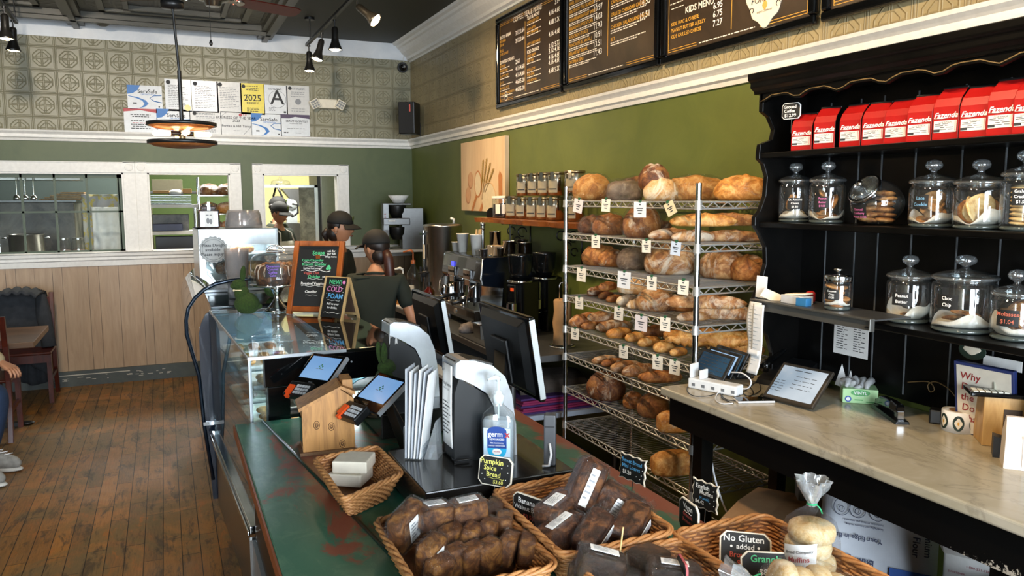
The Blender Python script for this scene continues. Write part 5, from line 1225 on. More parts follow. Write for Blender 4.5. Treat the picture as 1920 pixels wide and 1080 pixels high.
t = thing('card_holder', 'black plastic holder with a slanted top in front of the bamboo box', 'holder', (td.x+.02, td.y+.015, MZ), rad(-50))
obj('body', MB().prism([(-.045, 0), (.05, 0), (.06, .075), (.02, .05), (-.045, .065)], -.02, .025), BLACKP, t, bevel=.003)
card('black_box', 'small black wedge box left of the sticker roll', 'box', (*(at(1762, 800, 2, MZ)+Vector((.03, .04, 0))).xy, MZ), .6, .05, .04, .05, BLACKP, bevel=.006)
card('white_folder', 'white folded cards standing at the right edge behind the card reader', 'card', (2.38, 1.46, MZ), -.9, .06, .03, .215, PAPER)
pb = at(1917, 880, 2, MZ)
t = thing('receipt_bag', 'white paper bag with a receipt stapled on, standing at the right edge of the marble', 'paper bag', (pb.x+.04, pb.y+.0, MZ), rad(-50))
m = MB().loft([[(-.075, -.045, 0), (.075, -.045, 0), (.075, .045, 0), (-.075, .045, 0)], [(-.073, -.045, .09), (.073, -.045, .09), (.073, .045, .09), (-.073, .045, .09)], [(-.07, -.01, .145), (.07, -.01, .145), (.07, .006, .145), (-.07, .006, .145)]], smooth=False)
obj('bag_body', m, mat('bag_cream', '#d8cdc4', .7), t, bevel=.002)
m = MB(); m.slot(0).box(-.03, .05, -.048, -.0465, .01, .10); m.slot(1)
for i in range(9): strokes(m, -.022, .09-i*.009, .035+.02*((i*3) % 2), .003, i, -.0485)
text(m, 'SANDWICH BAR', -.02, .012, .008, -.0485); obj('stapled_receipt', m, [PAPER, INK], t)
cable('loose_cable', 'thin brown cable with a loop hanging on the black boards', [(2.455, at(x, y, 0, 2.45).y, at(x, y, 0, 2.45).z) for x, y in ((1700, 717), (1738, 716), (1750, 730), (1742, 735), (1738, 722), (1752, 716), (1775, 728), (1790, 745))], .002, mat('cable_brown', '#6b5534', .5))
# ---------------------------------------------------------------- below the marble
KR = blotch('kraft_paper', '#8d6c4a', '#9c7a56', .8, 5)
FZ = .286
t = thing('flour_sack', 'large white flour sack printed in blue leaning upside down under the marble counter', 'sack', (0, 0, 0))
FW = blotch('sack_white', '#b9bec6', '#ccd0d6', .6, 3); FB = mat('sack_blue', '#1f4f9c', .6); FN = mat('sack_navy_print', '#2b3350', .7)
ctr = Vector((2.03, 1.735, .325)); nrm_ = Vector((-.75, -.55, .35)).normalized(); up_ = Vector((.12, .1, 1)); up_ = (up_-nrm_*up_.dot(nrm_)).normalized(); rt_ = up_.cross(nrm_)
Ms = Matrix.Translation(ctr) @ Matrix((rt_, -nrm_, up_)).transposed().to_4x4()
m = MB()
def sk(u, v):
    x = (u-.5)*.36; z = v*.60-.03; e = min(u, 1-u, v, 1-v)*8; e = min(1, e)**.5
    return (x, -.05*e-.012*noise.noise(Vector((x*9, z*9, 0))), z)
def sk2(u, v):
    x, y, z = sk(u, v); return (x, -y*.9+.004, z)
m.slot(0).grid(sk, 26, 30, M=Ms).grid(sk2, 12, 12, M=Ms, flip=True); obj('paper_sack', m, FW, t)
m = MB(); YS = -.062
def inv(s, x, z, sz, slot, rot=PI, al='LEFT', b=.015): m.slot(slot); text(m, s, x, z, sz, YS, al, b, 0, Ms, rot)
m.slot(1).box(.045, .168, YS, YS+.003, .05, .26, Ms)
inv('Premium', .142, .42, .03, 0, -PI/2); inv('Bakers Flour', .108, .46, .03, 0, -PI/2)
inv('Your Edge in Baking', .02, .34, .022, 0); inv('Leveraging our industry leading', .02, .375, .009, 0); inv('innovation to keep you informed', .02, .388, .009, 0)
inv('Baking', .0, .27, .032, 0); inv('ADM Milling', .0, .235, .032, 0); m.slot(2); text(m, 'ADM', .09, .23, .06, YS-.002, 'LEFT', .03, 0, Ms, -PI/2)
m.slot(0)
for cx in (.0, -.06, -.11): m.tube([(cx+.025*cos(a), YS, .425+.028*sin(a)) for a in [i*.33 for i in range(19)]], .0011, 4, M=Ms, closed=True); 
for cx in (.0, -.06, -.11): m.tube([(cx+.009*cos(a), YS, .418+.010*sin(a)) for a in [i*.7 for i in range(9)]], .001, 4, M=Ms, closed=True)
for cx in (.0, -.06): inv('Full Product', cx+.019, .441, .006, 0)
obj('printing', m, [FN, FB, FW], t)
def carton(name, label, loc, rz, w, d, h, m_, flaps=True, lines=(), grp=None, inkm=INK):
    t = thing(name, label, 'cardboard box', loc, rz, grp); k = .004; m = MB()
    for q in ((-w/2, w/2, -d/2, -d/2+k), (-w/2, w/2, d/2-k, d/2), (-w/2, -w/2+k, -d/2, d/2), (w/2-k, w/2, -d/2, d/2)): m.box(*q, 0, h)
    m.box(-w/2, w/2, -d/2, d/2, 0, k); b = obj('carton_body', m, m_, t)
    if flaps:
        for s, q in ((1, T(0, -d/2, h, rx=.7)), (-1, T(0, d/2, h, rx=-.4))):
            obj('flap', MB().box(-w/2, w/2, -k/2, k/2, 0, d*.42, q), m_, b)
        obj('flap', MB().box(-k/2, k/2, -d/2, d/2, 0, w*.3, T(-w/2, 0, h, ry=-.5)), m_, b)
    if lines:
        m = MB()
        for s, x, z, sz in lines: text(m, s, x, z, sz, -d/2-.001, 'CENTER', .01)
        obj('printing', m, inkm, t)
    return t
WB = blotch('white_carton', '#a3a4a3', '#b5b5b2', .7, 4)
bx = at(1745, 1035, 0, 2.04)
t = carton('sweetener_box', 'white printed carton with open flaps standing under the marble beside the flour sack', (2.17, 1.49, FZ), rad(-62), .15, .18, .45, WB, True, (("Sweet'N Low", -.0, .36, .023), ('1-800-221-1763', .015, .42, .010), ('SWEETENER', -.04, .395, .008)), None, mat('print_crimson', '#7c2634', .6))
t = carton('brown_box', 'open brown cardboard box at the lower right under the marble', (2.14, 1.22, FZ), rad(-62), .22, .2, .37, KRAFT, True)
card('packet', 'white packet with a teal corner inside the open brown box', 'packet', (2.13, 1.22, FZ+.0055), rad(-40), .1, .06, .36, mat('packet_teal_white', '#9fb3b0', .5), ry=.15)
m = MB().loft([[(x*s1, y*s1*.8, z+.012*noise.noise(Vector((x*9, y*9, z*5)))) for x, y in ((-.24, -.2), (0, -.23), (.24, -.2), (.27, 0), (.24, .2), (0, .22), (-.24, .2), (-.26, 0))] for s1, z in ((.9, 0), (1, .14), (1, .24), (.92, .29), (.80, .32))], smooth=False)
o = obj('paper_parcel', m, KR, bevel=.004); o.location = (2.06, 2.22, FZ); o.rotation_euler = (0, 0, rad(30)); tag(o, 'big creased brown paper bag lying under the marble counter behind the muffins', 'paper bag')
t = thing('router', 'white box with a grey slotted top half hidden behind the brown paper bag', 'router', (2.28, 2.22, FZ+.33), rad(-35))
obj('body', MB().box(-.08, .08, -.02, .06, -.33, .07), mat('router_white', '#8f97a0', .4), t, bevel=.006); m = MB()
for i in range(14): m.box(-.072+i*.0105, -.067+i*.0105, -.015, .055, .0705, .072)
obj('vent_slots', m, INK, t)
cable('hanging_cable', 'white cable dangling in front of the counter leg beside the rack', [(1.98, 2.50, .84), (1.985, 2.5, .7), (2.01, 2.46, .55), (2.06, 2.40, .40), (2.0, 2.3, .34)], .004, CWT)
cable('hanging_cable', 'thin grey cable hanging down to the white box under the marble', [(2.28, 2.34, .84), (2.29, 2.32, .75), (2.27, 2.29, .66), (2.28, 2.28, .64)], .003, mat('cable_grey', '#8a8c8a', .5))
# ---------------------------------------------------------------- green painted counter
GZ = .88; GX0, GX1, GY0, GY1 = .217, 1.335, .55, 3.25
def green_top():
    k = N('worn_green_paint'); v = k.coord('Object', (1, .6, 1)); n1 = k.noise(v, 4.5, 9, .7, .8); n2 = k.noise(v, 1.8, 4, .5); n3 = k.noise(v, 11, 8, .75, .6)
    co = k.new('TexCoord'); sp = k.new('SeparateXYZ'); k.l(co.outputs['Object'], sp.inputs[0])
    edge = k.math('MAXIMUM', k.math('MULTIPLY', k.math('SUBTRACT', sp.outputs[0], 1.22), 2.6), 0.0)
    pa = k.math('SUBTRACT', .16, k.math('ABSOLUTE', k.math('SUBTRACT', sp.outputs[0], .42))); patch = k.math('MAXIMUM', k.math('MULTIPLY', pa, 1.6), 0.0)
    yb = k.math('SUBTRACT', .75, k.math('ABSOLUTE', k.math('SUBTRACT', sp.outputs[1], 2.55))); patch = k.math('MULTIPLY', patch, k.math('MAXIMUM', yb, 0.0))
    c = k.ramp(n2, [(.3, lin('#1f5444')), (.7, lin('#347259'))]); c = k.mix(k.ramp(n3, [(.5, (0, 0, 0)), (.7, (.6,)*3)]), c, lin('#6a9070'))
    w = k.math('ADD', n1, k.math('ADD', edge, patch)); c = k.mix(k.ramp(w, [(.57, (0, 0, 0)), (.64, (.9,)*3)]), c, lin('#8c4432'))
    c = k.mix(k.ramp(k.math('ADD', n3, k.math('MULTIPLY', edge, .45)), [(.78, (0, 0, 0)), (.80, (1, 1, 1))]), c, lin('#c09a5c')); k.set(Base_Color=c, Roughness=k.ramp(n1, [(.4, (.28,)*3), (.7, (.5,)*3)])); k.bump(n3, .12, .002); return k.m
t = thing('green_counter', 'long green counter with worn red-flecked paint in front of the display case', 'counter', (0, 0, 0))
GTOP = green_top(); obj('counter_top', MB().box(GX0, GX1, GY0, GY1, .845, GZ), GTOP, t, bevel=.005)
obj('edge_strip', MB().box(GX0-.006, GX0, GY0, GY1, .838, GZ-.003), mat('orange_edge_wood', '#8c4a28', .45, var=.2), t)
m = MB(); a, b = Vector((.325, 3.25, GZ)), Vector((.45, 2.15, GZ)); m.tube([a, b], .006, 6); m.tube([b, (.50, 1.7, GZ)], .006, 6); obj('lid_seam', m, mat('seam_green', '#0f2b22', .4), t)
obj('cabinet_body', MB().box(GX0+.06, GX1-.05, GY0+.02, GY1-.02, .4, .845), BLACK, t)
s_ = obj('steel_base', MB().box(GX0+.045, GX1-.06, GY0+.02, GY1-.02, .0, .4), mat('white_steel', '#a5abb0', .3, .5), t); obj('corner_strip', MB().box(GX0+.035, GX0+.06, GY1-.03, GY1, 0, .4), STEEL, s_)
# black cash drawers
def drawer(x0, x1, y0, y1, lb):
    t = thing('register_base', lb, 'cash drawer', ((x0+x1)/2, (y0+y1)/2, GZ)); w, d = (x1-x0)/2, (y1-y0)/2
    obj('case', MB().box(-w, w, -d, d, .003, .098), mat('drawer_black', '#191715', .22, coat=.3), t, bevel=.004); obj('front_gap', MB().box(w-.001, w+.002, -d+.01, d-.01, .015, .017), INK, t)
drawer(.615, 1.075, 1.99, 2.385, 'wide black cash drawer carrying the sanitizer bottle and the nearer register')
drawer(.70, 1.12, 2.80, 3.19, 'black cash drawer under the farther register')
# register backs: silver arch over a black body, screen on the staff side
SIL = mat('satin_silver', '#cfd4d8', .25, .55)
def register(x, y, z, lb):
    t = thing('cash_register', lb, 'cash register', (x, y, z), 0); t.scale = (.92, 1, 1.08)
    m = MB(); out = [(-.10, .245), (-.098, .285), (-.08, .293), (-.03, .288), (.03, .27), (.075, .235), (.10, .18), (.115, .09), (.118, .0)]
    inn = [(.05, .0), (.045, .09), (.035, .15), (.012, .19), (-.03, .215), (-.07, .235)]
    m.prism(out+inn, -.062, .062); obj('silver_arch', m, SIL, t, bevel=.006, seg=3)
    m = MB(); m.prism([(-.105, 0), (.048, 0), (.043, .09), (.033, .148), (.01, .186), (-.03, .21), (-.085, .24), (-.10, .2)], -.055, .055); b_ = obj('black_body', m, BLACKP, t, bevel=.012, seg=3)
    m = MB().prism([(-.098, .288), (-.03, .291), (.04, .272), (.03, .262), (-.09, .28)], -.045, .045); obj('top_cap', m, mat('cap_brown_black', '#2a2622', .4), t, bevel=.003)
    return t
rB = register(.865, 2.24, .9785, 'nearer cash register seen from behind, silver arch with a printed notice on its left')
rA = register(.875, 3.03, .9785, 'farther cash register seen from behind, silver arch beside the moss bunny')
m = MB(); m.grid(lambda u, v: (-.108-.002*sin(v*4)-.012*(1-v)*0, -.050+.085*u, .04+.235*v), 4, 8); n_ = obj('taped_notice', m, PAPER, rB, label='white printed notice', solid=.0008)
m = MB(); Mn = Matrix.Translation((-.1105, -.05, .04)) @ Matrix.Rotation(-PI/2, 4, 'Z')
text(m, 'Pricing Notice', -.008, .175, .0135, 0, 'CENTER', .01, 0, T(-.1112, -.008, 0, -PI/2)); text(m, 'MARCH 18, 2025', -.008, .163, .007, 0, 'CENTER', 0, 0, T(-.1112, -.008, 0, -PI/2))
for i in range(9): strokes(m, -.04, .13-.011*i, .05+.012*(i % 2), .003, i, 0); 
m2 = MB(); m2.v = [tuple(T(-.1112, -.008, 0, -PI/2) @ Vector(p)) if k >= 0 else p for k, p in enumerate(m.v[len(m.v)-0:])]
nb = 0
m = MB(); text(m, 'Pricing Notice', 0, .215, .0135, 0, 'CENTER', .01); text(m, 'MARCH 18, 2025', 0, .203, .007, 0, 'CENTER')
for i in range(9): strokes(m, -.035, .165-.011*i, .045+.02*(i % 2), .003, i, 0)
m.cyl((-.03, -.0005, .255), (-.03, 0, .255), .004, n=8); m.v = [tuple(T(-.1118, -.008, 0, -PI/2) @ Vector(p)) for p in m.v]; obj('notice_print', m, INK, n_)
def monitor(x, y0, y1, z0, z1, tilt, reg, lb):
    t = thing('monitor', lb, 'monitor', (x, (y0+y1)/2, (z0+z1)/2), PI/2); w = (y1-y0)/2; h = (z1-z0)/2; M_ = T(rx=-rad(tilt)); q = reg.location; ax, ay, az = q.y+.03-(y0+y1)/2, x-q.x-.075, q.z+.20-(z0+z1)/2
    obj('screen_panel', MB().box(-w, w, -.012, .010, -h, h, M_), BLACKG, t, bevel=.006, seg=3); obj('back_shell', MB().loft([[(-w*.86, .010, -h*.9), (w*.86, .010, -h*.9), (w*.86, .010, h*.9), (-w*.86, .010, h*.9)], [(-w*.75, .03, -h*.75), (w*.75, .03, -h*.75), (w*.75, .03, h*.75), (-w*.75, .03, h*.75)]], M=M_, smooth=False), mat('matte_black_shell', '#141516', .35), t, bevel=.006)
    obj('mount_plate', MB().box(-.07, .07, .03, .042, -h*.75, .05, M_), BLACKP, t, bevel=.01); obj('silver_edge', MB().box(-w-.001, -w+.004, -.011, .009, -h+.01, h-.01, M_).box(w-.004, w+.001, -.011, .009, -h+.01, h-.01, M_), SIL, t)
    obj('arm', MB().loft([[(-.05, .04, -.06), (.05, .04, -.06), (.05, .04, .0), (-.05, .04, .0)], [(ax-.05, ay, az-.03), (ax+.03, ay, az-.03), (ax+.03, ay, az+.03), (ax-.05, ay, az+.03)]], M=M_, smooth=False), DARKMETAL, t)
monitor(1.10, 2.295, 2.745, 1.10, 1.392, 9, rB, 'nearer black touch-screen monitor seen from behind, beside the rack')
monitor(1.15, 3.34, 3.80, 1.035, 1.325, 9, rA, 'farther black touch-screen monitor seen from behind, in front of the coffee machine')
# ---------------------------------------------------------------- baskets
WICK = N('wicker'); _v = WICK.coord(); _f = WICK.noise(_v, 60, 4); WICK.set(Base_Color=WICK.ramp(_f, [(.3, lin('#9c6638')), (.7, lin('#c48d57'))]), Roughness=.5); WICK = WICK.m
WICKI = mat('wicker_core', '#7c4e2a', .7, var=.2)
def rrect(cs, k, rr, n=128, out=0):
    """rounded quadrilateral through four corners shrunk by k toward the middle"""
    c = sum((Vector(p) for p in cs), Vector((0, 0)))/4; P_ = [c+(Vector(p)-c)*k for p in cs]; pts = []; segs = []
    for i in range(4):
        a, b, d = P_[i-1], P_[i], P_[(i+1) % 4]; r = rr
        p0 = b+(a-b).normalized()*r; p1 = b+(d-b).normalized()*r; arc = [p0*(1-t)**2+b*2*t*(1-t)+p1*t*t for t in [j/8 for j in range(9)]]; segs += arc
    L = [0]
    for i in range(len(segs)): L.append(L[-1]+(segs[(i+1) % len(segs)]-segs[i]).length)
    j = 0
    for i in range(n):
        s = L[-1]*i/n
        while L[j+1] < s: j += 1
        t = (s-L[j])/max(1e-9, L[j+1]-L[j]); q = segs[j]*(1-t)+segs[(j+1) % len(segs)]*t; pts.append(q)
    return pts, c
def basket(lb, cs, z0, h, flare=.78, rr=.04, lv=None, grp='woven baskets on the green counter'):
    c = sum((Vector(p) for p in cs), Vector((0, 0)))/4; cs = [Vector(p)-c for p in cs]
    t = thing('wicker_basket', lb, 'basket', (c.x, c.y, z0), 0, grp); lv = lv or max(6, int(h/.0075)); n = 132; m = MB()
    for k in range(lv):
        f = k/(lv-1); pts, cc = rrect(cs, flare+(1-flare)*f, rr, n); path = []
        for i, p in enumerate(pts):
            d = (p-cc).normalized(); w = .0034*cos(PI*(i/2+k)); path.append((p.x+d.x*w, p.y+d.y*w, .006+(h-.012)*f))
        m.tube(path, .0034, 5, closed=True)
    obj('woven_side', m, WICK, t)
    m = MB(); r0, cc = rrect(cs, flare, rr, n); r1, _ = rrect(cs, 1, rr, n); m.loft([[(p.x, p.y, .003) for p in r0], [(p.x*.998, p.y*.998, h-.004) for p in r1]], cap=False)
    m.add([(p.x*.99, p.y*.99, .004) for p in r0], [tuple(range(n))]); obj('inner_lining', m, WICKI, t)
    m = MB(); r1, cc = rrect(cs, 1.0, rr, n)
    for s in range(3): m.tube([(p.x+(p-cc).normalized().x*.006*cos(i*.55+s*2.09), p.y+(p-cc).normalized().y*.006*cos(i*.55+s*2.09), h+.005*sin(i*.55+s*2.09)) for i, p in enumerate(r1)], .0048, 6, closed=True)
    obj('braided_rim', m, WICK, t); return t
def q2(px, py, z): p = at(px, py, 2, z); return (p.x, p.y)
B1 = [q2(588, 862, .965), q2(645, 938, .965), q2(755, 888, .965), q2(706, 838, .965)]
basket('small square woven basket holding a stack of cream papers, left of the cash drawer', B1, GZ, .085, .68, .03)
basket('woven basket of small wrapped pumpkin breads, left front of the counter', [(.452, 1.50), (.775, 1.50), (.772, 1.93), (.455, 1.92)], GZ, .075, .84)
basket('woven basket of wrapped banana breads, beside the marble side of the counter', [(.785, 1.50), (1.095, 1.51), (1.105, 1.955), (.785, 1.93)], GZ, .095, .80)
basket('woven basket of dark brownie packs, at the bottom edge of the photo', [(.80, 1.08), (1.09, 1.08), (1.09, 1.485), (.80, 1.485)], GZ, .085, .82)
basket('woven basket with english muffins at the right edge of the counter', [(1.10, 1.03), (1.375, 1.03), (1.37, 1.515), (1.085, 1.52)], GZ, .088, .82)
pc = at(662, 885, 2, .92)
for i in range(2):
    o = card('paper_stack', ('lower stack of cream papers in the small basket', 'upper stack of cream papers in the small basket, turned a little')[i], 'papers', (pc.x-.008+.012*i, pc.y, GZ+.012+.04*i), rad(-35+6*i), .11, .105, .038, CREAM, bevel=.004); o['group'] = 'cream papers in the small basket'
# wrapped breads
CHOCO = crust('crust_cake_brown', '#241208', '#45240f', '#7d4d24', 0, rough=.45, ns=34); BRWN = crust('brownie_dark', '#17110c', '#2a1c12', '#45301e', 0, rough=.5); PUMP = crust('crust_pumpkin', '#2f180a', '#5f3614', '#96652c', 0, rough=.45, ns=30)
def wrapped(px, py, z, L, Wd, Hh, rot, lb, cat, grp, m_=CHOCO, label=None, fin=0, loc=None, name='wrapped_bread'):
    p = loc or at(px, py, 2, z); t = thing(name, lb, cat, p, 0, grp); t.rotation_euler = tuple(rad(a) for a in rot); sd = px*.13+py
    o_ = Vector((sd, 0, 0))
    def fn(d):
        e = .33; v = Vector([math.copysign(abs(c)**e, c) for c in d]); v = v/max(1, v.length/1.5); return v*(.90+.06*noise.noise(d*3+o_)+.02*noise.noise(d*9))
    obj('bread', MB().ell((0, 0, 0), (L/2, Wd/2, Hh/2), 22, 12, fn), m_, t)
    def fn2(d):
        v = fn(d)*1.06; return v*(1.01+.05*noise.noise(d*6+o_)+.06*(.3-abs(noise.noise(d*11+o_))))
    m = MB().ell((0, 0, 0), (L/2, Wd/2, Hh/2), 56, 32, fn2)
    if fin: m.grid(lambda u, v: (L*.48+.03*v, (u-.5)*Wd*.9, .008*sin(u*22+v*3)+.005*v), 20, 5)
    obj('clear_wrap', m, FILM, t)
    if label:
        lw, lh, side = label; YY = Hh/2*.99
        M_ = T(0, 0, YY, rx=-PI/2) if side == 'top' else T(0, -Wd/2*1.0, 0)
        l_ = obj('paper_label', MB().box(-lw/2, lw/2, -.0008, .0008, -lh/2, lh/2, M_), PAPER, t); m = MB()
        for i in range(5): strokes(m, -lw*.4, lh*.3-i*lh*.15, lw*.5+lw*.25*(i % 2), lh*.05, i+int(px), -.0016)
        m.v = [tuple(M_ @ Vector(q)) for q in m.v]; obj('label_print', m, GREYINK, l_)
    return t
G1 = 'wrapped pumpkin breads'; 
wrapped(762, 985, .985, .12, .05, .115, (10, -20, 35), 'tall pumpkin bread slab with a white label leaning in the left corner of its basket', 'bread', G1, PUMP, (.035, .065, 'front'))
wrapped(814, 966, 1.0, .10, .085, .065, (0, 4, 8), 'square wrapped pumpkin bread with a top label, left of two on top of the pile', 'bread', G1, PUMP, (.05, .03, 'top'), 1)
wrapped(878, 958, 1.0, .10, .085, .065, (0, -4, -4), 'square wrapped pumpkin bread with a top label, right of two on top of the pile', 'bread', G1, PUMP, (.05, .03, 'top'), 1)
wrapped(808, 1042, .955, .09, .05, .10, (10, -10, 40), 'wrapped pumpkin bread with a slanting label at the lower left of its basket', 'bread', G1, PUMP, (.03, .055, 'front'))
pos = ((845, 1012, .955, 20, 'behind the front row, leftmost'), (881, 1010, .955, 55, 'behind the front row, middle'), (915, 1000, .955, 50, 'behind the front row, right of middle'), (945, 990, .95, 65, 'near the braided back rim at the right'), (852, 1052, .935, 10, 'front row, leftmost'), (884, 1047, .935, 12, 'front row, second'), (914, 1040, .935, 15, 'front row, third'), (952, 1028, .935, 50, 'front row, fourth'), (990, 1030, .935, 60, 'right-hand end of the front row'), (822, 1072, .935, 25, 'at the bottom edge of the photo in the left basket'), (925, 965, .95, 60, 'under the right top bread'))
for x, y, z, rz, w_ in pos: wrapped(x, y, z, .072, .048, .082, (8+rnd.uniform(-8, 8), rnd.uniform(-12, 12), rz), 'small wrapped pumpkin bread, '+w_, 'bread', G1, PUMP)
G2 = 'wrapped banana breads'
wrapped(1096, 912, 1.03, .085, .085, .16, (-18, 28, -20), 'big wrapped banana bread standing up with a long label at the back of its basket', 'bread', G2, CHOCO, (.022, .10, 'front'), 0)
wrapped(1043, 958, .985, .13, .08, .07, (0, -12, 25), 'wrapped banana bread with a top label, left and upper in its basket', 'bread', G2, CHOCO, (.055, .03, 'top'))
wrapped(1052, 998, .955, .14, .085, .07, (0, -14, 20), 'wrapped banana bread with a long top label, left and lower in its basket', 'bread', G2, CHOCO, (.075, .024, 'top'), 1)
wrapped(1112, 1000, .965, .13, .07, .075, (18, -30, 25), 'wrapped banana bread slanting up in the middle of its basket', 'bread', G2, CHOCO, (.08, .022, 'front'), 1)
wrapped(1160, 945, .99, .13, .08, .09, (0, 30, -35), 'wrapped banana bread with a bluish upright label at the back right', 'bread', G2, CHOCO, (.03, .055, 'front'))
wrapped(1183, 985, .965, .13, .08, .085, (10, -25, 30), 'wrapped banana bread at the right rim of its basket', 'bread', G2, CHOCO, (.06, .022, 'front'), 1)
G3 = 'wrapped brownies'
wrapped(1125, 1062, .97, .12, .075, .08, (0, 15, -25), 'dark wrapped brownie pack with a long label, left in the lowest basket', 'brownie', G3, BRWN, (.065, .026, 'top'), 1, name='wrapped_brownie')
wrapped(1105, 1082, .94, .10, .07, .07, (0, 10, -60), 'dark wrapped brownie pack at the left rim of the lowest basket', 'brownie', G3, BRWN, (.03, .03, 'top'), 0, name='wrapped_brownie')
wrapped(1215, 1052, .95, .11, .08, .06, (5, 5, 20), 'dark wrapped brownie pack at the back of the lowest basket', 'brownie', G3, BRWN, None, 1, name='wrapped_brownie')
wrapped(1262, 1078, .96, .13, .08, .06, (0, 6, -30), 'dark wrapped brownie pack with a slanting label, right in the lowest basket', 'brownie', G3, BRWN, (.06, .024, 'top'), 1, name='wrapped_brownie')
wrapped(1185, 1085, .93, .11, .08, .05, (0, 6, -10), 'dark wrapped brownie pack in the middle of the lowest basket', 'brownie', G3, BRWN, None, 0, name='wrapped_brownie')
# muffin bags
MUF = crust('muffin_pale', '#c79c5c', '#e0c492', '#ecdcb8', .4, '#f0e6cf')
def muffin_bag(p, s, lb, neck=True, rz=0, tiltx=0):
    t = thing('muffin_bag', lb, 'muffin bag', p, rz, 'bags of english muffins'); t.rotation_euler = (tiltx, 0, rz)
    for i in range(4): obj('english_muffin', MB().ell((.004*sin(i*2), .004*cos(i*3), .028+i*.038), (.052, .052, .024), 26, 10, lambda d: Vector((d.x, d.y, math.copysign(abs(d.z)**.5, d.z)))), MUF, t)
    prof = [(0, .0), (.05, .003), (.062, .03), (.066, .08), (.064, .13), (.052, .165), (.028, .185), (.010, .198), (.007, .205), (.012, .213), (.026, .235), (.036, .26), (.030, .262)]
    if not neck: prof = prof[:8]
    obj('clear_bag', MB().lathe(prof, 40, wob=lambda a, j: (.10 if j > 5 else .03)*sin(a*7+j)+(.10 if j > 7 else .015)*sin(a*13+2*j)), FILM, t)
    obj('gathered_neck', MB().lathe([(.010, .200), (.009, .206), (.016, .218), (.028, .24), (.036, .262)], 36, wob=lambda a, j: (.16*sin(a*6+j*2)+.12*sin(a*11+3*j))), bpy.data.materials.get('crinkled_film') or thin_glass('crinkled_film', (.85, .87, .88), 1.5, .12, .22, .25), t)
    obj('twist_tie', MB().tube([(.0095*cos(a), .0095*sin(a), .204) for a in [i*PI/5 for i in range(10)]], .0025, 5, closed=True).tube([(.009, 0, .204), (.02, -.006, .19), (.022, -.01, .18)], .0018, 5), mat('green_tie', '#1f9a62', .4), t)
    return t
mp_ = at(1516, 1035, 2, .955)
mb_ = muffin_bag((1.30, 1.285, .890), 1, 'clear bag of english muffins with a gathered silvery neck and green tie', True, 0, 0)
m = MB(); a0 = math.atan2(-1.3, -1.3)-.35
m.grid(lambda u, v: (.0685*cos(a0+(u-.5)*1.1), .0685*sin(a0+(u-.5)*1.1), .055+.075*v+.02*(u-.5)), 10, 2); l_ = obj('paper_label', m, PAPER, mb_)
m = MB(); m.slot(0); text(m, 'Bread Company', 0, .11, .0095, 0, 'CENTER', .01); m.slot(1); text(m, 'Muffins', 0, .09, .017, 0, 'CENTER', .02); m.slot(0); [strokes(m, -.02, .08-.006*i, .035, .0018, i, 0) for i in range(3)]
m.v = [(.0693*cos(a0+v[0]/.0693), .0693*sin(a0+v[0]/.0693), v[2]+.02*v[0]/.075) for v in m.v]; obj('label_print', m, [INK, mat('print_red', '#a83238', .5)], l_)
o = muffin_bag((1.31, 1.19, .90), 1, 'second clear bag of muffins lying in front, cut by the bottom edge', True, 1.2, rad(-78)); o.location = (1.25, 1.13, .955)
# signs on stakes
def sgn(lb, c, yaw, tilt, w, h, lines, style='cut', stick=.08, frame=CREAM, sc=None): return chalk_sign('chalk_sign', lb, c, rad(yaw), w, h, lines, style, frame, stick, 'chalk price signs at the baskets', 'sign', -rad(tilt), stickcol=sc)
sgn('chalk sign reading Pumpkin Spice Bread in yellow', (.813, 1.965, 1.019), 310, 12, .104, .082, [('Pumpkin', -.012, .018, .021, 2), ('Spice', -.016, .001, .019, 2), ('Bread', -.004, -.016, .019, 2), ('$3.60', .012, -.034, .014, 2), ('~', -.02, -.020, .05, 2)]+[('*', x, z, .0014, 0) for x, z in ((.038, .02), (.04, .0), (-.04, -.012), (.035, -.02), (-.03, -.025), (.02, .01))])
sgn('chalk sign reading Banana Walnut Bread in white with a red price', (.836, 1.79, .967), 293, 2, .115, .078, [('Banana', -.008, .014, .021, 0), ('Walnut Bread', -.0, -.003, .018, 0), ('$3.50', .0, -.024, .017, 3)]+[('*', x, z, .0014, 3) for x, z in ((.045, .02), (.046, -.0), (.04, -.028))])
sgn('wavy-edged chalk sign reading Sweet Bread Mini Loaves in blue', (1.225, 1.905, .985), 281, 5, .108, .078, [('Sweet Bread', -.002, .014, .0165, 4), ('Mini Loaves', -.004, -.002, .016, 4), ('$5.20', -.02, -.02, .016, 0)]+[('*', x, z, .0012, 0) for x, z in ((.04, -.01), (.035, -.022), (.02, -.018), (.043, .005))], 'wavy', .06, sc=BLACKP)
sgn('wavy-edged chalk sign reading English Muffins', (1.345, 1.72, .95), 282, 3, .092, .082, [('English', -.008, .017, .018, 0), ('Muffins', .006, .002, .017, 0), ('(4 pack)', .0, -.012, .011, 4), ('$4.42', -.016, -.026, .014, 0)]+[('*', x, z, .0012, 0) for x, z in ((.03, .02), (.034, -.005), (.02, -.016), (.034, -.02))], 'wavy', .07)
sgn('narrow-looking chalk sign reading Vegan, turned away from the camera', (1.19, 1.585, .965), 262, 0, .098, .086, [('Vegan', 0, .02, .02, 0), ('Granola', 0, .0, .015, 3), ('Brownie', 0, -.016, .015, 3), ('~', -.02, .013, .04, 0)], 'cut', .05)
sgn('chalk sign reading No Gluten added at the lower edge of the photo', (1.215, 1.40, .945), 322, 30, .118, .094, [('No Gluten', -.004, .024, .0215, 0), ('added', .0, .007, .017, 0), ('Brownies', -.004, -.012, .017, 3), ('$5.20', .0, -.030, .017, 3), ('*', -.032, .012, .003, 0), ('*', .03, .012, .003, 0)], 'cut', .0)
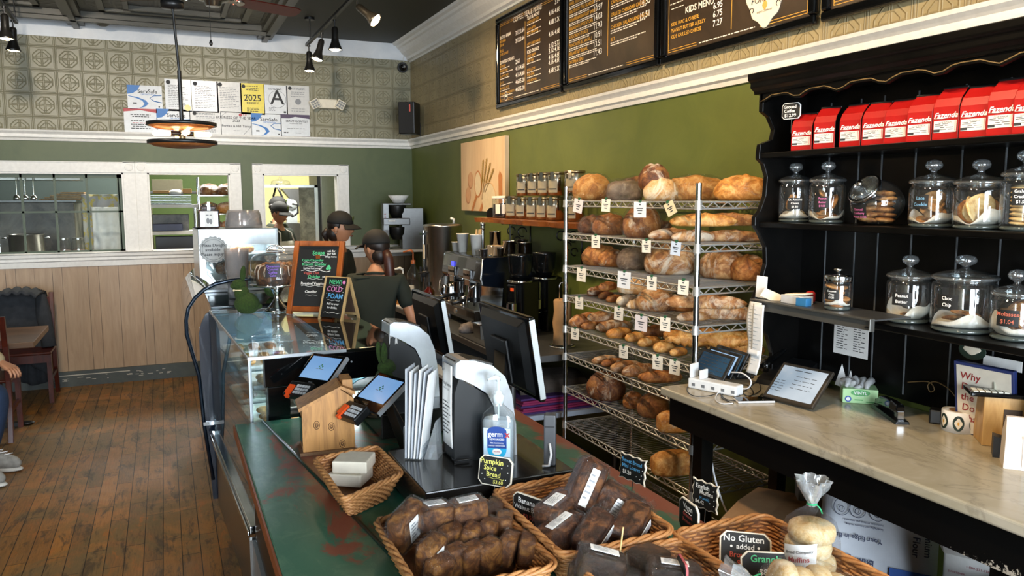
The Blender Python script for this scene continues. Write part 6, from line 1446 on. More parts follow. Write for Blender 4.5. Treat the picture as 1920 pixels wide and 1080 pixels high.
sgn('chalk sign reading Granola in green, cut by the bottom edge', (1.195, 1.30, .945), 330, 20, .12, .09, [('Granola', -.004, .022, .0215, 1), ('$8.32', .0, -.005, .018, 0)], 'cut', .0)
sgn('small red-edged sign on a stick, only its edge showing at the bottom', (.985, 1.33, .975), 250, 0, .07, .06, [('Brownies', 0, .0, .014, 0)], 'cut', .05, mat('red_edge', '#b0575a', .6))
tag(obj('wooden_skewer', MB().cyl((.905, 1.475, .88), (.925, 1.475, 1.03), .0028, .0018, 8), mat('skewer_wood', '#d4b578', .6)), 'pale wooden skewer standing between the banana and brownie baskets', 'skewer')
# ---------------------------------------------------------------- wooden tip box
PINE = wood('scorched_pine', '#7e5228', '#c08a4c', (26, 26, 2.2), .5, 1.6, .12, '#a0703a')
t = thing('tip_box', 'knotty pine tip box shaped like a little house with a coin slot in its roof', 'tip box', (.50, 2.80, GZ), rad(-4)); t.scale = (.92, .92, .95)
w, d, hh, pk = .098, .066, .175, .245
m = MB().prism([(-w, .012), (w, .012), (w, .20), (.045, pk-.006), (-w, hh)], -d, d); obj('body', m, PINE, t, bevel=.002)
obj('base_board', MB().box(-w-.012, w+.008, -d-.012, d+.012, 0, .012), wood('pine_base', '#4f3620', '#7a5632', (20, 20, 20), .5), t)
m = MB(); nn = Vector((-(pk-hh), .143)).normalized()
m.prism([(-w-.012, hh-.008), (.047, pk-.006), (.047, pk+.006), (-w-.014, hh+.004)], -d-.01, d+.012); rf = obj('roof_board', m, PINE, t, bevel=.002)
m = MB().prism([(.047, pk-.004), (w+.004, pk-.03), (w+.006, pk-.018), (.047, pk+.008)], -d-.01, d+.012); obj('roof_board', m, PINE, t, bevel=.002)
obj('coin_slot', MB().prism([(-.045, pk-.041), (-.02, pk-.0295), (-.02, pk-.0285), (-.045, pk-.040)], -.012, .02).prism([(-.045, pk-.0395), (-.02, pk-.028), (-.02, pk-.0275), (-.045, pk-.039)], -.003, .003), mat('slot_dark', '#1c1209', .8), rf)
obj('chimney_block', MB().box(.06, .10, -.03, d+.01, .20, .265), PINE, t, bevel=.002)
m = MB(); 
for kx, kz in ((-.045, .11), (.01, .10), (.05, .03)):
    for r_ in (.011, .006, .003): m.tube([(kx+r_*cos(a), -d-.0005, kz+r_*1.4*sin(a)) for a in [i*PI/8 for i in range(16)]], .0012, 4, closed=True)
obj('wood_knot', m, mat('knot_brown', '#4a2a12', .6), t)
obj('window_strip', MB().box(-w-.0015, -w+.001, -d+.02, d-.02, .03, .14), BLACKG, t)
# ---------------------------------------------------------------- payment tablets
def pay(lb, c, yaw, tilt, w, h, foot):
    M_ = T(rx=-rad(tilt)); t = thing('payment_terminal', lb, 'card terminal', c, rad(yaw), 'payment tablets on stands')
    obj('body', MB().box(-w/2-.018, w/2+.018, 0, .016, -h/2-.045, h/2+.018, M_), BLACKG, t, bevel=.007, seg=3)
    obj('screen', MB().box(-w/2, w/2, -.0012, .001, -h/2, h/2, M_), scr('screen_terminal', '#6f9ccf', '#87b0dc', .62), t, label='pale blue screen')
    d_ = MB(); strokes(d_, -.02, -.008, .04, .0022, 1, -.002); text(d_, 'clover', 0, -h/2-.022, .008, -.002, 'CENTER'); d_.v = [tuple(M_ @ Vector(q)) for q in d_.v]; obj('screen_lettering', d_, GREYINK, t)
    e_ = MB(); 
    for i in range(4): e_.ell((.008*cos(i*1.57), -.0018, .006+.008*sin(i*1.57)), (.004, .0006, .004), 8, 4, M=M_)
    obj('leaf_logo', e_, mat('logo_green', '#3f7f4a', .5), t)
    k_ = obj('keypad_dock', MB().box(-.075, .045, -.02, .012, -h/2-.105, -h/2-.035, M_), BLACKP, t, bevel=.005); m = MB()
    for i in range(5):
        for j in range(3): m.box(-.028+i*.0135, -.018+i*.0135, -.023, -.02, -h/2-.095+j*.016, -h/2-.084+j*.016, M_)
    obj('key', m, mat('key_grey', '#b9bdc0', .4), k_); obj('orange_lever', MB().box(-.062, -.036, -.028, -.018, -h/2-.10, -h/2-.06, M_).box(-.055, -.04, -.024, -.01, -h/2-.115, -h/2-.10, M_), mat('orange_plastic', '#e0501c', .4), k_)
    obj('silver_side', MB().box(w/2+.012, w/2+.021, -.001, .014, -h/2-.04, h/2+.014, M_), SIL, t)
    f = Vector(foot)-Vector(c); f = Matrix.Rotation(-rad(yaw), 4, 'Z') @ f; obj('stand', MB().loft([[(-.03, .012, -.02), (.03, .012, -.02), (.03, .03, -.04), (-.03, .03, -.04)], [(f.x-.035, f.y-.02, f.z), (f.x+.035, f.y-.02, f.z), (f.x+.035, f.y+.02, f.z), (f.x-.035, f.y+.02, f.z)]], smooth=False).box(f.x-.06, f.x+.06, f.y-.05, f.y+.05, f.z, f.z+.008), BLACKP, t, bevel=.003)
pay('payment tablet on a stand above the tip box, orange lever on its keypad', (.545, 3.15, 1.10), 307, 52, .150, .112, (.64, 3.16, .881))
pay('payment tablet with a white keypad turned toward the left, right of the tip box', (.675, 2.70, 1.10), 290, 55, .155, .110, (.76, 2.62, .881))
# sleeve stack in an acrylic stand
t = thing('leaflet_holder', 'clear slanted leaflet holder full of tall folded white leaflets on the cash drawer', 'leaflet holder', (.685, 2.30, .9785), rad(236))
obj('acrylic_stand', MB().box(-.032, .032, -.030, -.028, 0, .10).box(-.032, .032, .028, .03, 0, .10).box(-.032, .032, -.03, .03, 0, .003).box(-.034, -.032, -.03, .03, 0, .10).box(.032, .034, -.03, .03, 0, .10).loft([[(-.03, .03, 0), (.03, .03, 0), (.03, .033, 0), (-.03, .033, 0)], [(-.03, .075, 0), (.03, .075, 0), (.03, .07, .12), (-.03, .07, .12)]], smooth=False), thin_glass('acrylic', (.9, .93, .95), 1.45, .02, .12, .08), t)
for i in range(6): o = obj('folded_leaflet', MB().box(-.045, .045, -.0022, .0022, .004, .285-.006*(i % 3), T(0, -.022+i*.0088, 0, rx=-.02-.022*i, ry=.012*(i % 2))), PAPER if i % 2 else mat('leaflet_grey', '#b4b8bf', .6), t, bevel=.002)
# hand sanitizer
t = thing('sanitizer_bottle', 'clear pump bottle of blue-white hand sanitizer in front of the nearer register', 'bottle', (.885, 2.115, .9785), rad(-33)); t.scale = (1.12, 1.0, 1.16)
def rect_ring(w, d, z, n=28): return [(w*math.copysign(abs(cos(a))**.55, cos(a)), d*math.copysign(abs(sin(a))**.6, sin(a)), z) for a in [2*PI*i/n for i in range(n)]]
m = MB().loft([rect_ring(a, b, z) for a, b, z in ((.040, .022, 0), (.044, .026, .006), (.044, .026, .05), (.045, .027, .12), (.040, .025, .138), (.024, .018, .152), (.014, .013, .16), (.013, .013, .168))]); obj('bottle_body', m, GLASS, t)
m = MB().loft([rect_ring(a, b, z) for a, b, z in ((.037, .020, .004), (.041, .024, .008), (.0415, .0245, .118), (.038, .022, .125))]); obj('gel', m, thin_glass('gel', (.78, .88, .95), 1.35, .05, .30, .0), t)
m = MB().lathe([(.0, .166), (.0155, .166), (.0155, .186), (.010, .19), (.010, .196), (.004, .198), (.004, .222)], 20); pm = obj('pump', m, mat('pump_clear', '#cfd8da', .2), t)
obj('pump_nozzle', MB().tube([(0, 0, .222), (0, 0, .230), (-.006, -.004, .233), (-.026, -.016, .228)], [.006, .008, .007, .004], 10), mat('pump_clear', '#cfd8da', .2), pm); obj('dip_tube', MB().cyl((0, 0, .02), (0, 0, .17), .003, n=8), mat('pump_clear', '#cfd8da', .2), pm)
m = MB(); YL = -.0275
def blob(sl, pts, y): m.slot(sl); m.add([(x, y, z) for x, z in pts], [tuple(range(len(pts)))])
blob(3, [(-.036, .03), (.036, .03), (.036, .105), (-.036, .105)], YL+.0003)
blob(0, [(.026*cos(a), .097+.012*sin(a)) for a in [PI*i/14 for i in range(15)]]+[(-.026, .052), (.026, .052)], YL); blob(1, [(-.026, .052), (.026, .052)]+[(.026*cos(a), .05+.026*sin(a)) for a in [-PI*i/14 for i in range(15)]], YL-.0002)
m.slot(2); text(m, 'germ', -.004, .083, .019, YL-.0006, 'CENTER', .02); text(m, 'ADVANCED', 0, .073, .0075, YL-.0006, 'CENTER', .01); text(m, '70% ALCOHOL', 0, .064, .0055, YL-.0006, 'CENTER'); text(m, 'HAND SANITIZER', 0, .057, .0055, YL-.0006, 'CENTER'); m.ell((0, YL-.0003, .043), (.013, .0004, .0085), 16, 6)
m.slot(4); text(m, '99.99%', 0, .041, .006, YL-.001, 'CENTER', .01); text(m, 'x', .028, .082, .024, YL-.0008, 'CENTER', .03)
obj('front_label', m, [mat('label_navy', '#1c3f86', .4), mat('label_cyan', '#2aa5cf', .4), PAPER, mat('label_frost', '#b9cfe0', .5), mat('print_red', '#a83238', .5)], t)
t = thing('card_swiper', 'small grey card reader on the side of the nearer register', 'card reader', (1.03, 2.06, .979), rad(-30)); obj('body', MB().box(-.018, .018, -.02, .02, 0, .155), mat('reader_grey', '#4b4d50', .45), t, bevel=.005); obj('slot', MB().box(-.014, .014, -.0215, -.019, .118, .122), INK, t); obj('white_cable', MB().tube([(.0, -.022, .07), (.006, -.035, .04), (.0, -.04, .008), (-.02, -.035, .004)], .004, 6), CWT, t)
cable('power_cable', 'short black power cable lying on the cash drawer', [(.80, 2.28, .985), (.77, 2.20, .985), (.79, 2.17, .99), (.82, 2.17, .99)], .004, BLACKP)
# moss bunnies
MOSS = N('moss'); _v = MOSS.coord(); _f = MOSS.noise(_v, 160, 6, .7); MOSS.set(Base_Color=MOSS.ramp(_f, [(.3, lin('#1a2a09')), (.6, lin('#2f480f')), (.75, lin('#456018'))]), Roughness=.95); MOSS.bump(_f, 1, .008); MOSS = MOSS.m
def bunny(loc, rz, s, lb, ribbon=True, m_=None):
    t = thing('moss_bunny', lb, 'rabbit figure', loc, rz, 'moss covered bunny figures'); t.scale = (s,)*3
    m = MB(); m.ell((.01, 0, .052), (.062, .045, .056), 26, 16, lambda d: Vector((d.x*(1-.22*max(0, d.z)), d.y, max(d.z, -.92)))); m.ell((-.012, 0, .10), (.036, .032, .045)); m.ell((-.024, 0, .145), (.035, .026, .028)); m.ell((-.046, 0, .139), (.02, .016, .016))
    obj('body', m, m_ or MOSS, t)
    for s_ in (-1, 1): obj('ear', MB().ell((0, 0, 0), (.013, .010, .042), 16, 12, M=T(-.004, s_*.011, .195, ry=.10, rx=s_*-.10)), m_ or MOSS, t)
    obj('tail', MB().ell((.068, 0, .035), (.014, .014, .014)), m_ or MOSS, t)
    if ribbon: obj('ribbon', MB().tube([(-.018+.030*cos(a), .027*sin(a), .119) for a in [i*PI/9 for i in range(18)]], .003, 6, closed=True).ell((-.048, -.006, .117), (.006, .006, .006), 10, 6), mat('ribbon_cream', '#cfc3a0', .7), t)
bunny((.385, 4.545, 1.1425), rad(-10), 1.12, 'green moss bunny with a cream ribbon standing on the glass display case')
bunny((.72, 2.86, .981), rad(-150), 1.1, 'green moss bunny between the payment tablets and the farther register', False)
o = tag(obj('paper_tissue', MB().grid(lambda u, v: (.03*(u-.5), .012*sin(u*5)+.01*v, .055*v+.006*sin(u*9+v*5)), 8, 8), mat('tissue', '#c9c6c2', .8), solid=.002), 'crumpled white tissue stuck on the farther register', 'tissue'); o.location = (.80, 2.98, 1.205)
# ---------------------------------------------------------------- glass display cases
NAVY = mat('navy_panel', '#111b2a', .15, coat=.5); DTOP = mat('dark_polished_top', '#11130f', .05, coat=.6)
CZ = 1.14
t = thing('display_case', 'flat-topped glass bakery display case with a black top band, beyond the green counter', 'display case', (.28, 3.275, 0), rad(2.7))
L_, W_ = 1.50, .69
obj('steel_base', MB().box(0, W_, 0, L_, 0, .40), STEEL, t); obj('chrome_sill', MB().box(-.02, .03, 0, L_, .40, .435).box(-.03, -.02, 0, L_, .395, .415), CHROME, t, bevel=.004)
obj('front_glass', MB().box(0, .006, .01, L_, .435, CZ), CASEGLASS, t); obj('end_glass', MB().box(.006, .10, .0, .006, .435, CZ-.012), CASEGLASS, t)
obj('top_glass', MB().box(0, .40, 0, L_, CZ-.009, CZ), CASEGLASS, t); obj('dark_top', MB().box(.40, W_, 0, L_, CZ-.02, CZ), DTOP, t, bevel=.003)
m = MB(); m.box(0, .012, 0, .012, .435, CZ).box(0, .40, -.002, .006, CZ-.012, CZ+.001).box(-.002, .004, 0, L_, CZ-.010, CZ+.001); obj('silver_corner', m, SIL, t)
m = MB().box(.06, W_, -.004, .03, CZ-.13, CZ-.012).box(.07, .16, -.004, .05, .0, CZ-.13).box(W_-.06, W_, 0, .06, 0, CZ-.02).box(W_-.06, W_, L_-.06, L_, 0, CZ-.02); obj('black_frame', m, BLACKG, t, bevel=.003)
for x in (.30, .42): obj('screw_head', MB().cyl((x, -.006, CZ-.055), (x, -.003, CZ-.055), .004, n=10), SIL, t)
obj('inner_end_panel', MB().box(.03, .34, L_-.02, L_-.01, .44, CZ-.02), mat('window_reflection_blue', '#8fb0c6', .15, .4), t, label='pale blue reflective end panel'); obj('rear_door', MB().box(W_-.02, W_, .06, L_-.06, .4, CZ-.02), NAVY, t)  # pale blue stands in for window light reflected at the case end
for z in (.46, .70, .92): obj('inner_shelf', MB().box(.03, W_-.08, .2 if z > .9 else .03, L_-.03, z, z+.01), SIL if z < .5 else thin_glass('shelf_glass', (.85, .92, .9), 1.5, 0, .05, .05), t)
tag_ = 0
def pastry_tray(x, y, z, w, d, lb, n, kind, r=.035):
    p = Matrix.Rotation(rad(2.7), 4, 'Z') @ Vector((x, y, 0)); p = (p.x+.28, p.y+3.275, z); t = thing('pastry_tray', lb, 'tray', p, rad(2.7), 'pastry trays inside the display case')
    obj('tray', MB().box(-w/2, w/2, -d/2, d/2, 0, .006).box(-w/2, w/2, -d/2, -d/2+.006, 0, .02).box(-w/2, w/2, d/2-.006, d/2, 0, .02), PAPER, t)
    obj('paper_liner', MB().grid(lambda u, v: ((u-.5)*w*1.05, (v-.5)*d*1.02, .010+.008*sin(u*9)*sin(v*7)), 10, 10), PARCH, t)
    for i in range(n):
        a = MB().ell((0, 0, 0), (r, r*.8, r*.5), 16, 8); o = obj('pastry', a, CRUST[kind]); o.location = (p[0]-w*.3+w*.3*(i % 3), p[1]-d*.35+d*.24*(i//3), p[2]+.032); tag(o, 'round pastry on '+lb, 'pastry', 'pastries inside the display case')
pastry_tray(.2, .45, .932, .28, .30, 'the near white tray under the glass top', 6, 'pale', .03); pastry_tray(.2, .9, .932, .28, .34, 'the middle white tray under the glass top', 9, 'gold', .032); pastry_tray(.2, 1.28, .932, .28, .28, 'the far white tray under the glass top', 6, 'brown', .03)
pastry_tray(.25, .6, .712, .34, .5, 'the near tray on the middle shelf', 9, 'gold', .035); pastry_tray(.25, 1.15, .712, .34, .4, 'the far tray on the middle shelf', 9, 'dark', .035)
# things seen through the open near end
TEAL = mat('teal_glass_panel', '#17332c', .12, coat=.4)
t = thing('sloped_bin', 'dark green panelled bin with pale edges in the open end of the case', 'bin', (.55, 3.50, .88), rad(-8))
m = MB()
for i in range(4): m.box(-.12, -.115, -.12+i*.065, -.062+i*.065, .0, .09)
obj('panels', m, TEAL, t); obj('pale_rim', MB().box(-.125, -.11, -.13, .14, .09, .098).box(-.125, .1, -.13, -.122, .0, .01), PAPER, t); obj('bin_floor', MB().box(-.11, .1, -.12, .14, 0, .006), BLACKG, t)
bunny((.555, 3.50, .892), rad(30), .85, 'brownish moss bunny lying in the bin at the open end of the case', False, blotch('dry_moss', '#3e3516', '#6a5a26', .95, 60))
m = MB().grid(lambda u, v: ((u-.5)*.24, (v-.5)*.16, .035+.022*noise.noise(Vector((u*5, v*5, 1)))+.03*(1-(2*u-1)**2)), 18, 14)
o = tag(obj('plastic_bag', m, mat('pale_blue_film', '#8fc3d6', .15, coat=.6), solid=.004), 'pale blue glossy plastic bag in the open end of the display case', 'bag'); o.location = (.80, 3.45, .935); o.rotation_euler = (0, 0, .2)
tag(obj('end_shelf', MB().box(.44, .95, 3.31, 3.6, .865, .88), BLACK), 'black shelf inside the open near end of the display case', 'shelf')
# curved case
t = thing('display_case', 'taller display case with bowed glass and navy ends, behind the flat-topped one', 'display case', (0, 4.84, 0), 0)
pr = [(.19, .12), (.155, .45), (.14, .75), (.085, 1.0), (.085, 1.08), (.10, 1.15), (.14, 1.21), (.19, 1.255), (.25, 1.285), (.33, 1.30), (.42, 1.305), (.52, 1.30)]
L2 = 1.55; lamp('case_light', 'AREA', (.84, 4.0, 1.08), 14, (.9, .97, 1), (.4, 4.0, .9), 1.2, .05); lamp('cabinet_light', 'AREA', (.44, 5.72, 1.55), 5, (.95, .98, 1), (.44, 5.6, 1.2), .3, .1); lamp('case_light', 'AREA', (.62, 5.5, 1.10), 6, (.9, .97, 1), (.5, 5.5, .5), 1.2, .06)
gl = MB(); gl.loft([[(x, y, z) for x, z in pr]+[(x+.006, y, z-.003) for x, z in pr[::-1]] for y in (.0, L2)], cap=False, smooth=True); obj('bowed_glass', gl, BOWGLASS, t)
m = MB(); path = [(x, 0, z) for x, z in pr]; m.tube(path, .011, 8); obj('glass_edge', m, mat('edge_steel_blue', '#1c2836', .12, .5), t)
en = MB().prism([(.185, 0), (.16, .45), (.15, .75), (.15, 1.0), (.165, 1.06), (.19, 1.11), (.23, 1.135), (.27, 1.14), (.27, 1.0), (.255, .45), (.25, 0)], -.002, .02); obj('navy_end', en, NAVY, t, bevel=.003)
obj('base', MB().box(.20, .93, .02, L2, 0, .42), DULLSTEEL, t); obj('deck', MB().box(.22, .93, .0, L2, 1.125, 1.155), BLACKG, t, bevel=.004); obj('back_panel', MB().box(.90, .93, 0, L2, .42, 1.13), NAVY, t)
for z in (.45, .8): obj('inner_shelf', MB().box(.2, .88, .05, L2-.05, z, z+.01), SIL, t)
obj('chrome_clip', MB().box(.15, .25, -.012, -.002, .455, .475), CHROME, t)
# white counter-top pastry case
WHM = mat('white_metal', '#c3cbd0', .2, .5)
t = thing('pastry_cabinet', 'white lit glass-fronted pastry cabinet on top of the far display case', 'display case', (.44, 5.75, 1.156), rad(3)); w, d, h = .255, .2, .42
m = MB().box(-w, -w+.045, -d, d, 0, h).box(w-.02, w, -d, d, 0, h).box(-w, w, -d, d, h-.012, h).box(-w, w, d-.01, d, 0, h).box(-w, w, -d, d, 0, .02).box(-w, w, -d, -d+.02, h-.11, h); obj('housing', m, WHM, t, bevel=.003)
obj('front_glass', MB().box(-w+.045, w-.02, -d-.003, -d, .02, h-.11), PANE, t)
for z in (.12, .24): obj('glass_shelf', MB().box(-w+.045, w-.02, -d+.02, d-.02, z, z+.008), WHM, t)
m = MB(); pts = [(cos(2*PI*i/96), sin(2*PI*i/96), 1+.05*cos(18*2*PI*i/96)) for i in range(96)]; m.add([(-.165+.088*a*r, -d-.006, .285+.088*b*r) for a, b, r in pts], [tuple(range(96))]); dl = obj('lace_doily', m, mat('doily_silver', '#a8acac', .5), t, label='round silver doily sign')
m = MB(); [text(m, s, -.165+o_, z, .028, -d-.008, 'CENTER', .01, .1) for s, z, o_ in (('Pizza Dough', .305, 0), ('available', .275, -.005), ('Please inquire', .245, .0))]; obj('doily_lettering', m, INK, dl)
m = MB(); [m.tube([(-.165+r*cos(a), -d-.0075, .285+r*sin(a)) for a in [i*PI/20 for i in range(40)]], .0015, 4, closed=True) for r in (.068, .08)]; obj('doily_holes', m, mat('doily_grey', '#7f8483', .5), dl)
for k, (x, z, c_, n_, lb) in enumerate(((.04, .25, 'brown', 'batard', 'brown loaf lying on the upper shelf of the pastry cabinet'), (-.06, .13, 'dark', 'boule', 'dark bread on the lower shelf of the pastry cabinet'), (.12, .13, 'gold', 'boule', 'golden bread on the lower shelf of the pastry cabinet'))):
    o = obj('bread_loaf', loaf_mesh(.16, .1, .06, n_, k+3), CRUST[c_]); o.location = (.44+x, 5.70, 1.156+z); tag(o, lb, 'bread', 'breads in the pastry cabinet')
t = thing('honey_jar', 'square dark jar with a white label and clip lid, left on the pastry cabinet', 'jar', (.275, 5.72, 1.577))
obj('glass_body', MB().box(-.068, .068, -.05, .05, 0, .125).box(-.05, .05, -.038, .038, .125, .15), thin_glass('brown_glass', (.35, .18, .12), 1.5, 0, .05, .05), t, bevel=.012); obj('contents', MB().box(-.06, .06, -.044, .044, .005, .10), mat('dark_contents', '#2a1410', .4), t, bevel=.01)
obj('clip_lid', MB().cyl((0, 0, .15), (0, 0, .162), .04, n=20).box(-.008, .008, -.055, -.045, .12, .175), CHROME, t); l_ = obj('paper_label', MB().box(-.028, .028, -.053, -.0505, .01, .115), PAPER, t); m = MB().ell((-.008, -.0535, .05), (.010, .0005, .02)).ell((.010, -.0535, .045), (.009, .0005, .018)); strokes(m, -.02, .085, .04, .006, 4, -.0535); obj('label_print', m, GREYINK, l_)
for i in range(5):
    o = obj('plastic_dome', MB().lathe([(.120-.001*i, 0), (.122-.001*i, .02), (.115-.001*i, .075), (.10, .095), (0, .098)], 32, wob=lambda a, j: .008*sin(a*24)), thin_glass('dome_film', (.9, .86, .84), 1.45, .1, .14, .08) if i == 0 else bpy.data.materials['dome_film']); o.location = (.50, 5.74, 1.577+i*.006); tag(o, 'clear ribbed plastic cake dome in the stack on the pastry cabinet', 'lid', 'stacked plastic domes')
for i in range(9):
    o = obj('plastic_cup', MB().lathe([(.055, 0), (.057, .01), (.072, .24), (.076, .245)], 28, wob=lambda a, j: .01*sin(a*20)), bpy.data.materials['dome_film']); o.location = (.40, 5.18, 1.157+i*.008); tag(o, 'clear plastic tub in the tall nested stack behind the moss bunny', 'container', 'nested plastic tubs')
o = muffin_bag((.60, 5.12, 1.156), 1, 'small clear bag of green leaves behind the cake stand', True); 
for c in list(o.children):
    if c.name.startswith('english_muffin'): bpy.data.objects.remove(c)
o.name = 'leaf_bag'; o['category'] = 'bag'; del o['group']; obj('green_filling', MB().ell((0, 0, .06), (.05, .05, .06)), mat('leaf_green', '#54743a', .6, var=.4, nscale=60), o)
t = thing('cake_stand', 'silver pedestal cake stand with a clear domed cover over a chocolate cake', 'cake stand', (.565, 4.60, CZ+.0005))
obj('pedestal', MB().lathe([(0, 0), (.078, 0), (.080, .006), (.06, .012), (.045, .03), (.026, .055), (.018, .075), (.02, .095), (.035, .125), (.055, .14), (0, .145)], 36), CHROME, t); obj('plate', MB().lathe([(0, .142), (.14, .146), (.147, .15), (.147, .158), (.14, .16), (0, .16)], 48), CHROME, t)
dm = obj('clear_cover', MB().lathe([(.138, .161), (.140, .166), (.138, .29), (.125, .312), (.09, .33), (.04, .342), (0, .344)], 48), GLASS, t); obj('cover_handle', MB().tube([(.045*cos(a), 0, .342+.028*sin(a)) for a in [PI*i/10 for i in range(11)]], .006, 8).cyl((-.05, 0, .34), (.05, 0, .34), .01, n=10), CHROME, dm)
a0 = -PI/2-.25
m = MB().grid(lambda u, v: (.141*cos(a0+(u-.5)*.55), .141*sin(a0+(u-.5)*.55), .205+.075*v), 8, 2); lb_ = obj('chalk_label', m, mat('purple_black_card', '#171322', .5), dm)
m = MB(); [text(m, s, 0, .26-.017*i, .017, 0, 'CENTER', .01) for i, s in enumerate(('Cinnamon', 'Caramel', 'Coffee', 'Cake'))]; m.v = [(.142*cos(a0+v[0]/.142), .142*sin(a0+v[0]/.142), v[2]) for v in m.v]; obj('label_lettering', m, mat('chalk_purple', '#9a6bd6', .7), lb_)
c_ = tag(obj('chocolate_cake', MB().lathe([(0, 0), (.108, 0), (.112, .02), (.112, .08), (.10, .098), (.05, .102), (0, .10)], 40, wob=lambda a, j: .02*sin(a*9+j)), CHOCO), 'brown cake with dripping pale icing under the clear cover', 'cake'); c_.location = (.565, 4.60, CZ+.161)
m = MB()
for i in range(16): a = i*.4; m.tube([(.07*cos(a), .07*sin(a), .104), (.105*cos(a+.05), .105*sin(a+.05), .098), (.116*cos(a), .116*sin(a), .07), (.117*cos(a+.03), .117*sin(a+.03), .03+.03*((i*7) % 3)/2)], .0035, 5)
obj('icing', m, mat('icing_cream', '#cdb9a8', .5), c_)
for i in range(14):
    a = i*2.4; obj('crumb', MB().ell((.085*cos(a)*(.5+.5*(i % 3)/2), .085*sin(a)*(.5+.5*(i % 3)/2), .105), (.018, .014, .012), 10, 6), CRUST['brown'], c_)
# easel blackboard and little A-frame
t = chalk_sign('menu_easel', 'soup menu blackboard in a reddish wooden frame standing on the display case', (.757, 4.42, 1.345), rad(327), .235, .345, [('Soups', .0, .125, .030, 1), ('~', -.03, .118, .09, 0), ('ask for', .075, .140, .017, 0), ('our full', .075, .124, .017, 0), ('soup menu', .075, .108, .015, 0), ('Corn Chowder', -.03, .085, .020, 1), ('~', -.08, .079, .11, 0), ('Broccoli Cheddar', -.018, .062, .020, 1), ('~', -.08, .056, .12, 0), ('butternut soup!', -.025, .040, .017, 0), ('~', -.09, .030, .17, 0), ('Veggie Chili', -.03, .012, .019, 3),
    ('Quiche', -.012, -.010, .024, 1), ('~', -.05, -.016, .09, 0), ('$8.50 ea', .062, -.008, .015, 0), ('Roasted Veggies', -.015, -.048, .021, 0), ('~', -.08, -.056, .13, 0), ('Cheddar', -.02, -.095, .020, 0), ('~', -.05, -.108, .07, 0), ('*', .062, .045, .009, 1), ('*', .074, .047, .009, 1), ('*', .068, .056, .009, 1)], 'plain', None, M0=T(rx=-rad(20)))
Me = T(rx=-rad(20)); RW = wood('red_brown_frame', '#6e3514', '#a0541f', (1, 1, .3), .35, 14, .05); fw, fh, q = .235/2, .345/2, .03
m = MB(); m.box(-fw-q, -fw, -.012, .012, -fh-q, fh+q, Me).box(fw, fw+q, -.012, .012, -fh-q, fh+q, Me).box(-fw, fw, -.012, .012, fh, fh+q, Me).box(-fw, fw, -.012, .012, -fh-q, -fh, Me); obj('wooden_frame', m, RW, t, bevel=.004)
for x in (-fw-.015, fw+.015): obj('front_leg', MB().box(x-.014, x+.014, -.010, .010, -fh-.045, -fh-q+.004, Me), RW, t)
obj('rear_prop', MB().box(-.012, .012, .0, .006, -.20, .12, T(0, .055, 0, rx=rad(14))), RW, t)
t = chalk_sign('tabletop_sign', 'small A-frame blackboard announcing new cold foam in coloured chalk', (.801, 4.15, 1.255), rad(307), .142, .215, [('NEW!', -.006, .072, .034, 1), ('~', -.045, .064, .075, 0), ('COLD', -.004, .032, .038, 5), ('FOAM', .008, -.006, .038, 4), ('~', -.045, -.016, .09, 0), ('Add to your', .0, -.040, .017, 0), ('fav drinks.', .0, -.060, .017, 0), ('~', -.055, -.082, .11, 0)]+[('*', x, z, .002, 0) for x, z in ((.05, .05), (.056, .03), (.05, .0), (-.055, .02), (-.05, -.005), (.058, .012))]+[('*', .052, .083, .010, 5)], 'plain', None, M0=T(rx=-rad(17)))
Ma = T(rx=-rad(17)); PW = wood('pale_pine_frame', '#b48d57', '#cfae79', (1, 1, .3), .5, 12, .05)
m = MB(); m.box(.071, .083, -.006, .006, -.145, .112, Ma).box(-.083, -.071, -.006, .006, -.145, .112, Ma).box(-.083, .083, -.0045, .0045, .107, .113, Ma); obj('front_frame', m, PW, t, bevel=.001)
Mr = T(0, .066, 0, rx=rad(17)); m = MB(); m.box(.068, .083, -.006, .006, -.145, .108, Mr).box(-.083, -.068, -.006, .006, -.145, .108, Mr).box(-.07, .07, -.005, .005, -.105, -.09, Mr); obj('rear_frame', m, PW, t, bevel=.001); obj('rear_board', MB().box(-.068, .068, -.002, .002, -.09, .10, Mr), mat('rear_board_brown', '#5b4636', .7), t)
# ---------------------------------------------------------------- coffee station
SZ = .88
t = thing('steel_counter', 'long stainless steel work counter along the green wall under the coffee machines', 'counter', (0, 0, 0))
obj('steel_top', MB().box(1.72, 2.505, 3.96, YB-.01, .84, SZ), DULLSTEEL, t, bevel=.004)
for x, y in ((1.76, 4.0), (1.76, 6.0), (1.76, 8.0), (2.44, 4.0), (2.44, 8.0)): obj('leg', MB().cyl((x, y, 0), (x, y, .84), .02, n=12), DULLSTEEL, t)
obj('lower_shelf', MB().box(1.74, 2.48, 3.98, YB-.05, .50, .53), mat('white_shelf_edge', '#a9b4c2', .4), t, bevel=.003)
for i in range(7):
    c_ = ('magenta', '#8c1f52') if i % 3 else ('purple', '#3f1f5c'); o = card('folder', f'{c_[0]} folder, {ORD[i]} from the bottom of the stack on the lower shelf', 'folder', (2.12, 4.22, .5305+i*.014), .02*(i % 3), .6, .42, .012, mat('folder_'+c_[0], c_[1], .6), bevel=.002); o['group'] = 'coloured folders under the steel counter'
m = MB().loft([[(x*s1, y*s1, z) for x, y in ((-.25, -.16), (.2, -.2), (.28, .1), (-.1, .18))] for s1, z in ((1, 0), (1.03, .03), (.9, .07), (.6, .09))]); o = obj('paper_parcel', m, mat('dull_brown_bag', '#4a4038', .8, var=.2), bevel=.01); o.location = (2.1, 4.25, .629); tag(o, 'flattened brown bag lying on the coloured folders', 'bag')
t = thing('coil_hose', 'blue-grey tub with a coiled pale cord on the floor shelf behind the counter', 'tub', (2.0, 4.05, 0))
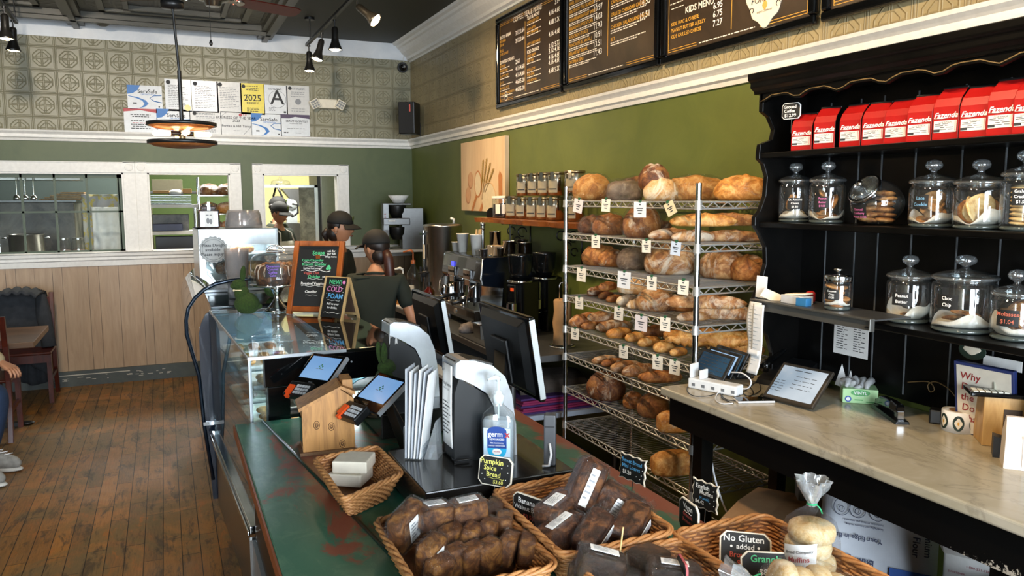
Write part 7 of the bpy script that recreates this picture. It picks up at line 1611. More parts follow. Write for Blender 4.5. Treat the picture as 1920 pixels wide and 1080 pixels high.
obj('tub', MB().box(-.2, .25, -.12, .25, 0, .28), mat('blue_grey_tub', '#2a333c', .4), t, bevel=.02); obj('coiled_cord', MB().tube([(.02+.08*cos(a), .02+.06*sin(a), .287+.0015*i) for i, a in enumerate([k*.4 for k in range(44)])], .004, 5), mat('cord_grey', '#5f6a73', .4), t)
obj('white_bowl', MB().lathe([(0, 0), (.03, 0), (.06, .03), (.055, .03), (.03, .006)], 24, c=(.1, .15, .285)), WHITE, t)
# espresso machine
BROWNBLK = mat('espresso_black', '#16130f', .16, coat=.4)
t = thing('espresso_machine', 'black two-group espresso machine with chrome fittings on the steel counter', 'espresso machine', (1.95, 4.93, SZ)); Lm, Dm = .79, .45
obj('upper_body', MB().prism([(0, .30), (-.02, .33), (.0, .48), (.03, .49), (Dm, .49), (Dm, .30)], .0, Lm), BROWNBLK, t, bevel=.008)
obj('rear_body', MB().box(.20, Dm, 0, Lm, .10, .30), BLACKG, t); obj('side_panel', MB().prism([(.0, .48), (.03, .492), (Dm, .492), (Dm, .08), (.02, .08), (.02, .12), (.14, .14), (.15, .28), (.0, .30)], -.012, .0), mat('side_blue_black', '#0b1018', .1, coat=.5), t, bevel=.004)
obj('silver_corner', MB().tube([(.0, -.006, .31), (-.014, -.006, .35), (.004, -.006, .485)], .006, 8), SIL, t)
obj('lower_body', MB().box(-.06, Dm, 0, Lm, .045, .125), BROWNBLK, t, bevel=.008); g_ = obj('drip_grate', MB().box(-.055, .2, .02, Lm-.02, .125, .131), STEEL, t); m = MB()
for i in range(30): m.box(-.05, .19, .03+i*.025, .034+i*.025, .131, .134)
obj('grate_bars', m, CHROME, g_); obj('round_badge', MB().cyl((-.066, .38, .085), (-.059, .38, .085), .022, n=24), CHROME, t, label='round chrome badge')
obj('back_splash', MB().box(.185, .2, .02, Lm-.02, .13, .3), CHROME, t); obj('blue_display', MB().box(-.022, -.012, .53, .57, .40, .43), mat('display_blue', '#3b3fd0', .3, emis=1.5), t)
for i in range(4): obj('foot', MB().cyl((.02+.38*(i % 2), .05+(Lm-.1)*(i//2), 0), (.02+.38*(i % 2), .05+(Lm-.1)*(i//2), .05), .022, n=14), CHROME, t)
for k, y in enumerate((.22, .54)):
    gr = obj('brew_group', MB().cyl((.03, y, .20), (.03, y, .30), .045, .05, 24).box(-.03, .1, y-.05, y+.05, .28, .33), CHROME, t, bevel=.006)
    obj('portafilter', MB().cyl((.03, y, .165), (.03, y, .20), .038, n=20).tube([(.0, y, .185), (-.08, y-.01, .18), (-.15, y-.02, .165)], [.01, .014, .016], 10).tube([(.03, y, .165), (.03, y+.02, .15), (.03, y+.02, .135)], .007, 8), mat('portafilter_black', '#101010', .3), gr)
    obj('button_panel', MB().box(-.035, -.012, y-.07, y+.07, .325, .40), CHROME, t, bevel=.008)
    m = MB(); [m.cyl((-.038, y-.045+.03*i, .36), (-.034, y-.045+.03*i, .36), .009, n=12) for i in range(4)]; obj('button', m, BLACKG, t)
for y, a in ((.05, -1), (.74, 1)): obj('steam_wand', MB().tube([(-.02, y, .31), (-.06, y-.02*a, .28), (-.08, y-.05*a, .20), (-.05, y-.10*a, .14)], .005, 8), CHROME, t)
def pitcher(lb, p, r, h, grp='steel milk pitchers'):
    t = thing('milk_pitcher', lb, 'pitcher', p, 0, grp); obj('body', MB().lathe([(0, 0), (r, 0), (r*1.02, h*.1), (r, h*.5), (r*.8, h*.8), (r*.85, h), (r*.82, h), (r*.76, h*.8)], 24), CHROME, t); obj('handle', MB().tube([(r*.9, 0, h*.85), (r*1.6, 0, h*.8), (r*1.6, 0, h*.3), (r, 0, h*.2)], .004, 6), CHROME, t)
pitcher('tall steel milk pitcher under the left group of the espresso machine', (1.93, 5.52, SZ+.1345), .042, .125); pitcher('small steel pitcher on the drip grate in the middle', (1.93, 5.26, SZ+.1345), .028, .06)
pitcher('steel pitcher at the far end of the drip grate', (1.93, 5.66, SZ+.1345), .035, .10)
ET = SZ+.4925
def cup(name, lb, p, r0, r1, h, m_, grp=None, cat='cup'): o = obj(name, MB().lathe([(0, 0), (r0, 0), (r1, h), (r1+.003, h), (r1+.003, h+.004), (r1-.002, h+.002), (r0-.002, .004)], 24), m_); o.location = p; return tag(o, lb, cat, grp)
CUPW = mat('white_cup', '#dad9d2', .5)
cup('paper_cup', 'short white cup at the far end on top of the espresso machine', (2.03, 5.67, ET), .028, .034, .065, CUPW, 'cups on the espresso machine')
cup('paper_cup', 'tall white paper cup standing upright on the espresso machine', (2.02, 5.50, ET), .030, .044, .135, CUPW, 'cups on the espresso machine')
c1 = cup('paper_cup', 'tall white paper cup holding wooden stirrers on the espresso machine', (2.02, 5.22, ET), .030, .044, .14, CUPW, 'cups on the espresso machine')
for i in range(12): a = i*2.4; o = obj('wooden_stirrer', MB().box(-.003, .003, -.001, .001, 0, .165, T(rx=.12*sin(a), ry=.12*cos(a), rz=a)), PW); o.location = (2.02+.018*cos(a), 5.22+.018*sin(a), ET+.015); tag(o, 'flat wooden stirrer in the tall white cup', 'stirrer', 'stirrers in the cup')
t = thing('tamper', 'chrome tool with a ringed handle standing behind the stirrer cup', 'tamper', (2.09, 5.27, ET)); obj('rod', MB().cyl((0, 0, 0), (0, 0, .2), .012, n=14), CHROME, t); obj('ring_handle', MB().lathe([(.01, .17), (.02, .18), (.012, .195), (.02, .21), (.018, .225), (0, .23)], 18), CHROME, t)
o = card('napkin_stack', 'stack of brown napkins on the espresso machine', 'napkins', (2.12, 5.10, ET), .1, .09, .11, .07, mat('napkin_tan', '#a48c70', .8, var=.1), bevel=.004)
for i, (x, y, r, h, nm) in enumerate(((1.99, 5.10, .025, .04, 'far'), (2.0, 5.02, .028, .05, 'second'), (2.03, 4.99, .03, .075, 'third'), (2.1, 4.97, .025, .06, 'nearest'))): cup('sauce_cup', f'small shiny cup on the near half of the espresso machine, {nm}', (x, y, ET), r*.8, r, h, CHROME if i % 2 else GLASS, 'small cups on the espresso machine')
for i, (x, y, r, h) in enumerate(((2.20, 5.05, .045, .10), (2.30, 5.00, .05, .09), (2.15, 5.18, .04, .16), (2.35, 5.15, .04, .1))): cup('steel_canister', ('steel canister beside the napkins', 'steel canister at the wall side', 'steel shaker behind the napkins', 'steel canister at the back of the machine top')[i], (x, y, ET), r, r, h, CHROME, 'steel canisters on the espresso machine', 'canister')
# grinder
def grinder(x, y, lb):
    t = thing('coffee_grinder', lb, 'coffee grinder', (x, y, SZ), rad(-60)); obj('body', MB().box(-.07, .07, -.06, .12, .0, .36), BLACKG, t, bevel=.012); obj('bean_hopper', MB().lathe([(.04, .36), (.075, .42), (.08, .52), (.082, .53), (0, .535)], 28), mat('smoked_hopper', '#0d0f10', .08), t)
    obj('chrome_chute', MB().box(-.03, .03, -.10, -.06, .22, .34).cyl((0, -.09, .16), (0, -.09, .22), .035, n=18), CHROME, t, bevel=.005); obj('fork', MB().tube([(-.03, -.06, .14), (-.03, -.13, .135), (.03, -.13, .135), (.03, -.06, .14)], .005, 6), CHROME, t)
    obj('orange_lamp', MB().box(-.005, .02, -.102, -.1, .30, .32), mat('orange_plastic', '#e0501c', .4), t); obj('hopper_ring', MB().lathe([(.078, .35), (.085, .352), (.085, .362), (.078, .365)], 28), CHROME, t)
grinder(2.10, 4.64, 'black coffee grinder with a chrome chute, nearer the camera of the two'); grinder(2.33, 4.75, 'taller-looking black coffee grinder behind the nearer one by the wall')
# pan, towel, coffee, syrups
t = thing('steel_pan', 'small square steel food pan on the counter edge before the espresso machine', 'pan', (1.86, 4.62, SZ)); obj('pan', MB().loft([[(-.07, -.06, 0), (.07, -.06, 0), (.07, .06, 0), (-.07, .06, 0)], [(-.078, -.068, .10), (.078, -.068, .10), (.078, .068, .10), (-.078, .068, .10)]], smooth=False), STEEL, t, bevel=.006); obj('rim', MB().tube([(-.084, -.074, .10), (.084, -.074, .10), (.084, .074, .10), (-.084, .074, .10)], .005, 6, closed=True), CHROME, t)
m = MB().ell((0, 0, .025), (.08, .05, .045), 24, 14, lambda d: Vector((d.x, d.y, max(d.z, -.55)))*(1+.25*noise.noise(d*4))); o = obj('cleaning_cloth', m, mat('cloth_grey', '#6f6660', .9, var=.3)); o.location = (1.84, 4.88, SZ); tag(o, 'crumpled grey cloth beside the small steel pan', 'cloth')
tag(obj('counter_mat', MB().box(1.73, 1.93, 4.35, 4.80, SZ, SZ+.006), mat('rubber_mat', '#1a1b1c', .7)), 'black rubber mat at the front of the steel counter', 'mat')
def syrup(lb, x, y, col, h=.2, r=.045, pump='#d8d6cc', lab=True, grp='pump bottles'):
    t = thing('pump_bottle', lb, 'bottle', (x, y, SZ), rad(-40), grp); obj('bottle', MB().loft([rect_ring(a*r, b*r, z*h) for a, b, z in ((.9, .9, 0), (1, 1, .03), (1, 1, .7), (.95, .95, .78), (.4, .4, .92), (.33, .33, 1))]), col, t)
    m_ = mat('pump_'+pump[1:], pump, .4); obj('pump', MB().cyl((0, 0, h), (0, 0, h+.03), .02, n=16).cyl((0, 0, h+.03), (0, 0, h+.10), .006, n=8).tube([(0, 0, h+.10), (-.02, -.01, h+.115), (-.08, -.03, h+.10)], [.012, .010, .006], 8), m_, t)
    if lab: obj('paper_label', MB().box(-r*.5, r*.5, -r*.98, -r*.96, h*.15, h*.45), CREAM, t)
AMB = mat('caramel_amber', '#a8691c', .15, coat=.3)
syrup('bottle of golden caramel sauce with a white pump', 1.80, 6.35, AMB, .20, .055); syrup('tall clear bottle with a copper-coloured pump behind the caramel', 1.95, 6.55, GLASS, .33, .05, '#a0572c')
syrup('bottle of dark red syrup with black and pink pump', 1.93, 6.05, mat('syrup_red', '#4a1410', .12, coat=.4), .19, .04, '#1a1a1a', False)
t = thing('milk_carton', 'white carton with red fruit printed on it behind the caramel bottle', 'carton', (1.80, 6.62, SZ), rad(-20)); obj('carton', MB().prism([(-.04, 0), (.04, 0), (.04, .2), (0, .24), (-.04, .2)], -.035, .035), PAPER, t); obj('fruit_print', MB().ell((.0, -.036, .16), (.025, .001, .018)).ell((-.015, -.036, .14), (.015, .001, .013)), mat('print_red', '#a83238', .5), t)
card('white_tray', 'white tray under the caramel bottle at the counter edge', 'tray', (1.78, 6.22, SZ), .1, .10, .3, .012, WHITE)
t = thing('iced_coffee', 'clear plastic cup of iced milky coffee at the counter edge', 'drink', (1.85, 5.85, SZ)); obj('plastic_cup', MB().lathe([(0, 0), (.035, 0), (.048, .125), (.051, .128)], 24), GLASS, t); obj('coffee', MB().lathe([(0, .004), (.033, .004), (.044, .11), (0, .112)], 24), mat('milky_coffee', '#a07a4a', .3, var=.25, nscale=40), t)
t = thing('coffee_urn', 'tall polished steel coffee urn with a black tap beyond the espresso machine', 'coffee urn', (2.19, 6.45, SZ)); obj('body', MB().lathe([(0, .06), (.165, .06), (.168, .08), (.165, .10), (.165, .64), (.17, .65), (.17, .665), (.12, .675), (0, .68)], 40), STEEL, t)
obj('lid_knob', MB().tube([(.1, 0, .675), (.1, 0, .71), (.07, 0, .72)], .012, 8), WHITE, t); obj('tap', MB().box(-.21, -.165, -.02, .02, .22, .26).cyl((-.2, 0, .18), (-.2, 0, .24), .012, n=10).box(-.215, -.195, -.012, .012, .26, .31), BLACKP, t, bevel=.004); obj('sight_gauge', MB().cyl((-.175, .0, .10), (-.175, .0, .62), .012, n=10).box(-.2, -.165, -.03, .03, .58, .60), CHROME, t)
obj('foot', MB().lathe([(0, 0), (.15, 0), (.14, .06), (0, .06)], 30), BLACKP, t); obj('tea_tag', MB().box(-.186, -.18, -.05, -.02, .38, .50), CREAM, t)
cup('steel_thermos', 'dark round thermos between the caramel bottles and the wall panelling', (1.85, 7.2, SZ), .05, .05, .15, DULLSTEEL, None, 'thermos')
# brewer on a wall shelf
tag(obj('brewer_shelf', MB().box(2.0, 2.505, 7.75, YB-.07, 1.225, 1.25).box(2.45, 2.5, 7.8, 7.84, SZ, 1.225), WHITE), 'white shelf carrying the coffee brewer in the far corner', 'shelf')
t = thing('coffee_brewer', 'two-tier steel drip coffee brewer with black filter baskets in the far corner', 'coffee brewer', (2.22, 7.95, 1.2505), rad(-10)); obj('tower', MB().box(.02, .24, -.12, .16, 0, .42), DULLSTEEL, t, bevel=.004)
obj('control_column', MB().box(-.17, -.11, -.13, .1, 0, .47), DULLSTEEL, t, bevel=.004); obj('head', MB().box(-.17, .10, -.15, .15, .25, .32).box(-.17, .12, -.12, .15, .45, .47), DULLSTEEL, t, bevel=.006)
for z in (.32, .10): obj('filter_basket', MB().lathe([(.055, 0), (.085, .06), (.09, .12), (.09, .128), (0, .13)], 28, c=(-.02, -.06, z)), BLACKP, t)
m = MB()
for i in range(3): m.cyl((-.15, -.14, .3+.03*i), (-.15, -.132, .3+.03*i), .008, n=8)
obj('red_switch', m, mat('switch_red', '#8f1f28', .4), t); obj('tap_handle', MB().box(-.12, -.05, -.17, -.15, .285, .30), WHITE, t); obj('info_label', MB().box(-.168, -.115, -.1315, -.13, .03, .2), GREYINK, t)
t = obj('coffee_filters', MB().lathe([(0, 0), (.05, 0), (.10, .075), (.098, .078), (.048, .004)], 80, wob=lambda a, j: .05*(1 if j in (2, 3) else .4)*sin(a*28)), PAPER); t.location = (2.20, 7.87, 1.722); tag(t, 'fluted stack of white paper coffee filters on top of the brewer', 'filters')
# towel roll on a wire stand
t = thing('paper_towel_roll', 'ragged brown paper roll on a wire stand at the near end of the steel counter', 'paper roll', (2.16, 4.16, SZ)); obj('roll', MB().lathe([(.0, .02), (.055, .02), (.052, .08), (.06, .15), (.05, .22), (.052, .28), (.045, .29), (0, .29)], 30, wob=lambda a, j: .03*sin(a*3+j)), mat('tan_paper', '#a88258', .8, var=.08), t)
obj('wire_stand', MB().tube([(-.02, 0, .29), (-.02, 0, .375), (-.012, 0, .39), (.008, 0, .39), (.016, 0, .375), (.016, 0, .29)], .0028, 6).tube([(.075*cos(a), .075*sin(a), .008) for a in [i*PI/10 for i in range(20)]], .004, 6, closed=True), CHROME, t)
# wooden shelf with canisters
LW = wood('live_edge_wood', '#5c2f16', '#8e5228', (1, .25, 1), .3, 14, .08, '#b5763e')
t = thing('wall_shelf', 'live-edge reddish wooden wall shelf carrying steel canisters', 'shelf', (0, 0, 0)); m = MB(); n = 30
ed = [(2.22+.02*sin(i*.8)+.012*sin(i*2.1)+(.1 if i == n else 0), 3.95+1.78*i/n) for i in range(n+1)]
for i in range(n): (xa, ya), (xb, yb) = ed[i], ed[i+1]; m.add([(xa, ya, 1.59), (xb, yb, 1.59), (XR-.004, yb, 1.59), (XR-.004, ya, 1.59), (xa-.012, ya, 1.622), (xb-.012, yb, 1.622), (XR-.004, yb, 1.625), (XR-.004, ya, 1.625)], [(0, 3, 2, 1), (4, 5, 6, 7), (0, 1, 5, 4), (1, 2, 6, 5), (3, 0, 4, 7)])
obj('board', m, LW, t)
for y in (4.55, 5.35):
    m = MB(); m.tube([(XR-.008, y, 1.58), (XR-.008, y, 1.33)], .006, 6).tube([(XR-.01, y, 1.585), (2.27, y, 1.585)], .006, 6)
    for cx, cz, r_ in ((2.44, 1.52, .035), (2.40, 1.46, .025), (2.35, 1.53, .03), (2.45, 1.42, .025)): m.tube([(cx+r_*cos(a), y, cz+r_*sin(a)) for a in [i*PI/8 for i in range(14)]], .005, 6)
    obj('scroll_bracket', m, BLACK, t)
cable('hanging_strap', 'black cords hanging from the wooden shelf', [(2.26, 5.17, 1.59), (2.262, 5.17, 1.45), (2.258, 5.18, 1.40)], .005, BLACKP)
def canister(lb, x, y, z, r=.062, h=.16):
    t = thing('steel_canister', lb, 'canister', (x, y, z), rad(-55), 'steel tea canisters on the wooden shelf'); obj('body', MB().lathe([(0, 0), (r, 0), (r, h*.82), (r*.97, h*.84)], 32), mat('striped_steel', '#a59c88', .2, 1, var=.1, nscale=8), t)
    l_ = obj('lid', MB().lathe([(r*1.0, h*.85), (r*1.04, h*.86), (r*1.04, h*.93), (r*1.0, h*.96), (0, h*.97)], 32), mat('brass_lid', '#8c7c5c', .25, .9), t); obj('clip', MB().box(-.012, .012, -r*1.12, -r*1.02, h*.62, h*.95), CHROME, l_)
    m = MB().grid(lambda u, v: ((r+.001)*cos(-PI/2+(u-.5)*1.1), (r+.001)*sin(-PI/2+(u-.5)*1.1), h*(.12+.5*v)), 8, 1); lb_ = obj('label', m, mat('label_taupe', '#8f8670', .5), t)
    m = MB().grid(lambda u, v: ((r+.002)*cos(-PI/2+(u-.5)*.9), (r+.002)*sin(-PI/2+(u-.5)*.9), h*(.24+.05*v)), 8, 1); obj('label_band', m, INK, lb_)
ys = (5.17, 4.99, 4.83, 4.67); nm = ('first', 'second', 'third', 'fourth')
for i, y in enumerate(ys): canister(f'steel canister with a taupe label in the lower row, {nm[i]} from the art picture side', 2.37, y, 1.6255)
for i, y in enumerate(ys[:4]): canister(f'steel canister stacked in the upper row, {nm[i]} from the art picture side', 2.37, y-.02, 1.789)
canister('steel canister raised above the others beside the rack post', 2.38, 4.42, 1.80, .065, .15); canister('steel canister standing free between the glass coffee jar and the stacks', 2.37, 5.34, 1.6255, .066, .17); canister('lower canister nearest the rack', 2.38, 4.42, 1.6255, .062, .17)
t = thing('coffee_jar', 'wide glass jar of dark coffee with tags at the far end of the wooden shelf', 'jar', (2.36, 5.50, 1.6255)); obj('glass_body', MB().lathe([(0, 0), (.09, 0), (.092, .01), (.092, .14)], 36), GLASS, t); obj('coffee_grounds', MB().lathe([(0, .004), (.086, .004), (.086, .10), (0, .11)], 30), mat('ground_coffee', '#1d0f08', .8), t)
obj('lid', MB().lathe([(.092, .14), (.097, .142), (.097, .16), (0, .165)], 36), CREAM, t); obj('scoop_handle', MB().tube([(.05, -.06, .12), (-.02, -.11, .15)], .004, 6), CHROME, t)
for a in (-2.5, -2.0): obj('paper_tag', MB().box(-.02, .02, -.1, -.098, .03, .10, T(rz=a+PI/2)), CREAM, t)
t = thing('tape_dispenser', 'dark round tape dispenser at the far end of the wooden shelf', 'tape dispenser', (2.33, 5.64, 1.6255), rad(-60)); obj('arch', MB().prism([(-.055, 0), (.055, 0), (.055, .03)]+[(.055*cos(a), .03+.045*sin(a)) for a in [PI*i/10 for i in range(11)]], -.02, .02), DARKMETAL, t, bevel=.004)
# ---------------------------------------------------------------- people
SKIN1 = mat('skin_warm', '#b5805f', .5, var=.08, nscale=10); SKIN2 = mat('skin_brown', '#8f5f43', .5, var=.08, nscale=10); SHIRT = mat('dark_green_shirt', '#172018', .85, var=.15, nscale=12); CAP = mat('black_cap', '#0c0c0b', .8); HAIR = mat('dark_brown_hair', '#1d120c', .5, var=.3, nscale=40); HAIRR = mat('auburn_hair', '#3a1c12', .45, var=.35, nscale=40); DENIM = mat('dark_denim', '#121722', .85)
def skin_mesh(name, joints, bones, mats_, parent, root, sub=2, label=None):
    """one continuous body grown round connected joints: joints {key: (x, y, z, r)}"""
    ks = list(joints); me = bpy.data.meshes.new(name); me.from_pydata([joints[k][:3] for k in ks], [(ks.index(a), ks.index(b)) for a, b in bones], [])
    me.materials.append(mats_); o = bpy.data.objects.new(name, me); S.collection.objects.link(o); o.parent = parent
    k = o.modifiers.new('skin', 'SKIN'); k.use_smooth_shade = True
    for i, key in enumerate(ks):
        r = joints[key][3]; sv = me.skin_vertices[0].data[i]; sv.radius = r if isinstance(r, tuple) else (r, r)
        sv.use_root = key == root
    s_ = o.modifiers.new('sub', 'SUBSURF'); s_.levels = sub; s_.render_levels = sub
    if label: o['label'] = label
    return o
def head(parent, c, yaw, pitch, skin, hair, cap=True, pony=None, bun=False, s=1, earring=False):
    """head with face looking along local -y, turned by yaw and nodded by pitch"""
    M_ = Matrix.Translation(c) @ Matrix.Rotation(yaw, 4, 'Z') @ Matrix.Rotation(pitch, 4, 'X') @ Matrix.Scale(s, 4)
    def fn(d):
        x, y, z = d; k = 1.0
        if y < 0: x *= 1-.10*max(0, -z)*1.2; y *= 1.02
        if z < -.2: f_ = (-z-.2); x *= 1-.38*f_; y = y*(1-.15*f_) - .10*f_
        if y < -.5 and -.1 < z < .25: y += .05*(1-abs(x)*2) if abs(x) > .22 else 0
        # nose, brow, lips and chin
        n_ = math.exp(-(x/.16)**2)
        y -= n_*.20*math.exp(-((z+.16)/.13)**2) if d.y < 0 else 0
        y -= n_*.10*math.exp(-((z-.05)/.18)**2) if d.y < 0 else 0
        y -= .07*math.exp(-(x/.28)**2)*math.exp(-((z+.46)/.07)**2) if d.y < 0 else 0
        y -= .10*math.exp(-(x/.25)**2)*math.exp(-((z+.80)/.16)**2) if d.y < 0 else 0
        y += .05*math.exp(-((abs(x)-.36)/.14)**2)*math.exp(-((z-.05)/.12)**2) if d.y < 0 else 0
        return Vector((x, y, z))
    h = obj('head', MB().ell((0, 0, 0), (.074, .092, .112), 44, 34, fn, M_), skin, parent)
    for sx in (-1, 1):
        obj('ear', MB().ell((sx*.073, .012, -.005), (.012, .018, .030), 14, 10, None, M_), skin, h)
        obj('eye', MB().ell((sx*.029, -.083, .006), (.0125, .007, .006), 12, 8, None, M_), mat('eye_white', '#cfc8c0', .3), h); obj('iris', MB().ell((sx*.029, -.0892, .005), (.005, .002, .005), 10, 6, None, M_), mat('eye_dark', '#1a0f0a', .2), h)
        obj('eyebrow', MB().tube([(sx*.016, -.092, .024), (sx*.03, -.091, .029), (sx*.045, -.082, .025)], .0028, 5, M_), hair, h)
        if earring: obj('earring', MB().ell((sx*.078, .008, -.036), (.005, .005, .005), 8, 6, None, M_), CHROME, h)
    obj('lips', MB().ell((0, -.0965, -.053), (.020, .005, .007), 14, 8, None, M_), mat('lip_rose', '#8a4640', .5), h)
    obj('hair', MB().ell((0, .016, .022), (.083, .090, .108), 30, 20, lambda d: Vector((d.x*(1 if d.z > -.3 else .85), max(d.y, -.35 if d.z < .25 else -.75), d.z*(1 if d.z > 0 else .95)))*(1+.02*noise.noise(d*9)), M_), hair, parent)
    if pony: obj('nape_hair', MB().ell((0, .045, -.045), (.066, .058, .07), 20, 14, None, M_), hair, parent)
    if pony: obj('ponytail', MB().tube([M_ @ Vector(p) for p in pony[0]], pony[1], 14), pony[2], parent)
    if bun: obj('hair_bun', MB().ell((0, .115, .05), (.035, .03, .035), 16, 12, None, M_), hair, parent)
    if cap:
        c_ = obj('cap', MB().ell((0, .005, .046), (.090, .105, .092), 36, 22, lambda d: Vector((d.x, d.y, max(d.z, -.12))), M_), CAP, parent)
        def br(u, v):
            a = (u-.5)*2.1; r = .100+.078*v*cos(a*.75); return (r*sin(a)*.86, -r*cos(a)*.98+.005, .040-.030*v*v-.012*abs(sin(a)))
        obj('cap_brim', MB().grid(br, 16, 6, M_), CAP, c_, solid=.004)
        m = MB().ell((-.0, -.097, .085), (.02, .004, .02), 16, 8, None, M_); obj('cap_badge', m, mat('cap_badge_green', '#4d5a2a', .6), c_)
    return h
def hand(parent, w, d, side, skin, name='hand', up=(0, 0, 1)):
    """palm and five separate curled fingers; w wrist point, d direction of the fingers"""
    w = Vector(w); d = Vector(d).normalized(); n = (Vector(up)-d*Vector(up).dot(d)).normalized(); s = d.cross(n)*side
    B = lambda x, y, z: tuple(w+s*x+d*y+n*z)
    o = obj(name, MB().loft([[B(x*k, y, z*k2) for x, z in ((-.5, -.5), (.5, -.5), (.5, .5), (-.5, .5))] for y, k, k2 in ((-.01, .045, .032), (.02, .06, .028), (.06, .078, .026), (.085, .074, .022))]), skin, parent, bevel=.008)
    for i, (x, L) in enumerate(((-.028, .062), (-.009, .072), (.010, .068), (.028, .052))):
        pts = [B(x, .075, 0), B(x*1.05, .075+L*.45, -.006), B(x*1.08, .075+L*.75, -.022), B(x*1.05, .075+L*.85, -.042)]; obj('finger', MB().tube(pts, [.0095, .009, .008, .0065], 10), skin, o)
    obj('thumb', MB().tube([B(-.03, .02, -.004), B(-.052, .045, -.01), B(-.056, .072, -.018), B(-.048, .088, -.024)], [.0115, .0105, .0095, .0075], 10), skin, o)
    return o
def person(lb, loc, rz, height, skin, hair, headyaw=0, nod=0, arms=None, shirt=SHIRT, trouser=DENIM, lean=0, sleeve='short', grp=None, apron=False, s_w=1, **kw):
    """standing figure facing local -y"""
    H_ = height; t = thing('person', lb, 'person', loc, rz, grp); k = H_/1.65
    def L(z): return lean*max(0, (z-.9*k))*-1
    sh, hp, nk = 1.34*k, .90*k, 1.40*k; hw = .165*k*s_w
    J = dict(pel=(0, 0, hp, (.135*k, .105*k)), wai=(0, L(1.08*k), 1.08*k, (.115*k, .09*k)), che=(0, L(1.24*k), 1.24*k, (.135*k, .10*k)), nb=(0, L(1.36*k)+.01, 1.365*k, (.06*k, .055*k)), nt=(0, L(1.45*k)-.01, 1.46*k, (.048*k, .05*k)))
    Bn = [('pel', 'wai'), ('wai', 'che'), ('che', 'nb'), ('nb', 'nt')]
    A = arms or {}
    for sx, nme in ((-1, 'l'), (1, 'r')):
        J['sh'+nme] = (sx*hw, L(sh), sh-.02, .055*k); el, wr = A.get(nme, ((sx*(hw+.06), .02, 1.06*k), (sx*(hw+.04), -.12, .86*k)))
        J['el'+nme] = (*el, .040*k); J['wr'+nme] = (*wr, .026*k); Bn += [('che', 'sh'+nme), ('sh'+nme, 'el'+nme), ('el'+nme, 'wr'+nme)]
        J['hi'+nme] = (sx*.085*k, 0, .84*k, .085*k); J['kn'+nme] = (sx*.10*k, -.01, .47*k, .058*k); J['an'+nme] = (sx*.10*k, .02, .09*k, .042*k); J['to'+nme] = (sx*.105*k, -.13, .04, .035*k); Bn += [('pel', 'hi'+nme), ('hi'+nme, 'kn'+nme), ('kn'+nme, 'an'+nme), ('an'+nme, 'to'+nme)]
    skin_mesh('body', J, Bn, skin, t, 'pel')
    def grow(keys, g, extra=()): return {q: (*J[q][:3], tuple(r+g for r in J[q][3]) if isinstance(J[q][3], tuple) else J[q][3]+g) for q in keys}
    ks = ['pel', 'wai', 'che', 'shl', 'shr']; G = grow(ks, .020); G['col'] = (0, L(1.35*k)+.012, 1.335*k, (.105*k, .085*k)); G['ctop'] = (0, L(1.37*k)+.012, 1.375*k, (.068*k, .064*k)); bb_ = [('pel', 'wai'), ('wai', 'che'), ('che', 'shl'), ('che', 'shr'), ('che', 'col'), ('col', 'ctop')]
    for nme in 'lr':
        a, b = Vector(J['sh'+nme][:3]), Vector(J['el'+nme][:3]); f = .72 if sleeve == 'short' else 1; q = a+(b-a)*f; G['sl'+nme] = (*q, .058*k); bb_.append(('sh'+nme, 'sl'+nme))
        if sleeve == 'long': G['cu'+nme] = (*J['wr'+nme][:3], .036*k); bb_.append(('sl'+nme, 'cu'+nme))
    skin_mesh('shirt', G, bb_, shirt, t, 'pel'); G = grow(['pel', 'hil', 'hir', 'knl', 'knr', 'anl', 'anr'], .012); G['pel'] = (0, 0, hp-.05, (.15*k, .12*k)); skin_mesh('trousers', G, [('pel', 'hil'), ('pel', 'hir'), ('hil', 'knl'), ('hir', 'knr'), ('knl', 'anl'), ('knr', 'anr')], trouser, t, 'pel')
    for nme, sx in (('l', -1), ('r', 1)):
        obj('shoe', MB().ell((J['to'+nme][0], -.06, .045), (.048, .13, .05), 20, 12, lambda d: Vector((d.x, d.y, max(d.z, -.8)))), BLACKP, t)
        e_, w_ = Vector(J['el'+nme][:3]), Vector(J['wr'+nme][:3]); hand(t, w_, (w_-e_), sx, skin)
    obj('collar', MB().tube([(.062*k*cos(a), L(1.36*k)+.012+.058*k*sin(a), 1.375*k+.012*sin(a)) for a in [i*PI/9 for i in range(18)]], .010, 8, closed=True), shirt, t)
    head(t, Vector((0, L(1.55*k)-.02, 1.55*k)), headyaw, nod, skin, hair, s=k*1.0, **kw)
    if apron:
        AP = mat('apron_white', '#b8b5ac', .8); m = MB()
        m.grid(lambda u, v: ((u-.5)*(.24-.0*v)*k, L(1.0*k+.22*k*v)-(.118+.012*cos((u-.5)*3))*k+ .02*abs(u-.5), (.80+.44*v)*k), 10, 8); ap = obj('apron', m, AP, t, solid=.004)
        for sx in (-1, 1): obj('apron_strap', MB().tube([(sx*.11*k, L(1.24*k)-.12*k, 1.235*k), (sx*.09*k, L(1.33*k)-.10*k, 1.33*k), (sx*.06*k, L(1.38*k)+.0, 1.39*k), (sx*.02, L(1.36*k)+.07, 1.385*k)], .009, 6), AP, ap)
    return t
# staff member facing right beyond the blackboard
person('woman in a black cap and dark shirt looking right, standing behind the soup blackboard', (1.25, 6.25, 0), rad(62), 1.64, SKIN1, HAIR, 0, .10, earring=True, pony=([(0, .10, -.02), (.0, .125, -.06), (.0, .10, -.12)], [.022, .03, .012], HAIR), arms=dict(l=((-.24, -.05, 1.06), (-.16, -.24, .95)), r=((.24, -.05, 1.06), (.17, -.26, .98))))
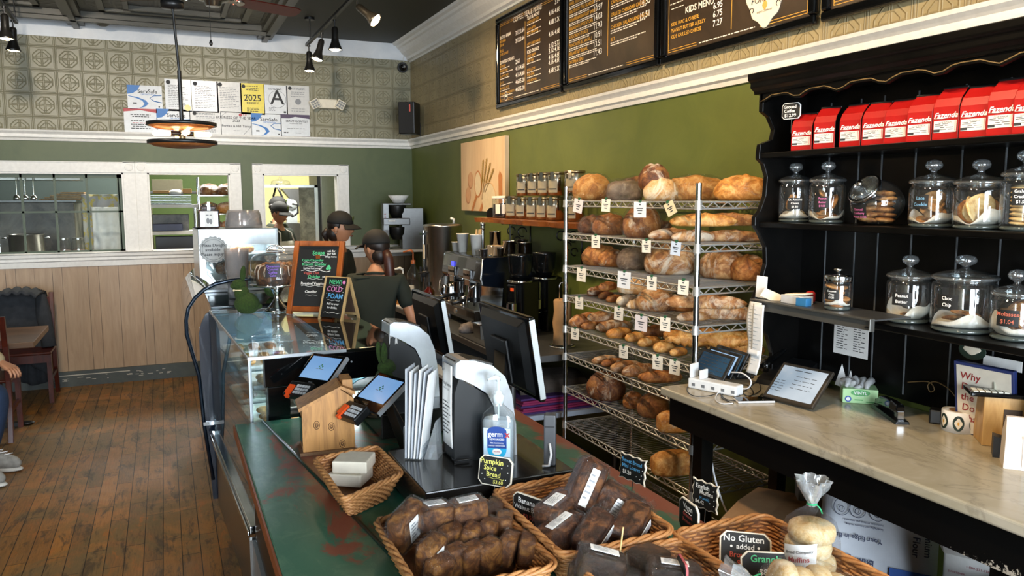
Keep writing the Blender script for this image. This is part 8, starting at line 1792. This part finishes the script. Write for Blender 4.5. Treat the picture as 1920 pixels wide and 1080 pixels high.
# staff member with her back to the camera
person('woman in a black cap with a long auburn ponytail, seen from behind', (1.23, 5.0, 0), rad(158), 1.54, SKIN1, HAIR, rad(48), .05, lean=.10, pony=([(0, .10, -.02), (0, .125, -.07), (-.01, .12, -.17), (-.015, .115, -.28), (-.01, .11, -.36)], [.026, .034, .034, .028, .008], HAIRR), arms=dict(l=((-.24, -.02, .98), (-.25, -.16, .80)), r=((.22, -.06, 1.0), (.14, -.25, .92))))
# kitchen staff
person('kitchen worker in a black cap and white apron looking down, nearer of two', (1.22, 9.55, 0), rad(42), 1.70, SKIN2, HAIR, .1, .22, apron=True, bun=True, arms=dict(l=((-.23, -.04, 1.12), (-.10, -.24, 1.08)), r=((.23, -.06, 1.12), (.10, -.28, 1.10))))
person('second kitchen worker in a black cap, mostly hidden behind the one in the apron', (1.30, 10.3, 0), rad(60), 1.76, SKIN2, HAIR, 0, .05, shirt=mat('olive_shirt', '#2c3324', .85))
tag(obj('prep_table', MB().box(1.05, 2.0, 9.0, 9.32, .95, 1.0).box(1.1, 1.15, 9.02, 9.07, 0, .95).box(1.9, 1.95, 9.02, 9.07, 0, .95), STEEL, bevel=.004), 'steel prep table in the kitchen in front of the aproned worker', 'table')
# ---------------------------------------------------------------- kitchen things seen through the openings
def bxo(name, lb, cat, b, m_, bevel=.004, grp=None): o = obj(name, MB().box(*b), m_, bevel=bevel); return tag(o, lb, cat, grp)
t = thing('kitchen_table', 'steel kitchen work table under the paned window', 'table', (0, 0, 0)); obj('table_top', MB().box(-2.6, -.2, 8.75, 9.5, 1.15, 1.19), STEEL, t)
for x in (-2.5, -.3): obj('leg', MB().box(x, x+.05, 9.3, 9.35, 0, 1.15), STEEL, t)
SOOT = blotch('sooty_steel', '#26241f', '#6a675c', .4, 3)
t = thing('kitchen_oven', 'big sooty dark oven behind the paned window', 'oven', (-1.55, 9.95, 0)); obj('body', MB().box(-.8, .68, -.35, .5, .0, 1.74), SOOT, t, bevel=.01); obj('front_door', MB().box(-.78, -.02, -.37, -.35, 1.0, 1.70), BLACKG, t, bevel=.01); obj('top_plate', MB().box(-.82, .70, -.4, .52, 1.74, 1.76), DULLSTEEL, t)
for i in range(5): bxo('baking_sheet', f'brown parchment sheet, {ORD[i]} from the bottom of the pile on the oven', 'baking sheet', (-1.2+.05*i, -.78, 9.65, 10.1, 1.762+.018*i, 1.774+.018*i), wood('parchment_brown', '#6b4a2a', '#b08a58', (2, 2, 2), .7) if i == 0 else bpy.data.materials['parchment_brown'], .002, 'parchment sheets on the oven')
bxo('stainless_hood', 'long stainless hood edge above the oven', 'hood', (-2.6, -.85, 10.2, 10.6, 1.98, 2.10), STEEL); bxo('grey_cabinet', 'tall grey-green cabinet behind the oven', 'cabinet', (-2.9, -.25, 11.2, 11.6, 0, 2.6), mat('kitchen_grey_green', '#4d5955', .5))
for i in range(3): o = tag(obj('ladle', MB().cyl((-1.47+.08*i, 10.15, 1.80), (-1.47+.08*i, 10.15, 2.05), .006, n=6).ell((-1.47+.08*i, 10.13, 1.78), (.035, .02, .04)), CHROME), 'steel ladle hanging from the hood at the left', 'ladle', 'ladles on the hood')
t = thing('stock_pot', 'wide steel stock pot on the table at the left edge of the paned window', 'pot', (-1.27, 9.15, 1.19)); obj('pot_body', MB().lathe([(0, 0), (.15, 0), (.155, .01), (.155, .23), (.163, .235), (.15, .235), (.15, .02)], 36), STEEL, t)
for s in (-1, 1): obj('handle', MB().tube([(s*.155, -.04, .2), (s*.20, -.03, .2), (s*.20, .03, .2), (s*.155, .04, .2)], .007, 8), CHROME, t)
for i, px in enumerate((121, 148)):
    q = at(px, 470, 1, 8.9); t = thing('glass_jar', ('left', 'right')[i]+' glass storage jar behind the paned window', 'jar', (q.x, 8.9, 1.19), 0, 'storage jars behind the paned window'); obj('glass_body', MB().lathe([(0, 0), (.055, 0), (.058, .02), (.058, .15), (.045, .175), (.045, .185)], 28), GLASS, t); obj('jar_contents', MB().lathe([(0, .003), (.052, .003), (.052, .08), (0, .085)], 24), mat('pinkish_beans', '#9a7468' if i == 0 else '#8f9a98', .6), t); obj('jar_lid', MB().cyl((0, 0, .185), (0, 0, .20), .05, n=24), STEEL, t)
m = MB().grid(lambda u, v: (-.66+.27*u, 8.92+.04*noise.noise(Vector((u*4, v*4, 0))), 1.19+.50*v), 20, 24); o = tag(obj('paper_bag', m, mat('white_sack_paper', '#e6e8e8', .7), solid=.01), 'large crumpled white paper sack standing at the right of the paned window', 'paper bag')
m = MB().grid(lambda u, v: (-.78+.40*u, 9.35+.05*noise.noise(Vector((u*5, v*3, 3))), 1.19+.63*v), 20, 20); k_ = N('sack_yellow_print'); k_.set(Base_Color=k_.ramp(k_.noise(k_.coord(), 9, 3), [(.42, lin('#c3c2ba')), (.5, lin('#d0b93a')), (.56, lin('#b9b6b8'))]), Roughness=.6); tag(obj('printed_bag', m, k_.m, solid=.01), 'crumpled bag with yellow print behind the white paper sack', 'paper bag')
# opening 2: shelves
t = thing('kitchen_shelf_unit', 'white shelf unit with trays behind the middle opening', 'shelf unit', (0, 0, 0)); WSH = mat('shelf_white', '#d3d3ce', .5)
for z in (1.385, 1.675): obj('shelf', MB().box(-.16, .36, 9.3, 9.7, z, z+.035), WSH, t)
for x in (-.13, .32): obj('post', MB().cyl((x, 9.32, 0), (x, 9.32, 1.7), .014, n=10).cyl((x, 9.68, 0), (x, 9.68, 1.7), .014, n=10), CHROME, t)
TRY = mat('tray_metal', '#8d9294', .3, .8); OCH = mat('ochre_plastic', '#b98432', .5)
for i in range(6): bxo('metal_tray', f'shallow metal tray, {ORD[i]} from the bottom of the stack on the white shelf', 'tray', (-.15, .28, 9.32, 9.65, 1.712+.018*i, 1.722+.018*i), TRY, .002, 'metal trays on the white kitchen shelf')
bxo('ochre_tub', 'ochre tub lid lying on the metal trays at the left', 'tub', (-.10, .06, 9.4, 9.6, 1.83, 1.86), OCH); bxo('ochre_tub', 'ochre tub standing at the right end of the metal trays', 'tub', (.20, .29, 9.4, 9.6, 1.83, 1.88), OCH)
o = tag(obj('white_cloth', MB().ell((.13, 9.45, 1.835), (.08, .08, .04), 20, 10), PAPER), 'white folded cloth lying on the metal trays', 'cloth')
bxo('carton', 'grey-brown cartons on the high shelf behind the trays', 'box', (-.12, .22, 10.4, 10.7, 1.86, 2.0), mat('dull_carton', '#6f6a55', .7)); bxo('high_shelf', 'high shelf against the green kitchen wall', 'shelf', (-.3, .5, 10.3, 10.8, 1.83, 1.86), DULLSTEEL); bxo('shelf_post', 'upright post under the left end of the high kitchen shelf', 'post', (-.28, -.24, 10.5, 10.54, 0, 1.83), DULLSTEEL)
bxo('foil_box', 'dark blue foil box on the lower white shelf', 'box', (-.12, .18, 9.35, 9.45, 1.425, 1.50), mat('foil_box_blue', '#1c2347', .4)); bxo('black_pan', 'black baking pan behind the foil box on the lower white shelf', 'pan', (-.13, .25, 9.5, 9.65, 1.421, 1.60), SOOT); bxo('black_crate', 'black crate under the lower white shelf', 'crate', (-.1, .3, 9.4, 9.6, 1.2, 1.36), BLACKP)
t = thing('kitchen_bread_rack', 'wire bread rack behind the right half of the middle opening', 'rack', (0, 0, 0))
for z in (1.40, 1.60, 1.80): obj('wire_shelf', MB().box(.34, .80, 9.05, 9.4, z, z+.01), CHROME, t)
for x in (.35, .79): obj('post', MB().cyl((x, 9.07, 0), (x, 9.07, 2.0), .012, n=8).cyl((x, 9.38, 0), (x, 9.38, 2.0), .012, n=8), CHROME, t)
for i, (x, z, c_) in enumerate(((.46, 1.811, 'brown'), (.64, 1.811, 'brown'), (.45, 1.611, 'brown'), (.63, 1.611, 'gold'), (.50, 1.411, 'dark'), (.66, 1.411, 'brown'))):
    o = obj('bread_loaf', loaf_mesh(.22, .15, .12, 'batard', i+50), CRUST[c_]); o.location = (x, 9.2, z); o.rotation_euler = (0, 0, .2); tag(o, f'bagged loaf on the kitchen rack, {("upper", "middle", "lower")[i//2]} level, {("left", "right")[i % 2]}', 'bread', 'bagged loaves on the kitchen rack'); obj('plastic_bag', MB().ell((0, 0, .045), (.12, .085, .075), 24, 12, lambda d: d*(1.05+.08*noise.noise(d*6+Vector((i, 0, 0))))), FILM, o)
# opening 3
t = thing('kitchen_refrigerator', 'tall steel refrigerator at the right of the doorway-like opening', 'refrigerator', (0, 0, 0)); obj('door', MB().box(1.80, 2.3, 10.0, 10.6, .0, 2.25), STEEL, t, bevel=.01); obj('door_gap', MB().box(1.76, 1.80, 10.02, 10.6, .0, 2.25), BLACK, t)
t = thing('kitchen_rack', 'metal shelving upright hung with papers beside the refrigerator', 'rack', (0, 0, 0)); obj('upright', MB().box(1.68, 1.72, 9.75, 9.8, 0, 1.93), SIL, t); obj('paper_strip', MB().box(1.50, 1.68, 9.78, 9.79, 1.05, 1.9), blotch('taped_papers', '#8d8a74', '#5d5a4a', .6, 9), t); obj('top_rail', MB().box(.95, 1.72, 9.75, 9.8, 1.90, 1.93), SIL, t)
t = thing('wire_overshelf', 'wire shelf with pans and lids high in the right-hand opening', 'shelf', (0, 0, 0)); obj('shelf', MB().box(.8, 1.55, 10.9, 11.3, 1.93, 1.95), CHROME, t); obj('post', MB().cyl((1.18, 10.95, 0), (1.18, 10.95, 2.3), .015, n=8), CHROME, t)
for i, (x, y, r) in enumerate(((1.45, 11.0, .13), (1.05, 11.0, .10))): o = tag(obj('pan_cover', MB().lathe([(r, 0), (r*.9, .05), (.02, .08), (.02, .11), (0, .11)], 24), GLASS), ('larger', 'smaller')[i]+' clear lid on the high wire shelf', 'lid', 'lids on the wire shelf'); o.location = (x, y, 1.951)
tag(obj('spray_hose', MB().tube([(1.36, 11.05, 1.44), (1.34, 10.9, 1.8), (1.36, 10.7, 1.95), (1.40, 10.7, 1.85), (1.46, 10.7, 1.7), (1.47, 10.7, 1.6), (1.55, 10.7, 1.53), (1.62, 10.7, 1.58), (1.62, 10.7, 1.68), (1.55, 10.7, 1.70)], .014, 8), BLACKP), 'black coiled spray hose of the dish sink', 'hose')
bxo('dish_machine', 'ribbed steel dish machine behind the aproned worker', 'dish machine', (1.36, 1.9, 11.0, 11.5, .9, 1.44), STEEL); bxo('red_notice', 'red notice on the yellow kitchen wall', 'notice', (1.32, 1.38, YK-.01, YK-.002, 1.78, 1.95), mat('notice_red', '#b03028'), .001)
tag(obj('sink_funnel', MB().loft([[(1.45, 10.9, 1.9), (1.7, 10.9, 1.9), (1.7, 11.1, 1.9), (1.45, 11.1, 1.9)], [(1.64, 10.9, 1.66), (1.7, 10.9, 1.66), (1.7, 11.0, 1.66), (1.64, 11.0, 1.66)]], smooth=False), DULLSTEEL), 'dark sloping steel guard above the dish machine', 'guard')
tag(obj('mixer', MB().ell((1.57, 10.95, 1.68), (.10, .08, .10)).box(1.5, 1.64, 10.9, 11.0, 1.44, 1.66), WHM), 'rounded white machine on top of the dish machine', 'machine')
# ---------------------------------------------------------------- seating at the left edge
CH = wood('cherry_wood', '#2c0f08', '#541f10', (1, 1, .3), .3, 12, .05); TW = wood('table_wood', '#3f2c1c', '#6b4c30', (.3, 1, 1), .35, 9, .05)
t = thing('dining_table', 'dark wooden dining table at the left wall of seats', 'table', (0, 0, 0)); obj('table_top', MB().box(-1.9, -.935, 6.72, 7.55, .675, .72), TW, t, bevel=.004); obj('pedestal', MB().cyl((-1.4, 7.1, .03), (-1.4, 7.1, .675), .035), BLACK, t)
m = MB(); [m.box(-1.4-.3*c-.03*s, -1.4+.3*c+.03*s, 7.1-.3*s-.03*c, 7.1+.3*s+.03*c, 0, .03) for c, s in ((1, 0), (0, 1))]; m.ell((-1.08, 7.1, .015), (.06, .04, .015)); obj('foot', m, BLACK, t)
def chair(x, y, rz, lb):
    t = thing('dining_chair', lb, 'chair', (x, y, 0), rz, 'cherry wood dining chairs'); obj('seat', MB().box(-.21, .21, -.20, .20, .43, .455), CH, t, bevel=.01)
    for sx in (-1, 1): obj('front_leg', MB().box(sx*.19-.018, sx*.19+.018, -.195, -.16, 0, .43), CH, t); obj('rear_leg', MB().loft([[(sx*.19-.018, y0, z), (sx*.19+.018, y0, z), (sx*.19+.018, y0+.04, z), (sx*.19-.018, y0+.04, z)] for y0, z in ((.24, 0), (.18, .25), (.165, .45), (.18, .7), (.23, .93))], smooth=False), CH, t, bevel=.004); obj('side_rail', MB().box(sx*.19-.01, sx*.19+.01, -.17, .18, .2, .23), CH, t)
    for z, yy in ((.86, .222), (.72, .19), (.58, .18)): obj('back_slat', MB().box(-.18, .18, yy, yy+.02, z-.03, z+.03), CH, t)
    obj('front_rail', MB().box(-.18, .18, -.185, -.165, .36, .43), CH, t); return t
chair(-1.30, 6.88, PI, 'dark cherry chair pushed under the near side of the table'); c3 = chair(-1.17, 7.98, 0, 'dark cherry chair at the far side of the table under the grey coat'); chair(-1.50, 6.02, rad(80), 'dark cherry chair at the left edge that the customer sits on')
GC = mat('charcoal_wool', '#2c2f33', .95, var=.2, nscale=20, bump=.3)
def coat(u, v):
    a = u*2-1; x = -1.22+.17*a+.02*sin(v*6); f = .012*sin(u*30+v*4)
    if v < .35: return (x, 8.16-.34*(v/.35)*(-1)-.34+.04*(1-a*a), .97-.03*a*a+.02*sin(v*9)+f)
    w = (v-.35)/.65; return (x+.05*w*max(0, a)+.02*sin(w*5), 8.27+.06*w*a*a+f*2, .95-.88*w*(.72+.28*abs(sin(u*2.2))))
def coat2(u, v):
    a = u*2-1; w = v; return (-1.22+.18*a+.03*w*(a > 0)*a+.012*sin(w*9), 8.12-.0*w-.05*sin(u*9)*w*.5, .97-.80*w*(.6+.4*u)+.01*sin(u*25))
t = thing('coat', 'charcoal wool coat draped over the far chair, its sleeve and hem hanging to the floor', 'coat', (0, 0, 0)); obj('coat_back', MB().grid(coat, 28, 28), GC, t, solid=.02); obj('coat_front', MB().grid(coat2, 24, 24), GC, t, solid=.02); obj('sleeve', MB().tube([(-1.05, 8.1, .92), (-1.03, 8.06, .76), (-1.01, 8.04, .58), (-1.0, 8.02, .46)], [.045, .06, .055, .06], 14), GC, t)
# customer at the very left edge
t = thing('person', 'seated customer at the left edge in a tan jacket, jeans and grey-white sneakers', 'person', (-1.52, 6.02, 0), rad(62)); TAN = mat('tan_jacket', '#a89674', .9, var=.1, nscale=14); JN = mat('blue_jeans', '#22344f', .9, var=.15, nscale=20)
J = dict(pel=(0, .02, .56, (.15, .12)), wai=(0, -.03, .75, (.13, .10)), che=(0, -.12, .93, (.15, .11)), nb=(0, -.15, 1.08, .055), nt=(0, -.17, 1.16, .05)); Bn = [('pel', 'wai'), ('wai', 'che'), ('che', 'nb'), ('nb', 'nt')]
for sx, n_, el, wr, kn, an in ((-1, 'l', (-.28, -.20, .80), (-.14, -.42, .74), (-.13, -.42, .52), (-.14, -.44, .10)), (1, 'r', (.27, -.22, .79), (.22, -.45, .70), (.16, -.46, .52), (.14, -.34, .10))):
    J.update({'sh'+n_: (sx*.18, -.13, 1.02, .06), 'el'+n_: (*el, .045), 'wr'+n_: (*wr, .028), 'hi'+n_: (sx*.1, -.05, .54, .09), 'kn'+n_: (*kn, .062), 'an'+n_: (*an, .045), 'to'+n_: (an[0], an[1]-.13, .04, .04)}); Bn += [('che', 'sh'+n_), ('sh'+n_, 'el'+n_), ('el'+n_, 'wr'+n_), ('pel', 'hi'+n_), ('hi'+n_, 'kn'+n_), ('kn'+n_, 'an'+n_), ('an'+n_, 'to'+n_)]
skin_mesh('body', J, Bn, SKIN1, t, 'pel')
def gr(ks, g): return {q: (*J[q][:3], tuple(r+g for r in J[q][3]) if isinstance(J[q][3], tuple) else J[q][3]+g) for q in ks}
G_ = gr(['pel', 'wai', 'che', 'shl', 'shr', 'ell', 'elr', 'wrl', 'wrr'], .03); G_['col'] = (0, -.14, 1.04, (.115, .095)); G_['ct'] = (0, -.155, 1.09, (.07, .07)); skin_mesh('jacket', G_, [('che', 'col'), ('col', 'ct'), ('pel', 'wai'), ('wai', 'che'), ('che', 'shl'), ('che', 'shr'), ('shl', 'ell'), ('shr', 'elr'), ('ell', 'wrl'), ('elr', 'wrr')], TAN, t, 'pel'); skin_mesh('jeans', gr(['pel', 'hil', 'hir', 'knl', 'knr', 'anl', 'anr'], .026), [('pel', 'hil'), ('pel', 'hir'), ('hil', 'knl'), ('hir', 'knr'), ('knl', 'anl'), ('knr', 'anr')], JN, t, 'pel')
for n_, sx in (('l', -1), ('r', 1)):
    e_, w_ = Vector(J['el'+n_][:3]), Vector(J['wr'+n_][:3]); hand(t, w_, w_-e_, sx, SKIN1); x, y, z = J['to'+n_][:3]
    s_ = obj('sneaker', MB().ell((x, y+.03, .058), (.05, .145, .06), 28, 16, lambda d: Vector((d.x, d.y, max(d.z, -.7)+(.35 if d.y > .3 and d.z > 0 else 0)*d.z))), mat('sneaker_grey', '#8a8780', .7, var=.25, nscale=25), t)
    obj('sole', MB().ell((x, y+.03, .018), (.056, .155, .022), 28, 8), mat('sole_white', '#c9c7c0', .6), s_); obj('laces', MB().tube([(x+.028*(-1)**i, y-.04+.016*i, .113+.006*i) for i in range(7)], .004, 5), PAPER, s_); obj('pink_patch', MB().ell((x+.046, y+.02, .06), (.006, .03, .018)), mat('patch_pink', '#b5506a', .6), s_)
head(t, Vector((0, -.19, 1.25)), 0, .1, SKIN1, HAIR, cap=False)
